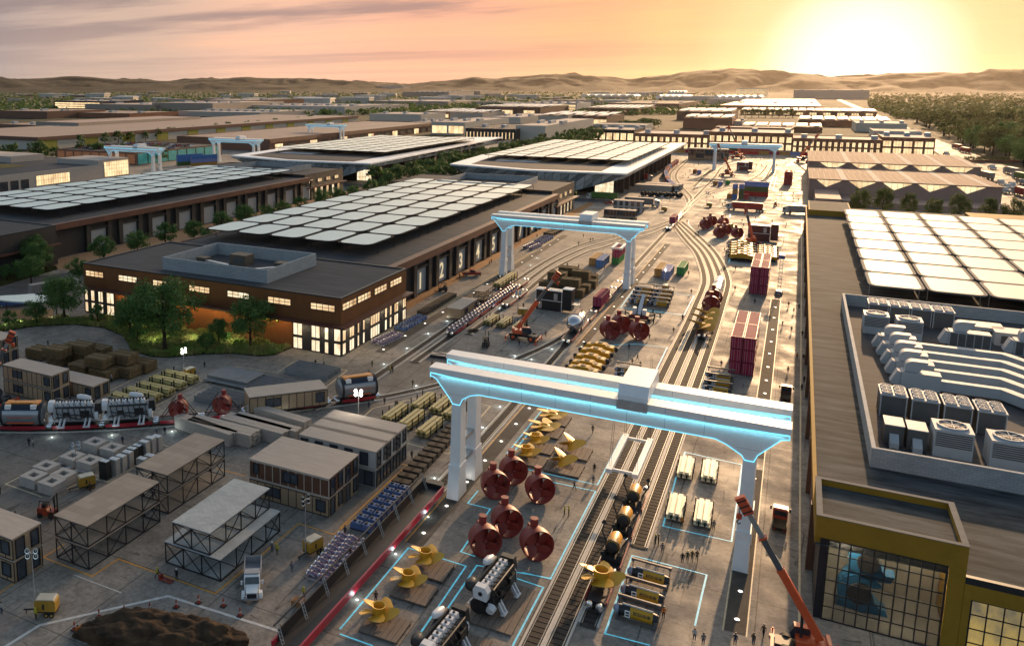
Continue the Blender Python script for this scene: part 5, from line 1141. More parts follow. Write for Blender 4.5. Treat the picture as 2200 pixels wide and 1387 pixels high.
# ---------------------------------------------------------------- trains
def flatcar(ln,col='red'):
    o=E('rail_flatcar'); tag(o,cat='rail wagon'); a=ln/2
    MB().box(-a+.3,-1.15,.95,a-.3,1.15,1.2).build('deck',STEEL,o)
    for s_ in (-1,1):
        mb=MB(); n=8; vs=[]
        for i in range(n+1):
            x=-a+.5+(ln-1.)*i/n; b=math.sin(PI*i/n)*.22
            vs+=[(x,s_*1.2,.72-b),(x,s_*1.34,.75-b),(x,s_*1.34,1.3),(x,s_*1.2,1.3)]
        fs=[]
        for i in range(n):
            for k in range(4): fs.append((4*i+k,4*i+(k+1)%4,4*i+4+(k+1)%4,4*i+4+k))
        fs+=[(0,1,2,3),(4*n,4*n+1,4*n+2,4*n+3)]; mb.add(vs,fs); mb.build('side_skirt',SKIRT,o,True)
    for x in (-a+1.6,a-1.6):
        mb=MB(); mb.box(x-1.1,-.9,.35,x+1.1,.9,.7)
        for e in (-.7,.7):
            for s_ in (-1,1): mb.cyl((x+e,s_*.72,.46),(x+e,s_*.84,.46),.42,.42,12)
        mb.build('bogie',BLACK,o)
    for s_ in (-1,1):
        mb=MB()
        for y in (-.62,.62): mb.lathe([(.0,0),(.42,.1),(.5,.5),(.38,.95),(0,1.05)],10,0,Matrix.Translation((s_*(a-.25)-(.0 if s_>0 else 1.05)+(-.1),y,1.0)),'x')
        mb.build('coupler_nose',CHROME,o,True)
    return o
def tank():
    o=E('transport_tank'); tag(o,cat='tank'); MB().lathe([(0,-4),(.9,-3.95),(1.55,-3.8),(1.9,-3.5),(1.95,-3.2),(1.95,3.2),(1.9,3.5),(1.5,3.7),(0,3.75)],26,0,Matrix.Translation((0,0,1.95)),'x').build('shell',mat('tank_grey',(.30,.31,.33),.25,.5,var=.12),o,True)
    mb=MB(); n=9
    vs=[];fs=[]
    for i in range(n+1):
        t=R(35+110*i/n)
        for x in (-3.15,3.15): vs.append((x,1.97*math.cos(t),1.95+1.97*math.sin(t)))
    mb.add(vs,[(2*i,2*i+1,2*i+3,2*i+2) for i in range(n)]); mb.build('dark_top_shell',mat('tank_navy',(.012,.018,.035),.3,.2),o,True)
    for s_ in (-1,1):
        mb=MB(); mb.lathe([(1.75,-.2),(2.03,-.2),(2.03,.2),(1.75,.2)],26,0,Matrix.Translation((s_*3.35,0,1.95)),'x'); mb.build('end_ring',STEEL,o,True)
        mb=MB(); mb.box(s_*2.2-.5,-1.5,2.9,s_*2.2+.5,-.95,3.9); mb.build('white_plate',WHITE,o)
    mb=MB(); mb.box(-2.7,-.55,3.8,2.7,.55,4.1); mb.box(-2.9,-.9,3.7,-1.9,.9,4.05); mb.box(1.9,-.9,3.7,2.9,.9,4.05); mb.build('orange_saddle',mat('tank_orange',(.65,.24,.03),.4,var=.1),o)
    mb=MB(); mb.box(-2.2,-2.0,1.9,2.2,-1.9,2.0); mb.box(-2.4,-1.75,.75,2.2,-1.55,.95); mb.build('side_stripe',ORANGE,o)
    mb=MB(); mb.box(-2.6,-1.1,0,-1.8,1.1,.5); mb.box(1.8,-1.1,0,2.6,1.1,.5); mb.build('saddle',STEEL,o); return o
def along(pts,s):
    """point and heading at distance s along the polyline"""
    for a,b in zip(pts,pts[1:]):
        a=Vector(a);b=Vector(b); l=(b-a).length; d=(b-a)/l
        if s<=l: p=a+d*s; return p,math.atan2(d.y,d.x)
        s-=l
    return b,math.atan2(d.y,d.x)
TLc=TL[:13]
def s_of(px,py):
    """distance along the left train line nearest to the ground seen at px,py"""
    q=g('p',px,py).to_2d(); best=(1e9,0); acc=0
    for a,b in zip(TLc,TLc[1:]):
        a=Vector(a);b=Vector(b); l=(b-a).length; t=max(0,min(l,(q-a).dot((b-a)/l))); e=(a+(b-a)/l*t-q).length
        if e<best[0]: best=(e,acc+t)
        acc+=l
    return best[1]
# distances along the left train line measured from its first point
LT=[(s_of(*q_),ln,ld_,nm) for q_,ln,ld_,nm in (((50,928),10.6,'tank','at the left picture edge'),((163,926),10.4,'engine','left'),((278,921),10.6,'engine','right'),((386,910),9.4,'thruster','left'),((482,903),9.,'thruster','right'),((574,893),8.6,None,'under the left half of the timber module'),((666,880),8.8,None,'under the right half of the timber module'),((760,856),9.2,'tank','at the head of the left train'))]
for s,ln,ld_,nm in LT:
    p,a=along(TLc,s)
    inst(flatcar,(ln-1.0,),f"red-skirted flat wagon {'of the left train carrying the '+nm+' '+ld_ if ld_ and 'tank'!=ld_ else ('under the tank '+nm if ld_ else nm)}",(p.x,p.y,.05),a,'red-skirted flat wagons of the left train')
    if ld_=='tank': inst(tank,(),f'grey and navy tank with orange saddle, {nm}',(p.x,p.y,1.28),a,'grey tanks on the left train',1.08)
    if ld_=='engine': inst(engine,('white',),f'white and black marine engine on the left train, {nm} one of the two',(p.x,p.y,1.2),a-PI/2,'marine engines',.92)
    if ld_=='thruster':
        inst(thruster,(),f'red ducted thruster lashed on the left train, {nm} one of the two',(p.x,p.y,1.25),R(18),'red ducted thrusters',.62)
        t=E('lashing_bars'); tag(t,f'black lashing bars holding the {nm} thruster on the left train','lashing bars'); t.location=(p.x,p.y,1.25); t.rotation_euler=(0,0,a)
        mb=MB()
        for x in (-3.4,3.4):
            for y in (-1.,1.): mb.bar((x,y,0),(x*.15,y*1.15,4.0),.12)
        mb.build('bar',STEEL,t)
p,a=along(TLc,s_of(618,887)); inst(module,('tan',),'timber house module riding on two wagons of the left train',(p.x,p.y,1.3),a,'timber house modules by the left train',1.1)
# trough wagon, lower left
def trough(ln):
    o=E('trough_wagon'); tag(o,cat='rail wagon'); 
    MB().box(-1.5,0,.9,1.5,ln,1.1).build('floor',STEEL,o)
    for s_ in (-1,1): MB().prism([(s_*1.5,.5),(s_*1.75,.7),(s_*1.75,1.75),(s_*1.5,1.75)],0,ln,0,XZ).build('side_skirt',mat('trough_red',(.46,.015,.035),.4,var=.12),o)
    mb=MB(); mb.box(-1.5,1.0,1.1,-1.35,ln,2.6); mb.bar((-1.7,.5,3.3),(-1.7,ln-.3,3.3),.16); mb.build('dark_side_wall',STEEL,o)
    mb=MB(); mb.prism([(-1.75,0),(1.75,0),(1.1,1.4),(-1.1,1.4)],.6,1.75,0,Matrix.Translation((0,ln,0))); mb.build('rounded_end',STEEL,o)
    for k in range(9):
        y=1.2+k*(ln-2)/8; mb=MB()
        for e in (-.22,.22): mb.bar((-1.75,y+e,3.3),(-.55,y+e-.4,.95),.07)
        for j in range(6):
            t=j/6.; u=(j+1)/6.; mb.bar((-1.75+1.2*t,y-.22-.4*t,3.3-2.35*t),(-1.75+1.2*u,y+.22-.4*u,3.3-2.35*u),.05)
        mb.build('lattice_strut',GALV,o)
    for y in (2.5,ln/2,ln-2.5):
        mb=MB(); mb.box(-.9,y-1.1,.3,.9,y+1.1,.7)
        for s_ in (-1,1):
            for e in (-.7,.7): mb.cyl((s_*.72,y+e,.45),(s_*.84,y+e,.45),.42,.42,12)
        mb.build('bogie',BLACK,o)
    return o
inst(trough,(44,),'long empty black and red trough wagon with lattice struts at the lower left',(-46.4,71.5,.05),0)
# middle train: silver tank, empty cars, maroon container
TM=[(-47,200),(-47,320)]
for i,s in enumerate((9.5,20.5,31,41.5,52,62.5,72.5,82)):
    inst(flatcar,(9.2,),f'red-skirted flat wagon on the middle rail line, {nth(i)} from the silver tank end',(-47.+.0*i-(.35 if s>60 else 0),198.5+s,.06),PI/2,'flat wagons of the middle train')
def silver_tank():
    o=E('silver_tank'); tag(o,cat='tank'); MB().lathe([(0,-4.6),(.9,-4.3),(1.6,-3.3),(1.85,-2.2),(1.9,0),(1.9,3.6),(1.7,4.3),(0,4.4)],24,0,Matrix.Translation((0,0,1.95)),'x').build('shell',mat('silver_shell',(.55,.57,.6),.2,.85,var=.08),o,True)
    MB().lathe([(1.93,-1.6),(1.98,-1.5),(1.98,-1.2),(1.93,-1.1)],24,0,Matrix.Translation((0,0,1.95)),'x').build('band',WHITE,o,True)
    mb=MB(); mb.box(-1,-.5,3.75,3.6,.5,4.0); mb.box(-1.1,-.7,3.6,-.4,.7,4.05); mb.box(3.0,-.7,3.6,3.7,.7,4.05); mb.build('orange_saddle',mat('saddle_copper',(.52,.24,.12),.45,var=.15),o); mb=MB(); mb.box(-2,-1,0,-1.2,1,.5); mb.box(2,-1,0,2.8,1,.5); mb.build('saddle',STEEL,o); return o
inst(silver_tank,(),'silver capsule tank with rounded nose on the middle train beside the orange crane',(-47.1,214.5,1.3),PI/2,None,1.1)
cont('maroon','maroon container riding on the middle train',-47.,245.5,1.3,group=None)
# purple pump train and its neighbours
for i in range(7): 
    inst(flatcar,(9.4,),f'flat wagon loaded with purple pumps, {nth(i)} from the near end',(-75,200.5+i*9.8,.06),PI/2,'flat wagons of the pump train')
for i in range(24):
    for j in range(2): inst(pump,(),f"purple pump riding on the pump train, {nth(i)} from the near end in the {('left','right')[j]} file",(-75.6+j*1.2,197.2+i*2.35,1.28),PI/2,'purple pumps on the pump train',1.05)
inst(module,('tan',),'narrow timber module standing on the rail line beside the purple pump train',(-79.2,216,1.0),PI/2,'timber house modules by the pump train',.9)
o=inst(two_storey,(DECKW,False),'low open steel frame on the rail line behind the timber module',(-79,233,.9),0,None,.55)
for i in range(2): inst(flatcar,(9.4,),f"empty flat wagon on the inner left lane beside the yard crane, {('near','far')[i]} one",(-71.2,234.5+i*10.2,.06),PI/2,'empty flat wagons on the inner left lane')
for i in range(2): inst(pipe_bundle,(0,),f"cradle of pale sections at the rear of the pump train, {('near','far')[i]} one",(-79.5,252+i*9,1.0),0,'section cradles on the pump train',1.25)
for i in range(3): inst(flatcar,(9.4,),f'flat wagon under the rear cargo of the outer left lane, {nth(i)} from the near end',(-78.8,232+i*10,.06),PI/2,'flat wagons of the outer left lane')
# right train of lane three: machines and propeller
for i in range(4): inst(flatcar,(8.0,),f'red-skirted flat wagon on the third lane, {nth(i)} from the near end with the propeller',(-17.5,101.2+i*8.7,.06),PI/2,'flat wagons of the third lane train')
inst(propeller,('five',),'golden five-bladed propeller lashed on the wagon at the bottom of the third lane',(-17.7,101.5,1.25),R(12),'golden ship propellers on platforms',.82)
def rov():
    o=E('survey_robot'); tag(o,cat='subsea robot'); MB().lathe([(0,-2.1),(.5,-2.0),(.75,-1.6)],16,0,Matrix.Translation((0,0,1.7)),'y').build('lens_nose',BLACK,o,True)
    MB().lathe([(.75,-1.6),(.8,-1.4),(.8,1.2),(.6,1.7),(0,1.8)],18,0,Matrix.Translation((0,0,1.7)),'y').build('hull',mat('rov_orange',(.85,.36,.015),.4,var=.12),o,True)
    mb=MB()
    for k in range(6): a=2*PI*k/6; mb.bar((.84*math.cos(a),-1.2,1.7+.84*math.sin(a)),(.84*math.cos(a),-.2,1.7+.84*math.sin(a)),.08)
    mb.lathe([(.82,-.2),(.9,-.2),(.9,.1),(.82,.1)],18,0,Matrix.Translation((0,-1.3,1.7)),'y'); mb.build('cage',STEEL,o)
    mb=MB(); mb.box(-1.2,-2.2,.05,1.2,2.2,.5); mb.box(-1.1,-1.8,.5,-.7,1.9,1.2); mb.box(.7,-1.8,.5,1.1,1.9,1.2); mb.cyl((-1.0,-2.2,.8),(-1.0,-1.5,.8),.35,.35,10); mb.cyl((1.0,-2.2,.8),(1.0,-1.5,.8),.35,.35,10); mb.build('chassis',BLACK,o)
    mb=MB()
    for s_ in (-1,1): mb.tube([(s_*1.0,.2,1.2),(s_*1.7,.6,2.4),(s_*1.6,1.1,3.3)],.1,6); mb.lathe([(0,0),(.35,.1),(.2,.4)],8,0,Matrix.Translation((s_*1.6,1.1,3.2)),'z')
    mb.build('arm',STEEL,o); return o
for i in range(3): inst(rov,(),f"orange-bodied survey robot on the third lane train, {('nearest','middle','farthest')[i]} of three",(-17.6,109.6+i*7.9,1.3),0,'orange survey robots on the third lane train',1.05)
# right curve train
RT=S4(1,40)
def on4(k,y): 
    P=S4(k,40)
    for a,b in zip(P,P[1:]):
        if a[1]<=y<=b[1]: t=(y-a[1])/(b[1]-a[1]); return a[0]+(b[0]-a[0])*t,math.atan2(b[1]-a[1],b[0]-a[0])
for i,y in enumerate((229,238.5,248,258,269,280.5)):
    x,a=on4(2,y); inst(flatcar,(8.6,),f'flat wagon on the curving third lane by the maroon stacks, {nth(i)} from the near end',(x,y,.06),a,'flat wagons of the curving third lane')
for i,y in enumerate((228.5,235,241.5)): x,a=on4(2,y); inst(propeller,('three',),f"three-bladed golden propeller lashed upright on the curving third lane, {('nearest','middle','farthest')[i]}",(x,y,1.2),R(60),'golden propellers on the curving third lane',1.05)
for i,y in enumerate((250,259.)): x,a=on4(2,y); inst(thruster,(),f"red ducted thruster riding the curving third lane, {('near','far')[i]} one",(x,y,1.2),R(8),'red ducted thrusters',.8)
WH=mat('hopper_white',(.62,.6,.56),.45,var=.1)
def hopper():
    o=E('tank_car_load'); tag(o,cat='tank'); MB().prism([(-1.4,0),(1.4,0),(1.5,1.6),(1.1,2.9),(0,3.3),(-1.1,2.9),(-1.5,1.6)],-3.7,3.7,0,YZ.inverted()@YZ@XZ).build('shell',WH,o); MB().box(-1.52,-3.9,.05,1.52,-3.72,1.9).build('end_panel',GALV,o); MB().box(-.7,-3.8,1.95,.7,-3.7,2.3).build('vent',STEEL,o); return o
for i,y in enumerate((271.,280.5)): x,a=on4(2,y); inst(hopper,(),f"pale rounded tank load on the curving third lane, {('near','far')[i]} one",(x,y,1.2),a-PI/2,'pale tank loads on the curving third lane',1.05)
# junction train
for i,(y,ld_) in enumerate(((398,0),(408.5,1),(419,1),(430,0),(440,0))):
    inst(flatcar,(9.2,),f'flat wagon at the rail junction, {nth(i)} from the near end',(-47.9-.02*i,y,.06),R(91),'flat wagons at the junction')
cont('maroon','maroon container riding on the wagons at the rail junction',-48.1,413.5,1.3,group=None)
PF=[(-50.7,495),(-57,530),(-70.3,584),(-78,632),(-82.3,682),(-84.7,798)]
for i,(s,col) in enumerate(((52,'grey'),(66,'indigo'),(82,'indigo'),(100,'red'),(114,'indigo'),(129,'blue'),(144,'indigo'),(160,'maroon'),(176,'red'),(194,'indigo'),(210,'red'),(226,'maroon'),(242,'maroon'))):
    p,a=along(PF,s); cont(col,f'{col} container on the curving far train by the white-edged hall, {nth(i)} from its near end',p.x-3,p.y,1.0,a,13,'containers on the curving far train')
    inst(flatcar,(13,),f'wagon of the curving far container train, {nth(i)} from the near end',(p.x-3,p.y,.06),a,'wagons of the curving far train')
# ---------------------------------------------------------------- cranes
CRST=MB
def boom_parts(o,piv,az,el,ln,w):
    """telescopic boom from pivot: red base section, grey inner sections, striped head with hook"""
    d=Vector((math.cos(el)*math.cos(az),math.cos(el)*math.sin(az),math.sin(el))); p=Vector(piv)
    MB().bar(p,p+d*ln*.5,w,0,w*1.15).build('boom_base',ORANGE,o)
    b=MB().bar(p+d*ln*.5,p+d*ln*.74,w*.78,0,w*.9).build('boom_section',mat('boom_grey',(.10,.10,.105),.45,.2),o); MB().bar(p+d*ln*.74,p+d*ln*.96,w*.62,0,w*.72).build('boom_section',mat('boom_grey2',(.26,.25,.24),.45,.2),o)
    for t in (.5,.735): MB().bar(p+d*ln*t,p+d*ln*(t+.012),w*1.1,0,w*1.3).build('boom_collar',ORANGE,o)
    tip=p+d*ln; m=mat('hazard_head',(.52,.07,.02),.5,var=.1)
    h=MB(); h.bar(tip-d*1.6,tip+d*.9,w*.95,0,w*1.5); 
    for k in range(3): h.bar(tip-d*(1.3-.8*k),tip-d*(1.1-.8*k),w*1.0,1,w*1.56)
    h.build('boom_head',[m,STEEL],o)
    k=MB(); ht=tip+d*.6; k.cyl(ht,ht-Vector((0,0,2.2)),.05,.05,5,1); k.lathe([(0,-.5),(.35,-.3),(.35,.3),(0,.5)],8,0,Matrix.Translation(ht-Vector((0,0,2.5)))); k.tube([ht-Vector((0,0,3.0)),ht-Vector((.25,0,3.3)),ht-Vector((0,0,3.6)),ht-Vector((-.25,0,3.4))],.08,5,1); k.build('hook_block',[m,STEEL],o)
    c=MB(); q=p+Vector((math.cos(az)*2.2,math.sin(az)*2.2,-.6)); c.cyl(q,p+d*ln*.22,.18,.18,8); c.build('lift_cylinder',STEEL,o)
def rough_crane(az,el,ln):
    o=E('mobile_crane'); tag(o,cat='mobile crane')
    mb=MB(); mb.box(-3.6,-1.1,.9,3.6,1.1,1.5); mb.build('chassis',STEEL,o)
    for x in (-2.3,2.3):
        for s_ in (-1,1):
            w=MB(); w.cyl((x,s_*1.05,.85),(x,s_*1.75,.85),.85,.85,18,0); w.cyl((x,s_*1.74,.85),(x,s_*1.8,.85),.42,.42,12,1); w.build('wheel',[BLACK,ORANGE],o,True)
    for x in (-3.9,3.9):
        m=MB(); m.box(x-.2,-2.9,.7,x+.2,2.9,1.05)
        for s_ in (-1,1): m.cyl((x,s_*2.8,.1),(x,s_*2.8,1.3),.12,.12,8); m.cyl((x,s_*2.8,.0),(x,s_*2.8,.1),.4,.4,10)
        m.build('outrigger',ORANGE,o)
    T=Matrix.Rotation(az,4,'Z'); m=MB(); m.cyl((0,0,1.5),(0,0,1.8),1.1,1.1,16,0,True); m.box(-2.4,-1.2,1.8,1.2,1.2,2.7,0,T); m.box(-2.9,-1.2,1.9,-2.4,1.2,3.2,0,T); m.build('superstructure',ORANGE,o)
    m=MB(); m.prism([(-.6,1.8),(1.5,1.8),(1.9,2.6),(1.3,3.6),(-.6,3.6)],-1.75,-.75,0,T@XZ); m.build('cab',[GLASS],o); m=MB(); m.box(-.65,-1.8,3.6,1.35,-.7,3.72,0,T); m.box(-.7,-1.78,1.8,-.58,-.72,3.6,0,T); m.build('cab_roof',ORANGE,o)
    boom_parts(o,(-1.6*math.cos(az),-1.6*math.sin(az),3.0),az,el,ln,.85); return o
def crane(c,x,y,label,az,el,ln,s=1.,rz=0):
    q=g(c,x,y); return inst(rough_crane,(az,el,ln),label,(q.x,q.y,.03),rz,'orange mobile cranes',s)
def aim(c,x,y,tx,ty,ln_guess=None,dep=0.,piv_h=3.0):
    """azimuth, elevation and length of a boom whose tip is seen at tx,ty, with the tip dep metres further along +y"""
    q=g(c,x,y)+Vector((0,0,piv_h)); t=gd(c,tx,ty,q.y+dep); d=t-q; return math.atan2(d.y,d.x),math.atan2(d.z,math.hypot(d.x,d.y)),d.length
a,e,l=aim('c5',1170,790,1400,415,dep=3); crane('c5',1165,795,'orange crane with raised boom crossing the black generator in the middle yard',a,e,l+1.5,1.)
a,e,l=aim('c9',775,1450,305,440,dep=-1); q=g('c9',790,1455); inst(rough_crane,(a,e,l/.85),'orange crane at the bottom right edge with a long boom leaning left',(q.x,q.y,.03),0,'orange mobile cranes',.85)
a,e,l=aim('M',-60,1110,205,385,dep=4); crane('M',-60,1120,'orange crane at the left picture edge with its boom across the timber module',a,e,l,1.)
a,e,l=aim('J',1140,520,1075,130,dep=6); crane('J',1145,525,'orange crane behind the right yellow sled row with a slim raised boom',a,e,l,1.)
a,e,l=aim('N',1370,650,1280,415,dep=0); crane('N',1375,652,'far orange crane with boom leaning left, beside the green container',a,e,l,1.25)
a,e,l=aim('N',1465,485,1395,285,dep=0); crane('N',1468,487,'far orange crane under the far white gantry beam',a,e,l,1.5)
a,e,l=aim('N',2085,520,2200,350,dep=0); crane('N',2085,525,'far orange crane beside the sawtooth hall wall',a,e,l,1.5)
# ---------------------------------------------------------------- vehicles
TAN2=mat('trailer_yellow',(.42,.23,.025),.5,var=.2); CREAM=mat('trailer_top',(.45,.42,.34),.5)
def light_tower(h,lit):
    o=E('light_tower'); tag(o,cat='light tower')
    MB().prism([(-1.3,.7),(1.3,.7),(1.3,1.9),(1.15,2.15),(-1.15,2.15),(-1.3,1.9)],-.75,.75,0,XZ).build('body',TAN2,o); MB().prism([(-1.18,2.152),(1.18,2.152),(1.0,2.26),(-1.0,2.26)],-.72,.72,0,XZ).build('lid',CREAM,o)
    mb=MB(); mb.bar((-1.2,0,.6),(-2.9,0,.5),.14); mb.box(-1.3,-.7,.5,1.3,.7,.69); mb.cyl((-2.6,0,0),(-2.6,0,.5),.06,.06,6); mb.box(-.3,-.77,1.0,-.05,-.74,1.7); mb.build('drawbar',STEEL,o)
    for x in (.2,.85):
        for s_ in (-1,1): w=MB(); w.cyl((x,s_*.72,.32),(x,s_*.95,.32),.32,.32,12,0); w.cyl((x,s_*.94,.32),(x,s_*.97,.32),.16,.16,8,1); w.build('wheel',[BLACK,TAN2],o)
    mb=MB(); mb.cyl((-1.45,0,.6),(-1.45,0,h*.55),.09,.09,8); mb.cyl((-1.45,0,h*.55),(-1.45,0,h),.06,.06,8); mb.bar((-2.1,0,h),(-.8,0,h),.08); mb.build('mast',GALV,o)
    for x in (-1.95,-.95):
        for z in (h+.35,h-.35):
            m=MB(); m.lathe([(.12,.3),(.3,.0),(.34,-.02)],10,0,Matrix.Translation((x,-.05,z))@Matrix.Rotation(R(65),4,'X')); m.add([(x+.3*math.cos(2*PI*i/10),-.12+.3*.42*math.sin(2*PI*i/10)*1,z+.3*math.sin(2*PI*i/10)) for i in range(10)],[tuple(range(10))[::-1]],1); m.build('floodlight',[STEEL,LAMP if lit else CHROME],o)
    return o
LTW=[('c7',300,1180,'yellow light tower trailer alone at the lower left before the white line',8.,0,28),('c7',550,385,'light tower trailer beside the square ring stacks',7.6,0,60),('c7',1985,795,'light tower trailer between the steel frames and the purple pumps',8.4,0,75),('c4',1200,1035,'lit light tower beside the olive bundles before the planting',6.6,1,80),('c5',1160,645,'light tower trailer left of the black generator',6.6,0,10),('I',2030,1020,'lit light tower trailer behind the right submersible column',7.4,1,80),('N',780,985,'light mast trailer before the grey lorry',7.5,0,0),('N',1205,945,'light mast trailer right of the rail junction',7.5,0,0),('J',935,350,'lit light tower among the far red thrusters',6,1,70)]
for c,x,y,lb,h,lit,rz in LTW:
    q=g(c,x,y); inst(light_tower,(h,lit),lb,(q.x,q.y,.02),R(rz),'trailer light towers')
    if lit: lampl(q.x,q.y-2,h,250,(1,.95,.85),.5)
q=g('p',772,948); inst(light_tower,(9.5,1),'lit light mast rising behind the grey module block',(q.x+1.4,q.y,.02),R(20),'trailer light towers'); lampl(q.x,q.y-2,9,200)
def forklift(col):
    o=E('forklift'); tag(o,cat='forklift'); cm=mat('lift_'+col,{'red':(.30,.05,.02),'black':(.03,.03,.03)}[col],.5)
    MB().prism([(-1.2,.4),(1.0,.4),(1.0,1.0),(.3,1.0),(.1,1.25),(-1.2,1.35)],-.6,.6,0,XZ).build('body',cm,o)
    mb=MB()
    for x,x2 in ((-1.0,-.8),(.75,.5)):
        for s_ in (-1,1): mb.bar((x,s_*.55,1.0),(x2,s_*.52,2.3),.09)
    mb.box(-.9,-.58,2.3,.55,.58,2.38); mb.build('overhead_guard',STEEL,o)
    mb=MB()
    for s_ in (-1,1): mb.bar((1.2,s_*.35,.1),(1.2,s_*.35,3.2),.14); mb.bar((1.3,s_*.3,.12),(2.4,s_*.3,.1),.12,0,.06)
    for z in (.5,1.6,3.1): mb.bar((1.2,-.4,z),(1.2,.4,z),.12)
    mb.build('mast',STEEL,o); MB().box(-.7,-.3,1.3,-.1,.3,1.8).build('seat',BLACK,o)
    for x,r in ((-.8,.36),(.75,.45)):
        for s_ in (-1,1): MB().cyl((x,s_*.45,r),(x,s_*.7,r),r,r,12).build('wheel',BLACK,o)
    return o
for c,x,y,col,rz,lb in (('c7',305,565,'red',20,'dark red forklift left of the nearer steel frame'),('c5',925,840,'black',100,'black forklift in front of the pipe bundles in the middle yard'),('c5',655,490,'black',200,'black forklift on the earth apron by dock door 1'),('J',1415,110,'red',90,'red forklift in the far yard right of the red lorry')):
    q=g(c,x,y); inst(forklift,(col,),lb,(q.x,q.y,.02),R(rz),'forklifts',1.15)
def wheel(o,x,y,r,w,rim=GALV):
    m=MB(); m.cyl((x,y-w/2,r),(x,y+w/2,r),r,r,14,0); m.cyl((x,y-w/2-.02,r),(x,y+w/2+.02,r),r*.55,r*.55,10,1); m.build('wheel',[BLACK,rim],o)
def dump_truck():
    o=E('dump_truck'); tag(o,cat='dump truck')      # nose towards -y
    MB().box(-.5,-3.6,.55,.5,4.2,.9).build('chassis',STEEL,o)
    MB().prism([(-4.2,.7),(-2.4,.7),(-2.4,1.75),(-4.1,1.5)],-.85,.85,0,YZ).build('bonnet',WHITE,o)
    MB().prism([(-2.4,.7),(-.6,.7),(-.6,2.75),(-1.9,2.8),(-2.4,1.8)],-1.15,1.15,0,YZ).build('cab',WHITE,o)
    m=MB(); m.add([(-1.05,-2.44,1.82),(1.05,-2.44,1.82),(1.0,-1.98,2.68),(-1.0,-1.98,2.68)],[(0,1,2,3)]); m.build('windscreen',GLASS,o); MB().box(-.7,-4.28,.75,.7,-4.2,1.4).build('grille',STEEL,o); MB().box(-1.15,-4.45,.5,1.15,-4.2,.75).build('bumper',GALV,o)
    for s_ in (-1,1): MB().box(s_*1.0-.15,-4.3,.85,s_*1.0+.15,-4.18,1.1).build('headlight',CHROME,o); m=MB(); m.box(s_*1.55-.12,-2.3,1.7,s_*1.55+.12,-2.15,2.3); m.bar((s_*1.1,-2.2,2.2),(s_*1.5,-2.2,2.2),.05); m.build('mirror',WHITE,o); m=MB(); m.frus(s_*1.25-.3,-4.0,s_*1.25+.3,-2.6,.5,1.2,.05,.3); m.build('fender',WHITE,o)
    mb=MB(); mb.box(-1.25,-.4,1.0,1.25,4.4,1.15); 
    for s_ in (-1,1): mb.box(s_*1.25-.06,-.4,1.15,s_*1.25+.06,4.4,2.5)
    mb.box(-1.19,-.4,1.15,1.19,-.28,2.9); mb.box(-1.19,4.3,1.15,1.19,4.4,2.3); mb.box(-1.1,-1.5,2.85,1.1,-.2,3.0); mb.build('tipper_body',mat('tipper_grey',(.30,.31,.33),.5,.2),o)
    for y in (-3.3,2.0,3.3):
        for s_ in (-1,1):
            m=MB(); m.cyl((s_*.85,y,.52),(s_*1.2,y,.52),.52,.52,14,0); m.cyl((s_*1.19,y,.52),(s_*1.22,y,.52),.25,.25,10,1); m.build('wheel',[BLACK,CHROME],o)
    return o
q=g('c7',1595,1100); inst(dump_truck,(),'white dump truck with empty grey tipper facing the camera',(q.x-1.7,q.y+2.7,.02),R(33),None,.86)
def pickup(col):
    o=E('pickup_truck'); tag(o,cat='pickup truck'); m=mat('car_'+col,{'red':(.30,.02,.015),'brown':(.10,.035,.02),'white':(.6,.6,.6),'grey':(.2,.2,.21),'blue':(.05,.09,.2)}[col],.3,.1,var=.06,coat=.6)
    MB().prism([(-2.7,.45),(2.7,.45),(2.7,1.0),(1.4,1.12),(-2.7,1.12)],-.95,.95,0,XZ).build('body',m,o); MB().prism([(-.6,1.12),(1.35,1.12),(.75,1.8),(-.5,1.85)],-.85,.85,0,XZ).build('cab',m,o)
    mb=MB(); mb.prism([(-.4,1.2),(1.12,1.2),(.66,1.72),(-.38,1.74)],-.87,.87,0,XZ); mb.add([(1.3,-.75,1.16),(1.3,.75,1.16),(.82,.7,1.76),(.82,-.7,1.76)],[(0,1,2,3)]); mb.build('windows',GLASS,o)
    MB().box(-2.6,-.8,1.125,-.75,.8,1.14).build('load_bed',STEEL,o)
    for x in (-1.7,1.75):
        for y in (-.85,.85): wheel(o,x,y,.4,.25)
    for s_ in (-1,1): MB().box(2.66,s_*.7-.2,.75,2.74,s_*.7+.2,.95).build('headlight',CHROME,o)
    return o
for c,x,y,col,rz,lb in (('c5',835,390,'red',30,'red pickup truck parked before dock doors 2 and 3'),('N',265,920,'red',5,'red car beside the green lorry'),):
    q=g(c,x,y); inst(pickup,(col,),lb,(q.x,q.y,.03),R(rz),None,1.15)
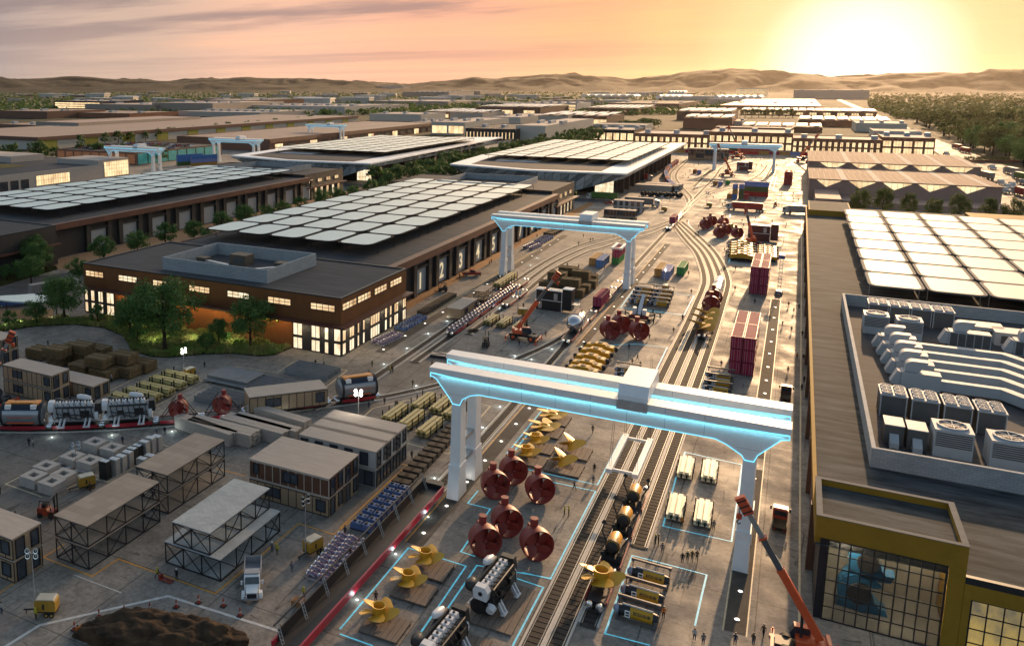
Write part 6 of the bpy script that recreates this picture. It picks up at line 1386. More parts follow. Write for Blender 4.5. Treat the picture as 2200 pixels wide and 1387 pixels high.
def tug(col):
    """small cab-over tractor seen from behind its flat bed"""
    o=E('yard_tractor'); tag(o,cat='yard tractor'); m=mat('tug_'+col,{'red':(.40,.06,.03),'brown':(.13,.05,.035)}[col],.35,coat=.4,var=.1)
    MB().box(-1.0,-2.6,.55,1.0,2.4,.9).build('chassis',STEEL,o); MB().prism([(1.0,.6),(2.9,.6),(2.95,1.4),(2.7,2.7),(1.1,2.75)],-1.2,1.2,0,YZ).build('cab',m,o)
    m2=MB(); m2.add([(-1.05,2.97,1.5),(1.05,2.97,1.5),(1.0,2.74,2.5),(-1.0,2.74,2.5)],[(3,2,1,0)]); m2.build('windscreen',GLASS,o); MB().box(-1.0,.94,1.6,1.0,1.0,2.5).build('rear_window',GLASS,o); MB().box(-1.15,1.1,2.76,1.15,2.6,2.95).build('cab_roof',mat('tug_roof_'+col,{'red':(.62,.42,.34),'brown':(.28,.12,.08)}[col],.4),o)
    mb=MB(); mb.box(-1.05,-2.6,.9,1.05,.9,1.05); mb.box(-1.05,-2.6,1.05,-.95,.9,1.5); mb.box(.95,-2.6,1.05,1.05,.9,1.5); mb.build('load_bed',mat('bed_wood',(.10,.075,.04),.8),o)
    for s_ in (-1,1): m3=MB(); m3.box(s_*1.55-.15,2.5,1.8,s_*1.55+.15,2.7,2.5); m3.bar((s_*1.2,2.6,2.3),(s_*1.5,2.6,2.3),.06); m3.build('mirror',STEEL,o); MB().box(s_*.8-.15,-2.66,.6,s_*.8+.15,-2.6,.8).build('tail_light',mat('tail_red',(.4,.02,.02),.4),o)
    for y in (-1.6,2.1):
        for s_ in (-1,1): m=MB(); m.cyl((s_*.8,y,.48),(s_*1.15,y,.48),.48,.48,14); m.build('wheel',BLACK,o)
    return o
q=g('D',1455,700); inst(tug,('red',),'red yard tractor with pale roof driving away along the right runway',(q.x,q.y+1.6,.02),0,'yard tractors on the right',.82)
q=g('B',1920,405); inst(tug,('brown',),'dark red yard tractor farther up the lane beside the hall wall',(q.x,q.y+1.6,.02),0,'yard tractors on the right',.82)
def lorry(col,left):
    o=E('lorry'); tag(o,cat='lorry'); cm=mat('lorry_cab',(.45,.43,.41),.4,var=.06,coat=.4); s=1 if not left else -1
    T=Matrix.Scale(s,4,(1,0,0))
    MB().prism([(6.9,.6),(9.4,.6),(9.5,1.6),(9.2,3.1),(7.1,3.7),(6.9,3.7)],-1.22,1.22,0,T@XZ).build('cab',cm,o); MB().box(9.2,-1.1,1.9,9.5,1.1,2.9,0,T).build('windscreen',GLASS,o); MB().box(8.3,-1.25,1.9,9.1,1.25,2.8,0,T).build('side_window',GLASS,o)
    MB().box(-7.4,-.9,.85,8.8,.9,1.2,0,T).build('chassis',STEEL,o)
    mt=mat('trailer_'+col,{'green':(.055,.14,.02),'grey':(.13,.13,.13),'red':(.38,.03,.02),'silver':(.25,.22,.2)}[col],.5,var=.1); mb=MB(); corr(mb,-7.3,6.3,-1.25,1.3,4.05,.06,0,.5); corr(mb,-7.3,6.3,1.25,1.3,4.05,-.06,0,.5); mb.box(-7.3,-1.2,1.25,6.3,1.2,4.1); mb.build('trailer_body',mt,o)
    for x in (-6.2,-5.0,-3.8,6.2,8.4):
        for y in (-1,1): wheel(o,x*s,y,.52,.3)
    return o
for x,y,col,lf,lb in (('N',(215,885),'green',1,),('N',(545,935),'grey',0),('N',(1570,985),'red',1),('N',(2110,1020),'silver',1),('N',(520,690),'red',0)) and ((215,885,'green',1,'green lorry with grey cab on the cross road by the diamond-fronted hall'),(545,935,'grey',0,'grey lorry facing right behind the far house modules'),(1570,985,'red',1,'red lorry facing left on the cross road'),(2110,1020,'silver',1,'pale lorry facing left, half behind the right hall'),(520,690,'red',0,'dark red lorry under the edge of the white-edged hall')):
    q=g('N',x,y); inst(lorry,(col,lf),lb,(q.x,q.y+1.3,.03),0,'lorries on the cross road',1.08)
q=g('U',450,1000); inst(lorry,('silver',0),'grey slatted lorry behind the tall tree at the left',(q.x-2,q.y+6,.03),R(75),None)
def bus(): # blue and white coach at the left edge
    o=E('coach'); tag(o,cat='coach'); MB().prism([(-6,.5),(6,.5),(6,1.9),(5.6,2.8),(-6,2.9)],-1.25,1.25,0,XZ).build('body',mat('coach_blue',(.04,.11,.32),.35,coat=.5),o); MB().box(-5.7,-1.0,2.86,5.2,1.0,2.97).build('roof',mat('coach_roof',(.62,.65,.68),.4),o); m=MB(); m.box(-5.6,-1.28,1.7,5.4,1.28,2.5); m.build('windows',GLASS,o)
    for x in (-4,3.8):
        for y in (-1.1,1.1): wheel(o,x,y,.5,.3)
    return o
q=g('M',110,110); inst(bus,(),'blue and white coach on the street at the left edge',(q.x-1,q.y+3,.03),R(50),None)
def canopy_shelter():
    o=E('shelter'); tag(o,cat='shelter'); n=28; poly=[(8.5*math.cos(2*PI*i/n)*(1+.15*math.cos(4*PI*i/n)),3.2*math.sin(2*PI*i/n)) for i in range(n)]; MB().prism(poly,3.2,3.5).build('roof',mat('shelter_glass',(.38,.46,.46),.2,coat=.5),o); mb=MB()
    for x in (-6,0,6): mb.cyl((x,0,0),(x,0,3.2),.14,.14,8)
    mb.build('column',STEEL,o); return o
q=g('U',300,1190); inst(canopy_shelter,(),'rounded glass shelter roof behind the small street trees at the left',(q.x-2,q.y+3,.03),R(22),None,1.25)
def genset(col):
    o=E('generator_box'); tag(o,cat='generator'); m=mat('gen_'+col,{'black':(.012,.012,.014),'red':(.11,.025,.02)}[col],.45)
    MB().box(-3.6,-1.4,0.1,3.6,1.4,2.8).build('lower_box',m,o); MB().box(-3.6,-1.4,2.95,3.6,1.4,5.6).build('upper_box',m,o); MB().box(3.7,-1.2,.6,6.2,1.6,6.4).build('tower_box',m,o)
    mb=MB(); mb.box(-3.7,-1.5,5.6,3.7,1.5,5.72); mb.box(3.6,-1.3,6.4,6.3,1.7,6.52); mb.box(-3.68,-1.48,2.8,3.68,1.48,2.95)
    for x in (-3.66,3.54): mb.box(x,-1.46,0.05,x+.12,-1.34,5.6)
    mb.build('white_frame',WHITE,o); m=MB(); m.box(1.4,-1.45,3.2,2.4,-1.39,5.0); m.box(-2.9,-1.45,.4,-1.9,-1.39,2.4); m.build('door',GALV,o)
    mb=MB()
    for k in range(9): mb.box(-3.3+k*.75,-1.1,5.73,-2.8+k*.75,1.1,5.85)
    mb.build('roof_slats',GALV,o); mb=MB(); mb.bar((6.3,-.5,0),(6.3,-.5,3),.1); mb.box(6.3,-1.4,2.4,8.2,1,2.5); mb.bar((8.1,-1.3,0),(8.1,-1.3,3.4),.1); mb.bar((8.1,.9,0),(8.1,.9,3.4),.1); mb.bar((6.4,-1.3,1.2),(8.1,-1.3,3.4),.08); mb.bar((6.3,-1.35,3.3),(8.1,-1.35,3.4),.08); mb.build('stair_platform',GALV,o); return o
q=g('I',800,1225); inst(genset,('black',),'black two-level generator box with white edges behind the orange crane boom',(q.x-.4,q.y+1.4,.02),R(-3),'two-level generator boxes',1.05)
q=g('J',1235,485); inst(genset,('red',),'dark red two-level generator box with pale roof beside the far orange crane',(q.x,q.y+1.4,.02),0,'two-level generator boxes',1.15)
q=g('N',1515,600); inst(genset,('red',),'far dark red generator box in the middle of the sunny yard',(q.x,q.y+1.4,.02),0,'two-level generator boxes',1.1)
def drill_rig():
    o=E('drilling_rig'); tag(o,cat='drilling rig'); MB().box(-2.2,-1.6,.5,2.2,1.8,1.5).build('base',mat('rig_red',(.16,.03,.025),.5),o)
    mb=MB(); 
    for s_ in (-1,1): mb.bar((s_*1.8,-1.8,.8),(s_*3.4,-2.4,.9),.25); mb.bar((s_*1.8,1.8,.8),(s_*3.4,2.4,.9),.25); mb.cyl((s_*3.4,-2.4,0),(s_*3.4,-2.4,1.4),.14,.14,8); mb.cyl((s_*3.4,2.4,0),(s_*3.4,2.4,1.4),.14,.14,8); mb.box(s_*2.4-.3,-1.6,0,s_*2.4+.3,1.6,.7)
    mb.build('outrigger',BLACK,o); mb=MB(); mb.bar((0,-1.5,1.5),(.6,2.5,5.6),.8,0,.8); mb.box(-1.5,-1.0,1.5,-.5,.6,3.0); mb.box(.6,-1.2,1.5,1.6,.2,2.7); mb.build('mast',EW,o); mb=MB(); mb.tube([(-.4,-1.8,1.6),(-.5,0,3.4),(.2,2,5.4)],.16,6); mb.tube([(.5,-1.8,1.4),(.7,0,2.8),(1.,2.2,5.0)],.12,6); mb.build('hose',BLACK,o); return o
q=g('I',1740,1330); inst(drill_rig,(),'black and white drilling rig on outriggers behind the red thruster trio',(q.x,q.y+1.2,.02),R(5),None,1.15)
def boom_lift():
    o=E('boom_lift'); tag(o,cat='boom lift'); m=mat('lift_blue',(.04,.09,.25),.4,coat=.3); MB().box(-.8,-1.2,.3,.8,1.2,1.2).build('base',m,o); mb=MB()
    for i in range(9):
        y=i*1.2-.5; z=1.2+i*.95
        for s_ in (-1,1): mb.bar((s_*.45,y,z),(s_*.45,y+1.2,z+.95),.12); mb.bar((s_*.45,y,z+.5),(s_*.45,y+1.2,z+1.45),.12)
        mb.bar((-.45,y,z),(.45,y+.6,z+.5),.08); mb.bar((.45,y,z),(-.45,y+.6,z+.5),.08)
    mb.build('lattice_boom',GALV,o); MB().box(-.9,10.2,9.8,.9,11.6,11.2).build('platform',m,o)
    for y in (-.9,.9):
        for x in (-.8,.8): wheel(o,x,y,.4,.3)
    return o
q=g('Hc',955,460); inst(boom_lift,(),'blue lattice boom lift beside the far maroon stack',(q.x,q.y+.8,.02),0,None,.95)
for i,(x,y) in enumerate(((650,845),(720,850),(845,855))):
    q=g('N',x,y)
    for k in range(3): 
        def wheel_axle():
            o=E('axle_set'); tag(o,cat='axle set'); mb=MB(); mb.cyl((-1.6,0,1.1),(1.6,0,1.1),.3,.3,8); mb.build('axle',STEEL,o)
            for s_ in (-1,1): MB().cyl((s_*1.5-.3,0,1.1),(s_*1.5+.3,0,1.1),1.1,1.1,16).build('wheel',BLACK,o)
            return o
        inst(wheel_axle,(),f'black wheel axle set behind the green lorry, {nth(k)} of the {("left","middle","right")[i]} cluster',(q.x-4+k*4,q.y+2,.02),R(70),'black axle sets by the green lorry',1.2)
for i in range(2):
    q=g('N',(660,750)[i],(800,785)[i]); inst(wall_panels,(5,9),f"grey stack of long panels behind the black axle sets, {('front','rear')[i]} one",(q.x,q.y+3,.02),0,'grey panel stacks by the diamond-fronted hall',1.5)
# small crates near the pump train: X-braced flat panels
q=g('Gc',1880,1140)
for i in range(3):
    def flat_panel():
        o=E('braced_panel'); tag(o,cat='panel'); MB().box(-3,-1.4,.0,3,1.4,.5).build('tray',STEEL,o); MB().box(-2.9,-1.3,.5,2.9,1.3,.62).build('board',TIMBER2,o); mb=MB(); mb.bar((-2.9,-1.3,.66),(2.9,1.3,.66),.1); mb.bar((-2.9,1.3,.67),(2.9,-1.3,.67),.1); mb.build('brace',STEEL,o); return o
    inst(flat_panel,(),f'flat cross-braced panel on a dark tray behind the near gantry beam, {nth(i)} from the left',(q.x+1+i*5.2,q.y-1.2*i+2,.02),R(8),'cross-braced panels behind the near gantry',1.05)
# ---------------------------------------------------------------- cones, pallet, jack, rock
def cone():
    o=E('traffic_cone'); tag(o,cat='cone'); MB().box(-.3,-.3,0,.3,.3,.07).build('base',BLACK,o); mb=MB(); mb.cyl((0,0,.07),(0,0,.4),.22,.15,10,0); mb.cyl((0,0,.4),(0,0,.6),.15,.11,10,1); mb.cyl((0,0,.6),(0,0,1.0),.11,.04,10,0); mb.build('body',[mat('cone_red',(.35,.04,.02),.5),mat('cone_white',(.5,.45,.42),.5)],o,True); return o
for i,(x,y) in enumerate(((472,1285),(628,1205),(788,1182),(950,1163),(1118,1142),(1258,1115),(1416,1135),(1522,1197))):
    q=g('c7',x,y); inst(cone,(),f'red traffic cone behind the dark mound, {nth(i)} from the left',(q.x,q.y,.02),0,'red traffic cones along the white line',1.15)
def pallet(): 
    o=E('pallet_stack'); tag(o,cat='pallet'); 
    for k in range(4):
        mb=MB()
        for i in range(5): mb.box(-.6+i*.25,-.5,k*.17+.1,-.6+i*.25+.2,.5,k*.17+.13)
        for y in (-.5,-.05,.4): mb.box(-.6,y,k*.17,.6,y+.1,k*.17+.1)
        mb.build('pallet',mat('pallet_wood',(.32,.17,.08),.8,var=.2),o)
    return o
q=g('c7',1890,1125); inst(pallet,(),'small stack of pallets in front of the worker in the yellow vest',(q.x,q.y,.02),R(5),None,1.15)
def jack():
    o=E('pallet_jack'); tag(o,cat='pallet jack'); mb=MB(); mb.box(0,-.3,.1,1.5,-.1,.2); mb.box(0,.1,.1,1.5,.3,.2); mb.box(-.2,-.3,.1,0,.3,.6); mb.build('forks',mat('jack_red',(.25,.03,.02),.5),o); mb=MB(); mb.bar((-.1,0,.5),(-.6,0,1.2),.06); mb.build('handle',STEEL,o); return o
q=g('c7',1025,965); inst(jack,(),'red pallet jack pulled by the worker before the grey deck frame',(q.x,q.y,.02),0,None,1.2)
def rock():
    bm=bmesh.new(); bmesh.ops.create_icosphere(bm,subdivisions=6,radius=1)
    from mathutils import noise
    for v in bm.verts:
        p=v.co.copy(); n=noise.fractal(p*1.3+Vector((3,1,7)),1.,2.,6)*.22+noise.fractal(p*4,1.,2.,4)*.07+abs(noise.noise(p*2.3))*.16
        v.co=p*(1+n)
    for v in bm.verts:
        p=Vector((v.co.x*9.6,v.co.y*4.,v.co.z*2.5)); n=v.co.normalized(); v.co=p+n*(noise.fractal(p*.9,1.,2.,5)*.32+(abs(noise.noise(p*.45))-.25)*.7)
    me=bpy.data.meshes.new('dark_mound'); bm.to_mesh(me); bm.free(); me.polygons.foreach_set('use_smooth',[True]*len(me.polygons))
    me.materials.append(mat('mound_soil',(.018,.014,.012),.95,col2=(.10,.06,.032),scale=.55,bump=1.,bscale=2.2)); o=bpy.data.objects.new('dark_mound',me); COL.objects.link(o); return o
o=rock(); o.location=(-60.5,67.3,.0); tag(o,'dark lumpy mound of rock cut by the bottom edge of the picture','rock mound'); o.rotation_euler=(0,0,R(20))
# ---------------------------------------------------------------- people
def body(pose):
    """one skin for the whole body: pelvis, spine, head, arms, legs, five fingers to each hand"""
    V=[];Ed=[];Rd=[]
    def v(p,r,par=None):
        V.append(p);Rd.append(r); 
        if par is not None: Ed.append((par,len(V)-1))
        return len(V)-1
    pel=v((0,0,.95),.15); w=v((0,0,1.12),.135,pel); ch=v((0,.0,1.33),.165,w); nk=v((0,0,1.48),.06,ch); hd=v((0,.015,1.6),.095,nk); v((0,.0,1.70),.085,hd)
    st={'stand':(.0,.0),'walk':(.28,-.26),'point':(.05,-.05),'crouch':(.1,-.1)}[pose]
    for s,d in ((-1,st[0]),(1,st[1])):
        hp=v((s*.095,0,.88),.1,pel); kn=v((s*.11,d*.55+(.03),.5),.068,hp); an=v((s*.115,d,.09+(.06 if d<-.1 else 0)),.045,kn); v((s*.13,d+.16,.045),.042,an)
        sh=v((s*.2,0,1.40),.068,ch)
        if pose=='point' and s==1: el=v((s*.38,.16,1.32),.047,sh); wr=v((s*.52,.36,1.38),.034,el); hdr=Vector((.5,.8,.1))
        elif pose=='phone' : el=wr=None
        elif pose=='walk': el=v((s*.25,-d*.4-.02,1.14),.047,sh); wr=v((s*.24,-d*.7+.1,.93),.033,el); hdr=Vector((0,.3,-1))
        else: el=v((s*.27,-.03,1.14),.047,sh); wr=v((s*.24,.1 if s<0 else .02,.92),.033,el); hdr=Vector((0,.15,-1))
        hdr.normalize(); W_=Vector(V[wr]); pm=v(tuple(W_+hdr*.07),.036,wr)
        sd_=Vector((0,1,0)) if abs(hdr.z)>.5 else Vector((0,0,1))
        for k in range(4): f=v(tuple(W_+hdr*.12+sd_*(.03-.02*k)),.0095,pm); v(tuple(W_+hdr*(.165-.012*abs(k-1))+sd_*(.032-.021*k)+Vector((-s*.012,0,0))),.008,f)
        f=v(tuple(W_+hdr*.07+sd_*.045),.011,pm); v(tuple(W_+hdr*.11+sd_*.06),.009,f)
    me=bpy.data.meshes.new('body'); me.from_pydata(V,Ed,[]); o=bpy.data.objects.new('body',me); COL.objects.link(o)
    m=o.modifiers.new('skin','SKIN'); m.use_smooth_shade=True
    for i,r in enumerate(Rd): me.skin_vertices[0].data[i].radius=(r,r*.8 if i in (0,1,2) else r)
    me.skin_vertices[0].data[0].use_root=True
    sb=o.modifiers.new('sub','SUBSURF'); sb.levels=1
    dg=bpy.context.evaluated_depsgraph_get(); r=bpy.data.meshes.new_from_object(o.evaluated_get(dg)); bpy.data.objects.remove(o); bpy.data.meshes.remove(me); return r
BOD={}
CLO=dict(dark=(.02,.02,.024),navy=(.025,.03,.06),grey=(.14,.14,.15),pale=(.36,.35,.34),yellow=(.42,.38,.03),orange=(.5,.14,.02),brown=(.07,.05,.035),olive=(.07,.065,.03),jeans=(.04,.055,.10),white=(.55,.54,.52))
SKIN=mat('skin',(.34,.18,.12),.6,var=.1)
def person(pose,topc,leg,hat):
    o=E('person'); tag(o,cat='person')
    if pose not in BOD: BOD[pose]=body(pose)
    me=BOD[pose].copy(); me.materials.clear()
    for m in (mat('cloth_'+topc,CLO[topc],.85),mat('cloth_'+leg,CLO[leg],.85),SKIN,mat('shoe',(.02,.018,.016),.7)): me.materials.append(m)
    for p in me.polygons:
        c=p.center
        p.material_index=3 if c.z<.1 and abs(c.x)<.2 else (1 if c.z<.98 and abs(c.x)<.2 else (2 if (c.z>1.49 and abs(c.x)<.12) or (abs(c.x)>.17 and c.z<.93) else 0))
        p.use_smooth=True
    me.name='body'; b=bpy.data.objects.new('body',me); COL.objects.link(b); b.parent=o
    hm={'hat_yellow':(.55,.42,.03),'hat_white':(.6,.6,.58),'hair':(.02,.014,.01)}[hat]
    MB().lathe([(.115,1.63),(.125,1.66) if hat=='hair' else (.155,1.64),(.12,1.72),(.08,1.775),(0,1.79)],12,0,Matrix.Translation((0,-.005,0))).build('hair' if hat=='hair' else 'hard_hat',mat('head_'+hat,hm,.5),o,True)
    f=MB(); f.frus(-.018,.088,.018,.12,1.575,1.625,.004,.004); f.build('nose',SKIN,o)
    return o
CT=dict(dark='dark clothes',navy='a navy top',grey='a grey top',pale='a pale shirt',yellow='a yellow vest',orange='an orange jacket',brown='a brown jacket',olive='an olive jacket',white='a white shirt')
PEO=[ # crop,x,y,pose,top,legs,head,facing,place
('c7',185,122,'stand','dark','dark','hair',40,'left of the pair chatting below the train tank'),('c7',210,127,'stand','pale','dark','hair',-60,'right of the pair chatting below the train tank'),('c7',453,165,'stand','dark','dark','hair',0,'behind the square ring stacks'),('c7',778,108,'stand','navy','dark','hair',10,'between the train and the glazed trays'),('c7',993,42,'stand','pale','jeans','hair',0,'by the first thruster wagon, left one'),('c7',1045,48,'stand','dark','dark','hair',20,'by the first thruster wagon, right one'),
('c7',98,598,'walk','dark','dark','hair',90,'left of the dark red forklift'),('c7',50,640,'stand','grey','dark','hair',0,'stooping beside the timber module at the left edge'),('c7',0,430,'stand','dark','dark','hair',0,'at the very left edge level with the ring stacks'),('c7',254,755,'stand','dark','grey','hair',180,'left of the nearer steel frame'),('c7',10,1185,'stand','pale','jeans','hair',0,'at the left edge below the timber module'),('c7',228,1222,'stand','yellow','olive','hat_yellow',0,'before the drawbar of the yellow light tower'),('c7',495,1335,'point','orange','dark','hair',60,'beside the leftmost traffic cone'),('c7',998,960,'walk','yellow','dark','hat_yellow',90,'pulling the red pallet jack'),('c7',1120,968,'stand','dark','dark','hat_white',0,'before the stepped grey frame'),('c7',1725,795,'stand','grey','jeans','hat_white',0,'left of the pair right of the stepped grey frame'),('c7',1758,808,'stand','yellow','olive','hat_yellow',180,'right of the pair right of the stepped grey frame'),('c7',1850,922,'stand','grey','grey','hair',0,'between the dump truck and the purple pumps'),('c7',1925,1085,'walk','yellow','dark','hat_yellow',150,'behind the small pallet stack'),('c7',572,410,'stand','brown','dark','hair',0,'beside the light tower by the ring stacks'),
('c8',228,1112,'stand','brown','dark','hair',30,'between the two lower golden propellers'),('c8',723,1200,'stand','grey','grey','hair',0,'left of the marine engine'),('c8',505,1400,'stand','dark','dark','hair',20,'at the bottom edge left of the nearest engine'),('c8',1035,520,'stand','jeans','dark','hair',0,'behind the middle red thruster') if False else ('c8',1040,545,'stand','navy','dark','hair',0,'behind the middle red thruster'),('c8',1243,628,'stand','navy','dark','hair',0,'between the middle and right red thrusters'),('c8',1424,562,'stand','yellow','olive','hat_yellow',90,'left of the pair in vests before the rail lanes'),('c8',1450,562,'stand','yellow','olive','hat_yellow',-90,'right of the pair in vests before the rail lanes'),('c8',1485,398,'walk','dark','dark','hair',-80,'walking beside the blue line right of the thrusters'),('c8',1606,365,'stand','grey','grey','hair',0,'on the blue line next to the first rail lane'),('c8',1613,288,'stand','dark','dark','hair',180,'below the pair of three-bladed propellers, by the lifting frame'),('c8',1603,40,'walk','brown','dark','hair',160,'right of the flat golden propellers under the gantry beam'),('c8',456,205,'stand','brown','dark','hair',0,'beside the dark corner of the grey module block'),('c8',573,122,'stand','navy','dark','hair',20,'left of the dark crates'),('c8',33,690,'stand','navy','dark','hair',0,'between the purple pumps and the blue motors'),('c8',65,830,'stand','brown','dark','hair',0,'by the purple pumps next to the trough wagon'),('c8',2000,748,'stand','olive','olive','hat_yellow',70,'left of the pair below the end of the fourth lane'),('c8',2018,748,'stand','brown','dark','hair',-70,'right of the pair below the end of the fourth lane'),('c8',2043,802,'stand','grey','grey','hair',0,'before the pair below the fourth lane end'),('c8',2170,865,'stand','dark','dark','hair',10,'leftmost of the four walking abreast'),('c8',2050,1215,'stand','orange','dark','hair',20,'right of the nearest ECO-SUB submersible'),
('c9',48,855,'walk','olive','olive','hat_yellow',180,'second of the four walking abreast'),('c9',78,850,'walk','olive','olive','hat_yellow',180,'third of the four walking abreast'),('c9',108,850,'walk','brown','olive','hair',180,'rightmost of the four walking abreast'),('c9',26,565,'stand','brown','dark','hair',0,'right of the near left cream bundle, rear one'),('c9',12,635,'stand','orange','olive','hat_yellow',0,'right of the near left cream bundle, front one'),('c9',214,655,'stand','grey','grey','hair',0,'right of the near right cream bundle'),('c9',92,1355,'stand','pale','jeans','hair',0,'at the bottom left of the right runway'),('c9',148,1385,'stand','grey','jeans','hair',20,'at the bottom edge before the runway end, left'),('c9',350,1385,'stand','navy','jeans','hair',0,'at the bottom edge below the runway lamp'),('c9',465,1385,'stand','brown','jeans','hair',-30,'at the bottom edge left of the orange crane'),('c9',530,1330,'walk','brown','dark','hair',160,'left of the orange crane cab at the bottom'),
('c4',1165,952,'stand','grey','grey','hair',0,'left of the lit light tower by the planting'),('c4',1297,975,'stand','dark','dark','hair',0,'right of the lit light tower by the planting'),('c4',305,838,'stand','navy','dark','hair',0,'behind the upper board stack at the left'),('c4',708,1065,'stand','pale','dark','hat_white',0,'before the front board stacks at the left'),('c4',1082,1140,'stand','olive','dark','hair',0,'at the end of the third olive bundle'),('c4',2000,962,'stand','dark','dark','hair',0,'by the cream line near the lit office corner, left'),('c4',2053,975,'stand','brown','dark','hair',90,'by the cream line near the lit office corner, right'),('c4',445,1200,'stand','navy','dark','hair',0,'behind the first train engine'),
('c5',205,970,'stand','olive','olive','hair',0,'beside the rail line before the lit office'),('c5',185,1035,'stand','dark','dark','hair',0,'left of the rail line before the lit office'),('c5',320,1008,'stand','yellow','olive','hat_yellow',90,'left of the trio on the rail line'),('c5',336,1003,'stand','brown','dark','hair',-90,'right of the trio on the rail line'),('c5',330,1000,'stand','dark','dark','hair',180,'middle of the trio on the rail line'),('c5',462,1095,'stand','olive','olive','hair',0,'beside the floor lamp left of the near gantry beam end'),('c5',585,965,'walk','dark','dark','hair',90,'behind the near gantry beam end, left'),('c5',585,1052,'stand','dark','dark','hair',0,'under the tip of the near gantry beam'),('c5',283,1208,'stand','brown','dark','hair',0,'beside the curved rail line right of the train head'),('c5',363,1228,'stand','brown','olive','hair',0,'on the cream line above the olive bundles'),('c5',184,1235,'stand','navy','jeans','hair',0,'beside the wagon at the head of the left train'),('c5',335,1345,'stand','navy','dark','hair',0,'between the lower olive bundles, left'),('c5',603,1360,'stand','olive','dark','hair',0,'right of the lower olive bundles'),('c5',760,405,'stand','brown','dark','hair',0,'left of the red pickup'),('c5',890,398,'stand','olive','dark','hair',0,'right of the red pickup'),('c5',948,325,'walk','dark','dark','hair',50,'on the earth apron by dock door 5, left'),('c5',960,312,'stand','dark','dark','hair',0,'on the earth apron by dock door 5, right'),('c5',412,585,'stand','dark','dark','hair',0,'at the corner of the lit office and the earth apron'),('c5',1305,780,'point','olive','dark','hair',0,'on the cream line right of the yard crane'),('c5',1137,835,'stand','brown','dark','hair',0,'in front of the yard crane wheels'),('c5',965,725,'stand','brown','dark','hair',0,'between the pale olive bundles'),('c5',1163,595,'stand','brown','dark','hair',0,'behind the light tower left of the generator'),
('c5',1853,955,'stand','brown','dark','hair',0,'left of the three in the blue bay behind the beam'),('c5',1887,928,'walk','dark','dark','hair',60,'upper of the three in the blue bay behind the beam'),('c5',1905,975,'stand','brown','dark','hair',0,'right of the three in the blue bay behind the beam'),('c5',1895,1012,'stand','dark','dark','hair',0,'just behind the trolley of the near gantry'),('c5',1833,858,'stand','brown','dark','hair',0,'on the blue line below the red trio'),('c5',1962,795,'stand','brown','dark','hair',0,'right of the red trio'),('c5',1985,635,'stand','dark','dark','hair',0,'right of the drilling rig'),('c5',2030,662,'stand','brown','dark','hair',0,'right and below the drilling rig'),('c5',2115,755,'walk','dark','dark','hair',0,'beside the four rail lanes level with the red trio'),('c5',2172,670,'stand','dark','dark','hair',0,'beside the four rail lanes level with the drilling rig'),
('I',465,508,'stand','dark','dark','hair',0,'on the earth apron beside the second gantry leg, left'),('I',482,505,'stand','brown','dark','hair',0,'on the earth apron beside the second gantry leg, right'),('I',520,580,'stand','brown','dark','hair',0,'left of the far purple pumps'),('I',662,450,'stand','brown','dark','hair',0,'above the far purple pumps'),('I',1105,530,'walk','brown','dark','hair',0,'on the concrete left of the three curving lanes'),('I',1155,448,'stand','brown','dark','hair',0,'below the beam of the second gantry, left'),('I',1230,490,'stand','brown','dark','hair',0,'below the beam of the second gantry, middle'),('I',1257,488,'stand','dark','dark','hair',0,'below the beam of the second gantry, right'),('I',985,760,'stand','brown','dark','hair',0,'behind the olive board stacks, left'),('I',1068,800,'stand','dark','dark','hair',0,'behind the olive board stacks, middle'),('I',1105,780,'stand','brown','dark','hair',0,'behind the olive board stacks, right'),('I',1278,865,'stand','olive','dark','hair',0,'at the cream corner right of the board stacks'),('I',1268,940,'stand','brown','dark','hair',0,'on the cream line right of the board stacks, front'),('I',1378,785,'stand','brown','dark','hair',0,'below the blue container of the trio'),('I',1218,205,'stand','brown','dark','hair',0,'left of the far house modules'),('I',1900,1030,'stand','olive','dark','hair',0,'behind the left submersible column'),('I',2092,1055,'stand','yellow','dark','hat_yellow',0,'right of the lit light tower by the submersibles'),
('J',490,850,'stand','brown','dark','hair',0,'right of the lone green container'),('J',520,1050,'stand','dark','dark','hair',0,'above the blue line left of the curving lanes'),('J',428,1330,'stand','dark','dark','hair',0,'at the left edge of the curving lanes'),('J',875,595,'stand','dark','dark','hair',0,'right of the curving lanes, rear'),('J',890,630,'stand','brown','dark','hair',0,'right of the curving lanes, front'),('J',990,795,'stand','brown','dark','hair',0,'left of the far maroon stack'),('J',985,1015,'walk','dark','dark','hair',0,'right of the bulge of the curving lanes'),('J',1195,1155,'walk','dark','dark','hair',0,'in the shadow before the far maroon stack'),('J',1555,1185,'stand','brown','dark','hair',0,'right of the runway end, left of three'),('J',1610,1250,'point','dark','dark','hair',0,'right of the runway end, middle of three'),('J',1665,1210,'stand','olive','dark','hair',0,'right of the runway end, right of three'),('J',475,292,'stand','brown','dark','hair',0,'on the corner of the far blue line by the junction'),('J',597,345,'stand','brown','dark','hair',0,'left of the far red thrusters'),('J',597,420,'stand','brown','dark','hair',0,'left below the far red thrusters'),('J',1060,285,'stand','dark','dark','hair',0,'above the far red thrusters, left'),('J',1075,330,'stand','brown','dark','hair',0,'above the far red thrusters, right'),('J',1205,258,'stand','orange','dark','hair',0,'on the cross road left of the generator'),('J',1380,290,'stand','brown','dark','hair',0,'on the cross road right of the generator'),('J',1530,325,'stand','brown','dark','hair',0,'on the cross road near the right hall'),('J',868,232,'stand','brown','dark','hair',0,'above the far thrusters on the road, left'),('J',885,230,'stand','dark','dark','hair',0,'above the far thrusters on the road, right'),
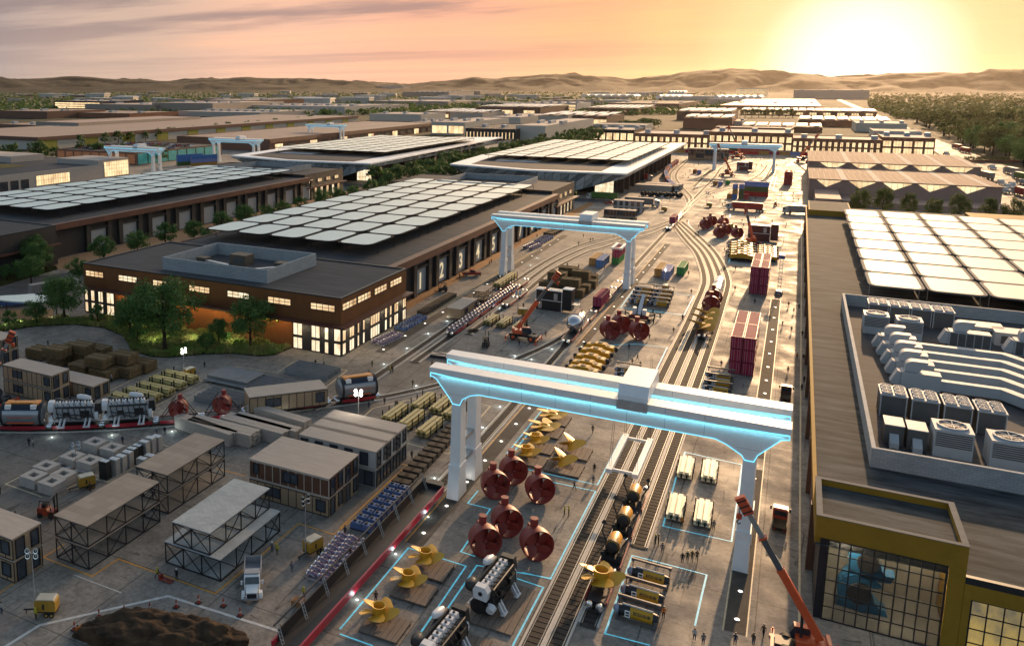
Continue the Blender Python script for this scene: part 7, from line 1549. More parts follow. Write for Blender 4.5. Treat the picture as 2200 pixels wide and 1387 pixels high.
('Hc',343,1230,'stand','navy','dark','hair',0,'above the submersibles by the near maroon stack'),('Hc',995,800,'point','dark','dark','hair',0,'right of the long runway plate, pointing'),('Hc',1090,860,'walk','brown','dark','hair',0,'right of the long runway plate, walking'),('Hc',1205,905,'stand','dark','dark','hair',0,'beside the hall wall, rear'),('Hc',1150,1150,'walk','orange','dark','hair',20,'on the yellow line by the hall wall'),('Hc',1218,1160,'walk','dark','dark','hair',0,'beside the hall wall, middle'),('Hc',1052,1295,'stand','dark','dark','hair',0,'on the lane above the dark red tractor'),('Hc',1225,1400,'stand','dark','dark','hair',0,'beside the hall wall, front'),('B',2090,298,'stand','dark','dark','hair',0,'on the yellow line beside the dark red tractor'),
]
for c,x,y,pose,tp,lgc,hat,fc,pl in PEO:
    q=g(c,x,y); lc=lgc if lgc in CLO else 'dark'
    inst(person,(pose,tp if tp!='jeans' else 'navy',lc,hat),f"person in {CT.get(tp,'dark clothes')} {pl}",(q.x,q.y,.01),R(fc),'workers in the yard',.95)
rd=random.Random(5)
FARP=[(70,1010),(540,855),(885,875),(895,830),(830,895),(1240,870),(1305,900),(1352,925),(1330,940),(1362,950),(1590,890),(1640,880),(1890,835),(1920,880),(2000,885),(2045,895),(1998,830),(1862,930),(1892,935),(955,665),(978,650),(1005,680),(1095,790),(1060,785),(1060,560),(1102,555),(1022,610),(1100,525),(1190,540),(1380,600),(1650,560),(1700,560),(1620,620),(1575,630),(1600,545),(1610,490),(1690,500),(1720,495),(1770,490),(1910,570),(1925,545),(1960,520),(1900,500),(2010,630),(2000,490),(1540,485),(1500,520),(890,470),(915,465),(930,470),(985,490),(1290,765),(1350,755),(1565,625),(1040,480),(1385,500),(1640,490),(1840,560)]
for i,(x,y) in enumerate(FARP):
    q=g('N',x,y); inst(person,(('stand','walk')[i%2],'brown','dark','hair'),'tiny dark figure standing on the sunlit far yard among the cranes and containers',(q.x,q.y,.01),rd.uniform(0,6),'tiny figures on the sunlit far yard',1.1)
# ---------------------------------------------------------------- trees and planting
BARK=mat('bark',(.035,.026,.018),.9,var=.3)
def leafmat(name,a,b):
    m=mat(name,a,.65,col2=b,scale=.9); nt=m.node_tree; N=nt.nodes; L=nt.links; b_=N['Principled BSDF']; t=N.new('ShaderNodeBsdfTranslucent'); x=N.new('ShaderNodeMixShader'); x.inputs[0].default_value=.38
    src=b_.inputs['Base Color'].links[0].from_socket; L.new(src,t.inputs['Color']); L.new(b_.outputs[0],x.inputs[1]); L.new(t.outputs[0],x.inputs[2]); L.new(x.outputs[0],N['Material Output'].inputs['Surface']); return m
LF=[leafmat('leaf_dark',(.034,.085,.017),(.095,.20,.042)),leafmat('leaf_mid',(.032,.075,.015),(.085,.15,.036)),leafmat('leaf_warm',(.05,.078,.018),(.125,.15,.04))]
def tree(kind,seed):
    """tapered trunk, limbs, and a crown of leaf clumps; kinds differ in size of leaf and count"""
    rd=random.Random(seed*13+len(kind)); o=E({'big':'broadleaf_tree','mid':'street_tree','far':'far_tree'}[kind]); tag(o,cat='tree')
    H={'big':11.,'mid':9.,'far':9.}[kind]; nC={'big':46,'mid':30,'far':17}[kind]; nl={'big':120,'mid':80,'far':32}[kind]; ls={'big':.46,'mid':.55,'far':1.0}[kind]
    t=MB(); lean=Vector((rd.uniform(-.4,.4),rd.uniform(-.4,.4),0))
    P=[Vector((0,0,-.1)),Vector((lean.x*.3,lean.y*.3,H*.25)),Vector((lean.x,lean.y,H*.55)),Vector((lean.x*1.3,lean.y*1.3,H*.85))]; rr=[.36,.27,.18,.06]
    for i in range(3): t.cyl(P[i],P[i+1],rr[i],rr[i+1],8)
    Cc=[]
    for k in range(nC):
        a=rd.uniform(0,2*PI); h=rd.uniform(.2,1.)**.85; rad=H*.47*math.sin(PI*min(.97,max(.12,(h-.12)*1.02)))**.7*rd.uniform(.35,1.05)
        Cc.append((Vector((lean.x+rad*math.cos(a),lean.y+rad*math.sin(a),H*(.17+.80*h))),H*rd.uniform(.095,.17)))
    for c,r in Cc[:9 if kind!='far' else 4]:
        b=P[1].lerp(P[2],rd.random()); t.cyl(b,b.lerp(c,.85),.09,.03,5)
    t.build('trunk',BARK,o)
    m=MB()
    for c,r in Cc:
        for _ in range(nl):
            d=Vector((rd.gauss(0,1),rd.gauss(0,1),rd.gauss(0,.8))); d.normalize(); p=c+d*r*rd.uniform(.35,1.15)**.7
            n=(d+Vector((rd.uniform(-.8,.8),rd.uniform(-.8,.8),rd.uniform(-.2,.9)))).normalized(); u=n.orthogonal().normalized(); u=Matrix.Rotation(rd.uniform(0,6.28),3,n)@u; w=n.cross(u); s=ls*rd.uniform(.6,1.25)
            m.add([p-u*s*.5,p+w*s*.32,p+u*s*.6,p-w*s*.32],[(0,1,2,3)],0)
    m.build('crown',LF[{'big':0,'mid':0,'far':1}[kind]] if seed<50 else LF[2],o); return o
def put(kind,seed,label,x,y,s,group,rz=None): 
    return inst(tree,(kind,seed),label,(x,y,-.02),(x*7+y*3)%6.28 if rz is None else rz,group,s)
# kind, crop, base x,y, top y -> scale from real height
NT=[('big',1,'M',1755,565,-170,'tallest spreading tree in the planting before the brown wall'),('big',2,'K',1872,1335,830,'rounded tree at the right end of the planting'),('big',3,'U',690,1245,770,'tall tree beside the left glass entrance of the office'),('big',2,'K',790,1190,700,'bushy tree directly left of the tallest one in the planting'),('big',3,'K',590,1215,830,'leftmost bushy tree of the planting clump'),('mid',4,'K',665,1285,1090,'low young tree in front of the planting clump'),('mid',5,'K',1540,1310,1030,'slender young tree left of the rounded one'),('mid',4,'K',1412,1375,1175,'small dark tree at the front edge of the planting'),('mid',5,'M',1042,270,80,'small round tree before the lit glass corner'),('mid',4,'M',398,290,30,'young street tree before the glass shelter'),('mid',5,'M',97,320,145,'young street tree nearest the left picture edge'),
('big',1,'U',335,860,560,'tree on the lawn edge before grey dock door'),('big',2,'U',360,690,345,'large tree on the lawn before the dark second office'),('mid',4,'U',80,815,640,'small tree on the lawn at the left edge'),('mid',5,'U',205,790,600,'small tree on the lawn between larger ones'),('big',3,'U',410,740,400,'tree at the lawn tip by the sidewalk'),('big',1,'U',840,830,580,'tree at the left corner of the brown office')]
for k,sd_,c,x,y,yt,lb in NT:
    q=g(c,x,y); h=gd(c,x,yt,q.y).z; put(k,sd_,lb,q.x,q.y,h/(10.8 if k=='big' else 8.9),'trees of the office planting and lawn')
rd=random.Random(11)
i=0
for row,x in (('left',-217),('right',-193)):
    for k in range(15):
        y=212+k*17.5+(6 if row=='left' else 0); put(('mid','big')[k%2],(4,1,5,2,4,3)[k%6],f'bushy street tree between the dock warehouses, {nth(k)} in the {row} row',x+rd.uniform(-2,2),y+rd.uniform(-3,3),rd.uniform(.95,1.2)*(1. if k%2==0 else .8),'street trees between the dock warehouses')
for row,x in (('left',-229),('middle',-216),('right',-203)):
    for k in range(42):
        y=470+k*15*(1+k*.012); put('far',(21,22,23)[k%3],f'avenue tree, {nth(k)} from the near end of the {row} row between the white-edged halls',x+rd.uniform(-3,3)+(0 if k<30 else (k-30)*1.),y+rd.uniform(-5,5),rd.uniform(1.25,1.7),'trees of the long avenue')
for k in range(9): put('far',(21,22)[k%2],f'tree behind the first dock warehouse, {nth(k)} from the left',-185+k*10+rd.uniform(-2,2),455+rd.uniform(-5,8),rd.uniform(.8,1.1),'trees behind the first dock warehouse')
for k in range(20): put('far',(22,23)[k%2],f'dark tree, {nth(k)} from the left in the row beyond the left concrete hall',-640+k*9+rd.uniform(-3,3),500+k*3+rd.uniform(-15,15),rd.uniform(1.2,1.7),'dark trees beyond the left concrete hall')
for k in range(26): put('far',(21,23)[k%2],f'tree, {nth(k)} from the near end of the row along the yellow-columned shed',-655-k*3.6+rd.uniform(-3,3),640+k*25+rd.uniform(-8,8),rd.uniform(1.1,1.6),'trees along the yellow-columned shed')
for i,(x,y,t) in enumerate(((640,960,785),(870,970,785),(1110,985,840),(1350,995,875),(1580,1000,840),(1870,1010,885),(2110,990,875))):
    q=gd('O',x,y,468+4*(i%3)); h=gd('O',x,t,q.y).z; o_=put('big',(51,52,53)[i%3],f'round sunlit tree, {nth(i)} from the left in the row behind the white roof panels',q.x,q.y,h/10.4,'round trees behind the white roof panels'); o_.scale=(o_.scale.x*.62,o_.scale.y*.62,o_.scale.z)
for k in range(8):
    q=g('c2',1290+k*27,715); put('far',(52,53)[k%2],f'small tree, {nth(k)} from the left in the row before the pale two-storey block far away',q.x,q.y,2.2,'far row of small trees')
for k in range(8):
    q=g('c3',415+k*43,745); put('far',(52,53)[k%2],f'round dark tree, {nth(k)} from the left before the far white lit roofs',q.x,q.y,2.,'far row of round trees in the glare')
# the wooded land east of the highway: the nearest 230 trees stand alone, the far wood is one mass
n=0; tries=0; pts=[]
while n<115 and tries<6000:
    tries+=1; x=rd.uniform(1380,2230); y=rd.uniform(610,1075)
    edge=1240+ (y-690)*(2.05 if y>690 else .4)
    if x<edge+60: continue
    if 640<x<0: continue
    q=g('c3',x,y)
    if q.x<158 or q.y>1900 or any((q-p).length<9+q.y*.008 for p in pts): continue
    pts.append(q); n+=1
pts.sort(key=lambda p:p.y)
for i,q in enumerate(pts):
    put('far' if q.y>1100 else 'big',(51,52,53)[i%3] if q.y>1100 else (1,52,3)[i%3],(f'broad tree of the open wood east of the highway, {nth(i)} nearest to the yard' if i<30 else 'broad tree deeper in the open wood east of the highway'),q.x,q.y,rd.uniform(1.5,2.5)*(1.25 if q.y>1500 else 1.),'nearest trees of the open wood east of the highway' if i<30 else 'trees deeper in the open wood east of the highway')
def mass(name,label,pts,hh,m,leaf=2.2,per=16):
    mb=MB(); r2=random.Random(3)
    for p in pts:
        s=r2.uniform(.7,1.3)*hh; 
        for _ in range(per):
            d=Vector((r2.gauss(0,1),r2.gauss(0,1),r2.gauss(0,.6))).normalized(); c=Vector((p[0],p[1],s*.5))+Vector((d.x*s*.6,d.y*s*.6,d.z*s*.5)); n=(d+Vector((0,0,.5))).normalized(); u=n.orthogonal().normalized(); u=Matrix.Rotation(r2.uniform(0,6.28),3,n)@u; w=n.cross(u); q=leaf*r2.uniform(.7,1.4)*s/9
            mb.add([c-u*q,c+w*q*.7,c+u*q,c-w*q*.7],[(0,1,2,3)])
    o=mb.build(name,m); tag(o,label,kind='stuff'); return o
wp=[]
for _ in range(1300):
    x=rd.uniform(1200,2260); y=rd.uniform(572,760); q=g('c3',x,y)
    if q.x>165+q.y*.004 and q.y>1150: wp.append((q.x,q.y))
mass('far_wood','far hazy wood east of the highway towards the hills',wp,14,LF[2])
wp=[]
for _ in range(6500):
    x=rd.uniform(-20,1560); y=196+rd.random()**1.6*52; q=g('p',x,y)
    if q.y<2.2e4: wp.append((q.x,q.y))
mass('valley_wood','dark wooded valley floor between the far sheds and the hills',wp,12,LF[1],2.6,9)
def inside(p,poly):
    c=False; n=len(poly)
    for i in range(n):
        (x1,y1),(x2,y2)=poly[i],poly[i-1]
        if (y1>p[1])!=(y2>p[1]) and p[0]<(x2-x1)*(p[1]-y1)/(y2-y1)+x1: c=not c
    return c
BED=[(-186,136),(-180.7,142.9),(-176.2,151.3),(-168.3,157.2),(-159.3,158.6),(-150.1,155.9),(-144.3,151.7),(-139.2,147.6),(-132,146.2),(-127.6,147.8),(-121.7,153.9),(-116,157.6),(-109,159),(-106.4,162),(-106,168.1),(-163.8,168.1),(-164,163),(-177,161),(-181,153),(-187,141)]
LAWN=[(-232,172),(-222.6,177),(-224.4,191),(-225.8,204),(-231,208.3),(-236.5,206),(-237,190),(-250,176),(-262,168),(-250,166)]
m_=MB(); m_.prism(BED,-.02,.22); o=m_.build('planting_soil',mat('bed_soil',(.03,.028,.014),.95,bump=.4)); o['kind']='structure'
m_=MB(); m_.prism(LAWN,-.02,.14); o=m_.build('lawn_ground',mat('lawn_soil',(.045,.045,.018),.95,bump=.4)); o['kind']='structure'
def tufts(name,label,poly,n,hh,m,z0):
    mb=MB(); xs=[p[0] for p in poly]; ys=[p[1] for p in poly]; r2=random.Random(9); k=0
    while k<n:
        p=(r2.uniform(min(xs),max(xs)),r2.uniform(min(ys),max(ys)))
        if not inside(p,poly): continue
        k+=1; h=hh*r2.uniform(.5,1.5)*(1+.6*math.sin(p[0]*.7)*math.cos(p[1]*.9))
        for b in range(5):
            a=r2.uniform(0,6.28); d=Vector((math.cos(a),math.sin(a),0)); w=Vector((-d.y,d.x,0))*.09; q=Vector((p[0]+r2.uniform(-.25,.25),p[1]+r2.uniform(-.25,.25),z0))
            mb.add([q-w,q+w,q+d*h*.35+Vector((0,0,h*.7))+w*.7,q+d*h*.75+Vector((0,0,h))],[(0,1,2,3)])
    o=mb.build(name,m); tag(o,label,kind='stuff')
GR=mat('meadow',(.10,.22,.03),.8,col2=(.34,.27,.11),scale=.16); tufts('ground_cover','meadow planting of grasses and low shrubs before the brown wall',BED,6500,.75,GR,.2)
tufts('lawn_grass','short grass island beside the left street',LAWN,2600,.35,mat('lawn_blade',(.06,.075,.02),.85,col2=(.09,.085,.03),scale=.3),.12)
for x,y in ((-150,163),(-138,155),(-130,160),(-120,163)): lampl(x,y,2.2,230,(.9,1.,.55),.6)
for i,(x,y) in enumerate(((15,330),(190,300),(355,270),(515,235),(640,200))):
    q=g('M',x,y); inst(ground_light,(),f'bright lamp on the paving edge beside the planting, {nth(i)} from the left',(q.x,q.y,.03),0,'bright lamps on the paving edge',2.2); lampl(q.x,q.y+1,1.,60,(.95,1.,.85))
# ---------------------------------------------------------------- farther buildings
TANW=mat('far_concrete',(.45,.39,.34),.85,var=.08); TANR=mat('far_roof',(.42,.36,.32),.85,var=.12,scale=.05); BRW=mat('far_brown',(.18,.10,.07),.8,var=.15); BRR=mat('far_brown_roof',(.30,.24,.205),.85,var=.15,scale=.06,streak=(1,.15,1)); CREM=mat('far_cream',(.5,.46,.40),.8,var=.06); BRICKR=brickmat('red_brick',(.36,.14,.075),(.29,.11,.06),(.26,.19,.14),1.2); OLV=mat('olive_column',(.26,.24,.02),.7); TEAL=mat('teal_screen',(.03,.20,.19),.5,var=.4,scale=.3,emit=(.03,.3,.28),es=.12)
FW=litmat('far_window',(1.,.74,.40),(.45,.27,.13),.8,.12); WHR=mat('far_white',(.72,.70,.68),.6,var=.05)
def ribs(name,a,k): return ribmat(name,a,k)
PATT=ribs('patterned_clad',(.30,.25,.21),.45)
def fbox(label,x0,y0,x1,y1,h,wall,roof,name='industrial_building',group='industrial buildings beyond the yard'):
    b=E(name,((x0+x1)/2,(y0+y1)/2,0)); tag(b,label,'building',group); cx,cy=(x0+x1)/2,(y0+y1)/2
    shell(b,x0-cx,y0-cy,x1-cx,y1-cy,h,wall,roof,.6,pw=.8); return b
def fb(label,c,x0,yb,x1,yt,depth,wall=TANW,roof=TANR,lit=None,pan=0,units=0):
    """far box building whose front is seen between x0 and x1, base yb and top yt"""
    p=g(c,x0,yb); X1=gd(c,x1,yb,p.y).x; h=max(4,gd(c,x0,yt,p.y).z)
    b=fbox(label,p.x,p.y,X1,p.y+depth,h,wall,roof); w=X1-p.x
    if lit:
        nx,nz,fr=lit; 
        for i in range(nx):
            for j in range(nz):
                a=-w/2+w*(i+.5-fr/2)/nx; z0=h*(.12+.8*j/nz); win(b,'y',-depth/2-.1,a,a+w*fr/nx,z0,z0+h*.62/nz,3 if w/nx>6 else 2,1,-1,m=FW,fw=max(.25,w*.004))
    if pan:
        nx=max(2,int(w/16)); m=MB()
        for j in range(pan):
            for i in range(nx): m=MB(); x=-w/2+w*(i+.1)/nx; y=-depth/2+depth*(j+.2)/(pan+.2); m.add([(x,y,h+2.2),(x+w*.82/nx,y,h+2.6),(x+w*.82/nx,y+depth*.75/pan,h+4.4),(x,y+depth*.75/pan,h+4.0)],[(0,1,2,3)]); m.box(x+1,y+1,h,x+1.6,y+1.6,h+2.4); m.build('roof_panel',WHR,b)
    units=units or 3
    for k in range(units): mb=MB(); x=-w*.4+w*.8*k/max(1,units-1); mb.box(x,-depth*.2,h,x+w*.03+3,-depth*.1,h+3.5); mb.box(x+.5,-depth*.2-.3,h+.4,x+w*.02+2,-depth*.2-.02,h+2.6); mb.build('roof_unit',DUCT,b)
    return b
# left side
b=fbox('long shed with brown roof edge and yellow-olive columns along a cream wall',-860,592,-672,1290,12.5,CREM,BRR)
MB().box(94,-349.2,9.4,95.2,349,13).build('roof_band',BRW,b); MB().box(-94.6,-350.3,9.4,95.2,-349.2,13).build('roof_band',BRW,b)
for k in range(12): MB().box(94.02,-345+k*58,0,94.6,-325+k*58,9.4).build('olive_column',OLV,b)
b=fbox('long low shed with grey-brown roof behind the left white gantries',-575,690,-458,1130,11.5,BRW,BRR); 
for k in range(18): MB().box(58.5,-210+k*23,0,58.8,-196+k*23,6.5).build('dock_door',STEEL if k%3 else FW,b)
MB().box(58.5,-220,8,59.3,220,11.8).build('copper_band',COPPER,b)
b=fbox('parking house with teal screens and cars parked on its roof',-565,517,-474,633,9.5,BRW,ROOFM,'parking_house')
for k in range(9): MB().box(45.55,-56+k*12.6,.5,45.9,-45+k*12.6,9.0).build('teal_screen',TEAL,b)
for k in range(9): MB().box(-44+k*10,-58.4,1,-36+k*10,-58.05,8.6).build('open_bay',mat('garage_bay',(.10,.06,.045),.8,emit=(.5,.22,.1),es=.12,var=.5,scale=.6),b)
rc=['red','white','grey','blue','brown']
for k in range(54): inst(pickup,(rc[(k*7+k//9)%5],),f"{rc[(k*7+k//9)%5]} car on the roof of the parking house, {nth(k%18)} along the {('front','middle','rear')[k//18]} row",(-558+(k%18)*4.6,540+(k//18)*28,9.55),PI/2,'cars on the parking house roof',1.35)
b=fbox('pale tan flat-roofed block with ribbed walls behind the yellow-columned shed',-905,795,-826,1050,16,PATT,mat('pink_roof',(.36,.28,.24),.85,var=.06))
b=fbox('concrete hall with lit glazing and a planted roof at the left edge',-545,325,-424,455,9.5,TANW,ROOFM)
m=MB(); m.add([(-58,-55,9.7),(20,-55,9.7),(20,10,9.7),(-58,10,9.7)],[(0,1,2,3)]); m.build('planted_roof',mat('sedum',(.10,.09,.02),.9,col2=(.17,.12,.03),scale=.2),b); MB().box(20,35,9.5,60,64.8,13).build('roof_block',TANW,b); MB().box(-60,20,9.5,-10,50,14).build('roof_block',TANW,b)
win(b,'x',60.5,-20,8,1,7.5,14,2,1,m=FW); win(b,'x',60.5,40,64,1,11.5,10,4,1,m=FW)
for k in range(4): win(b,'x',60.5,-56+k*8,-50+k*8,.5,6,2,1,1,m=GLASS)
for k,(x,y,cs) in enumerate(((1165,1045,('darkgreen','blue','blue')),(1255,1050,('tan','indigo','blue')))):
    q=g('c1',x+40,y)
    for j,col in enumerate(cs): cont(col,f"{col} container, {nth(j)} from the ground in the {('left','right')[k]} blue-topped stack between the left white gantries",q.x,q.y,j*2.92,R(70),24,group='stacks between the left white gantries')
for i,col in enumerate(('orange','blue')): q=g('c1',585+i*75,1110); cont(col,f'low {col} container before the left concrete hall',q.x,q.y,0,R(80),14,group=None)
FB=[('glassy low office block far left with pale bands','c1',345,705,640,640,160,GLASS,TANR,(1,4,.96),0,4),('wide ribbed grey-brown block in the far left',"c1",540,712,965,660,260,PATT,TANR,None,0,0),('right half of the wide ribbed block in the far left','c1',965,718,1350,652,300,PATT,TANR,None,0,5),('dark textured block in the far left','c1',1250,694,1560,634,300,BRW,TANR,None,0,0),('brown shed at the far left edge with pale roof lights','c1',-20,745,300,702,160,BRW,BRR,None,0,0),('red-brown shed with a row of white roof units far left','c1',370,742,820,712,150,BRICKR,BRR,None,0,0),('low brown shed behind the yellow-columned shed at the left edge','c1',-40,830,260,788,80,BRW,BRR,None,0,0),('flat grey shed far left with many white roof units','c1',1120,735,1650,706,220,TANW,TANR,None,0,9),('pale shed far centre-left with white roof units','c1',1530,712,2184,668,260,CREM,TANR,None,0,8),('pale shed by the picture centre with white roof lights','c1',1565,680,1830,655,200,TANW,TANR,None,0,0),
('cream block with flat roof left of the panelled brown hall','c2',188,765,515,722,120,CREM,TANR,None,0,0),('pale block with a big lit window beside the dark hall','c2',580,852,790,775,190,CREM,TANR,(2,1,.9),0,0),('dark hall with a row of small white windows','c2',795,885,1110,815,140,STEEL,ROOFM,(14,1,.3),0,0),('pale block right of the dark hall near the avenue','c2',1113,888,1300,797,260,CREM,TANR,None,0,0),('pale block behind the dark hall','c2',948,792,1145,742,200,CREM,TANR,None,0,0),('lit glazed hall with white roof panels','c2',515,748,690,712,200,BRW,TANR,(5,1,.94),2,0),('grey-walled hall with white roof panels','c2',700,752,905,716,200,TANW,BRR,None,3,0),('dock shed with small doors behind the pale lit block','c2',450,822,580,775,120,TANW,TANR,(6,1,.3),0,0),('long brown hall with white roof panels','c2',860,738,1270,680,240,BRW,BRR,(3,1,.5),2,0),('grey hall beside the avenue','c2',1255,802,1445,735,160,TANW,BRR,None,2,0),('wide lit glazed hall beside the avenue','c2',1448,802,1690,738,150,BRW,BRR,(6,1,.96),2,0),('pale two-storey block with lit bands','c2',1150,718,1500,652,150,CREM,TANR,(1,3,.96),0,6),('brown panelled hall behind the avenue','c2',1550,722,1890,688,300,BRW,BRR,None,2,0),('dark roofed long hall near the glare','c2',1700,695,2150,655,500,BRW,mat('dark_roof',(.10,.085,.08),.8),None,0,0),('low tan hall left of centre','c2',-40,705,230,668,200,TANW,TANR,None,0,3),('ribbed grey hall far centre','c2',180,668,690,640,300,PATT,TANR,None,0,0),('second ribbed grey hall far centre','c2',400,616,690,583,420,PATT,TANR,None,0,8),('third ribbed hall far centre','c2',700,605,890,578,420,PATT,TANR,None,0,0),('tall grey block far behind the ribbed halls','c2',175,582,400,545,300,TANW,TANR,None,0,0),('small grey tower pair far centre','c2',455,570,500,552,120,TANW,TANR,None,0,0),('lit grid-fronted block before the hills','c3',357,606,555,562,150,CREM,TANR,(14,4,.75),0,0),('large tan shed in the glare','c3',720,628,1200,572,400,TANW,TANR,None,0,0),('panelled brown hall left of the glare','c3',-20,762,330,708,170,BRW,BRR,(1,1,.0) if False else None,3,0),('second panelled brown hall left of the glare','c3',20,815,330,748,90,BRICKR,BRR,None,2,0),('panelled hall row in the glare','c3',385,728,1250,700,120,BRICKR,BRR,(10,1,.55),2,0),('low hall with white roof units before the glare','c3',390,830,905,800,60,BRICKR,TANR,None,2,0),('wide panelled hall before the right pale block','c3',750,800,1345,762,110,BRICKR,BRR,None,1,0),('square pale block with open roof near the highway','c3',1115,835,1440,782,110,CREM,TANR,None,0,0),('square pale block behind the brick halls','c3',190,812,395,768,120,CREM,BRICKR,None,0,0)]
for a in FB: fb(*a)
# solar roofed hall in the glare and white vaulted halls
def vault(label,c,x0,yb,x1,yt,depth,n):
    p=g(c,x0,yb); X1=gd(c,x1,yb,p.y).x; h=max(5,gd(c,x0,yt,p.y).z); w=(X1-p.x)/n; b=E('vaulted_hall',(p.x,p.y,0)); tag(b,label,'building','white vaulted halls far away')
    for k in range(n): poly=[(k*w,0)]+[(k*w+w/2-w/2*math.cos(PI*i/6),h*.55+h*.45*math.sin(PI*i/6)) for i in range(7)]+[(k*w+w,0)]; MB().prism(poly,0,depth,0,XZ).build('vault',WHR,b)
vault('white vaulted hall row left of the dark-roofed hall','c2',1530,618,1870,598,200,7); vault('white vaulted hall row beside the avenue end','c2',2000,634,2190,603,300,5); vault('white vaulted hall row in front of the lit grid block','c3',210,642,520,606,300,7); vault('small white vaulted hall row far right of centre','c2',2080,604,2184,576,200,5)
b=fb('wide hall with a dark striped solar roof in the glare','c3',245,692,900,668,1400,BRICKR,brickmat('solar_stripe',(.16,.10,.08),(.12,.075,.06),(.4,.32,.25),.02,.6,bw=.9,rh=8.,ms=.08,vertical=False))
q=[g('c2',650,662),g('c2',1180,630),g('c2',1080,628),g('c2',760,645)]; m=MB(); m.add([(p.x,p.y,.3) for p in q],[(0,1,2,3)]); o=m.build('pond_water',mat('pond',(.12,.16,.24),.15,var=.05)); o['kind']='structure'
# brick hall row facing the far yard
def brick_hall(label,c,x0,yb,x1,yt,depth,nx,nz,m=BRICKR,fr=.72,cor=True):
    b=fb(label,c,x0,yb,x1,yt,depth,m,TANR,(nx,nz,fr)); 
    return b
brick_hall('left wing with black-framed lit windows of the brick hall row','N',95,318,490,212,110,6,1,STEEL,.8)
brick_hall('long grey middle part of the brick hall row','N',490,395,1192,250,70,12,2,BRICKR,.62)
brick_hall('red-brown centre block of the brick hall row behind the far gantry','N',1192,410,1985,236,80,12,2,BRICKR,.72)
brick_hall('grey hall right of the brick centre block','c3',708,972,1275,878,60,15,2,BRICKR,.55)
brick_hall('red-brown end block with big lit windows beside the highway','c3',1275,986,1612,872,120,5,2,BRICKR,.8)
for lb,c,x0,y0,x1,yt,d in (('pale open-roofed upper storey on the left brick wing','N',110,316,600,165,60),('upper roof block on the brick centre','N',1262,405,1998,192,40),('pale upper roof block over the brick end by the highway','c3',1230,984,1540,832,60)):
    p=g(c,x0,y0); Y=p.y+70; X0=gd(c,x0,yt,Y).x; X1=gd(c,x1,yt,Y).x; h=gd(c,x0,yt,Y).z; fbox(lb,X0,Y,X1,Y+d,h,CREM if 'pale' in lb else BRW,BRR)
# sawtooth hall
SAWR=brickmat('saw_roof',(.30,.19,.14),(.25,.155,.12),(.45,.33,.25),.09,.9,bw=.28,rh=9.,ms=.012,vertical=False); SAWW=mat('saw_wall',(.32,.22,.185),.8,var=.08)
b=E('sawtooth_hall',(0,0,0)); tag(b,'sawtooth-fronted hall with lit triangular windows and brown striped roofs','factory hall')
def tier(Y0,Y1,x0,x1,h,tri,zl,rise):
    MB().prism([(Y0,-.02),(Y1,-.02),(Y1,h+rise-.08),(Y0,h-.02)],x0,x1,0,YZ).build('wall',SAWW,b); mb=MB(); n=len(tri)
    mb.add([(x0-.5,Y0-1,h+.05),(x1+.5,Y0-1,h+.05),(x1+.5,Y1,h+rise),(x0-.5,Y1,h+rise)],[(0,1,2,3)]); mb.box(x0-.5,Y0-1,h-.5,x1+.5,Y0-.05,h+.04); mb.build('roof',SAWR,b)
    for a,c_,d in tri:
        m=MB(); m.add([(a,Y0-.15,h-.6),(d,Y0-.15,zl+.0),(c_,Y0-.15,h-.6)] if zl<8 else [(a,Y0-.15,h-.6),(a+(d-a)*.6,Y0-.15,zl),(c_-(c_-d)*.6,Y0-.15,zl),(c_,Y0-.15,h-.6)],[(0,1,2)] if zl<8 else [(0,1,2,3)]); o=m.build('triangle_window',FW,b)
        f=MB(); 
        for t in (.3,.5,.7):
            x=a+(c_-a)*t; zz=h-.6-(h-.6-zl)*(min((x-a)/(d-a),(c_-x)/(c_-d)) if zl<8 else 1); f.bar((x,Y0-.22,h-.6),(x,Y0-.22,zz),.18)
        f.build('window_frame',SAWW,o)
        s=MB(); s.add([(c_-.3,Y0-.9,h+.1),(c_+2.6,Y0-.9,h+.1),(c_+2.6,Y1-1,h+rise+.06),(c_-.3,Y1-1,h+rise+.06)],[(0,1,2,3)]); s.build('roof_light',mat('roof_light_strip',(.42,.38,.33),.9,var=.35,scale=.8),b)
H1=gd('c3',815,1130,546).z; X=lambda x,y,Y: gd('c3',x,y,Y).x
Y1=546; tri=[(X(870,1140,Y1),X(1030,1140,Y1),X(928,1188,Y1)),(X(1075,1145,Y1),X(1248,1145,Y1),X(1140,1198,Y1)),(X(1290,1155,Y1),X(1480,1155,Y1),X(1358,1210,Y1)),(X(1515,1165,Y1),X(1715,1165,Y1),X(1585,1222,Y1)),(X(1755,1178,Y1),X(1945,1178,Y1),X(1822,1235,Y1))]
tier(Y1,646,X(820,1200,Y1),X(2045,1230,Y1),H1,tri,gd('c3',1140,1195,Y1).z,-1.4)
Y2=646; H2=gd('c3',815,1020,Y2).z; tri=[(X(890,1028,Y2),X(1055,1035,Y2),X(970,1060,Y2)),(X(1090,1040,Y2),X(1250,1045,Y2),X(1170,1068,Y2)),(X(1280,1045,Y2),X(1450,1050,Y2),X(1360,1078,Y2)),(X(1480,1055,Y2),X(1655,1058,Y2),X(1560,1088,Y2)),(X(1680,1062,Y2),X(1865,1068,Y2),X(1780,1098,Y2))]
tier(Y2,745,X(820,1030,Y2),X(1910,1080,Y2),H2,tri,gd('c3',970,1060,Y2).z,.4)
MB().box(X(862,1250,500),500,0,X(1028,1250,500),545.9,6).build('annex',SAWW,b); MB().box(X(1030,1260,520),520,0,99,545.8,3.2).build('annex',SAWW,b)
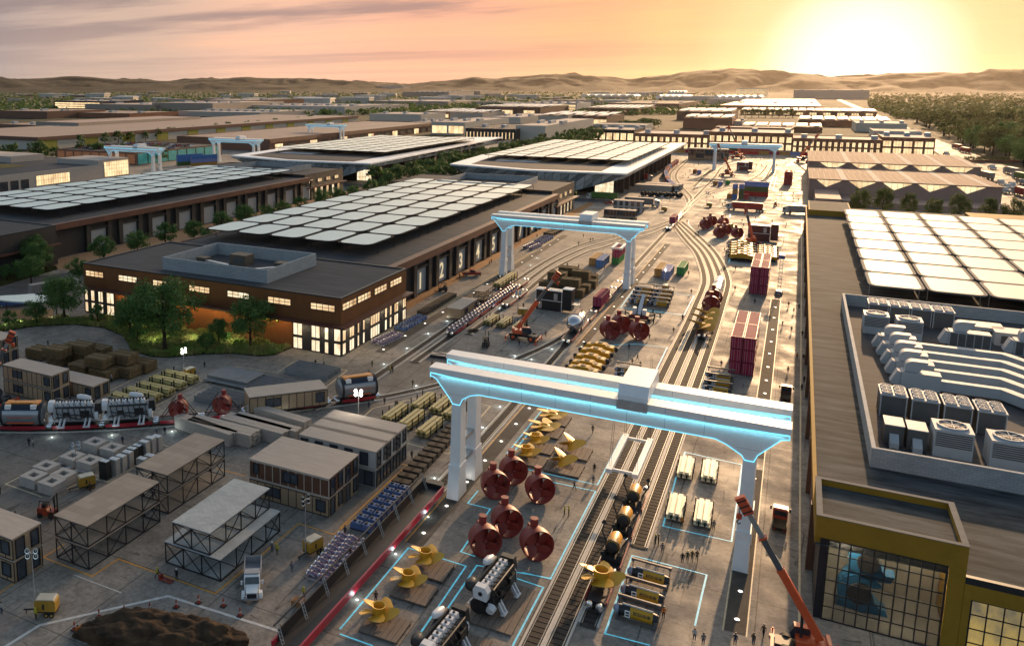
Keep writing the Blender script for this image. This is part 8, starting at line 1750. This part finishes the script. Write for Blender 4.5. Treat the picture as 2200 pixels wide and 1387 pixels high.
# cars and lorries on the highway
HV=[(1760,945,'lorry','red'),(1808,968,'lorry','red'),(1945,1135,'lorry','silver'),(2105,1105,'lorry','silver'),(2165,1140,'lorry','green'),(2175,1245,'lorry','red'),(1980,1072,'car','white'),(1690,985,'car','white'),(2035,1172,'car','white'),(2058,1222,'car','white'),(2078,1200,'car','white'),(2105,1188,'car','white'),(2168,1168,'car','grey')]
for i,(x,y,k,col) in enumerate(HV):
    q=g('c3',x,y)
    if k=='lorry': inst(lorry,(col,0),f'{col} lorry on the highway east of the sawtooth hall, {nth(i)} from its far end',(q.x,q.y,.05),R(100),'lorries on the highway',1.25)
    else: inst(pickup,(col,),f'{col} car on the highway east of the sawtooth hall, {nth(i-6)} counted from the far left',(q.x,q.y,.05),R(95),'cars on the highway',1.9)
def planter():
    o=E('median_planter'); tag(o,cat='planter'); MB().box(-6,-1.6,0,6,1.6,1.6).build('tub',BRICKR,o); mb=MB(); r2=random.Random(2)
    for _ in range(160): p=Vector((r2.uniform(-5.6,5.6),r2.uniform(-1.3,1.3),1.6+r2.uniform(0,2))); u=Vector((r2.uniform(-1,1),r2.uniform(-1,1),r2.uniform(-1,1))).normalized()*.6; w=u.orthogonal().normalized()*.4; mb.add([p-u,p+w,p+u,p-w],[(0,1,2,3)])
    mb.build('shrub',mat('planter_leaf',(.12,.12,.02),.7,var=.4,scale=.8),o); return o
for i,x in enumerate((1865,1945,2015,2080)): q=g('c3',x,1028); inst(planter,(),f'red planter with yellow shrubs across the highway, {nth(i)} from the left',(q.x,q.y,.03),0,'planters across the highway',1.25)
# small far town: many pale boxes
rd=random.Random(21); n=0
for _ in range(900):
    x=rd.uniform(0,1560); y=rd.uniform(200,232); q=g('p',x,y)
    if q.y>13000 or q.y<2300 or n>=150: continue
    n+=1; w,d,h=rd.uniform(25,120),rd.uniform(20,70),rd.uniform(6,16)
    def townbox(k):
        o=E('town_building'); tag(o,cat='building'); s=[(1,.5,.22),(1,.35,.16),(1,.6,.12)][k]; MB().box(-.5,-s[1]/2,0,.5,s[1]/2,s[2]*.88).build('wall',(CREM,TANW,BRW)[k],o); mb=MB(); mb.box(-.52,-s[1]/2-.02,s[2]*.88,.52,s[1]/2+.02,s[2]); mb.build('roof',(WHR,TANR,WHR)[k],o); return o
    k=n%3; inst(townbox,(k,),'small pale low building of the hazy far town below the hills',(q.x,q.y,0),rd.uniform(-.3,.3),'low buildings of the hazy far town',w)
# ---------------------------------------------------------------- hills
from mathutils import noise
PR_=[(-400,172),(-150,168),(0,170),(75,168),(150,164),(260,171),(380,174),(440,169),(560,168),(640,171),(740,176),(865,180),(933,176),(985,172),(1018,165),(1060,168),(1103,163),(1181,160),(1231,160),(1258,166),(1310,165),(1353,169),(1390,165),(1430,163),(1470,157),(1520,152),(1572,147),(1610,150),(1650,155),(1714,158),(1792,168),(1850,167),(1934,159),(2016,155),(2087,158),(2134,151),(2200,152),(2400,150),(2700,160)]
def prof(px):
    for (a,b),(c,d) in zip(PR_,PR_[1:]):
        if a<=px<=c: t=(px-a)/(c-a); t=t*t*(3-2*t); return b+(d-b)*t
    return 170
mb=MB(); NX,NY=760,84; D0,D1=8200,12200; DR=10200
for i in range(NX+1):
    px=-400+3100*i/NX; d=ray('p',px,prof(px)); hd=Vector((d.x,d.y,0)); L_=hd.length; hd/=L_; zr=CAMH+d.z/L_*DR
    for j in range(NY+1):
        t=j/NY; dd=D0+(D1-D0)*t; u=(dd-D0)/(DR-D0) if dd<DR else max(0,1-(dd-DR)/(D1-DR)); p=hd*dd
        f=noise.fractal(Vector((p.x/900,p.y/900,0)),.9,2.1,8)+.45*(.4-abs(noise.noise(Vector((p.x/170,p.y/330,1))))); s=u*u*(3-2*u)
        rid=1-abs(noise.noise(Vector((p.x/420,p.y/900,3))))*1.7
        z=zr*s*(1-(1-s)*.8*rid) + f*60*s*(1 if abs(dd-DR)>250 else .35) - 2
        mb.v.append((p.x,p.y,max(-2,z)))
for i in range(NX):
    for j in range(NY): a=i*(NY+1)+j; mb.f.append([a,a+1,a+NY+2,a+NY+1]); mb.m.append(0)
HILL=mat('hill_scrub',(.06,.045,.027),.95,col2=(.008,.011,.005),scale=.022,bump=.3,bscale=.02)
o=mb.build('hills',HILL,None,True); o['kind']='structure'
# ---------------------------------------------------------------- unseen sun blockers added above the frame to shade the left yard
def shade_cloud(x0,y0,x1,y1,h,seed,label):
    """unseen blocker added between the yard and the sun; its shade falls on x0..x1, y0..y1 of the ground"""
    off=SUN*(h/SUN.z); bm=bmesh.new(); bmesh.ops.create_icosphere(bm,subdivisions=5,radius=1)
    for v in bm.verts:
        p=v.co.copy(); n=noise.fractal(p*1.8+Vector((seed,2,5)),1.,2.,5)*.28; v.co=p*(1+n)
    me=bpy.data.meshes.new('shade_cloud'); bm.to_mesh(me); bm.free(); me.polygons.foreach_set('use_smooth',[True]*len(me.polygons)); me.materials.append(mat('shade_cloud_white',(.8,.78,.76),1.,var=.03))
    o=bpy.data.objects.new('shade_cloud',me); COL.objects.link(o); o.location=((x0+x1)/2+off.x,(y0+y1)/2+off.y,h); o.scale=((x1-x0)/2,(y1-y0)/2,28); tag(o,label,kind='structure'); return o
shade_cloud(-420,30,-58,185,900,1,'unseen sun blocker added to shade the lower left yard')
shade_cloud(-560,190,-178,330,900,5,'unseen sun blocker added to shade the dock warehouses')
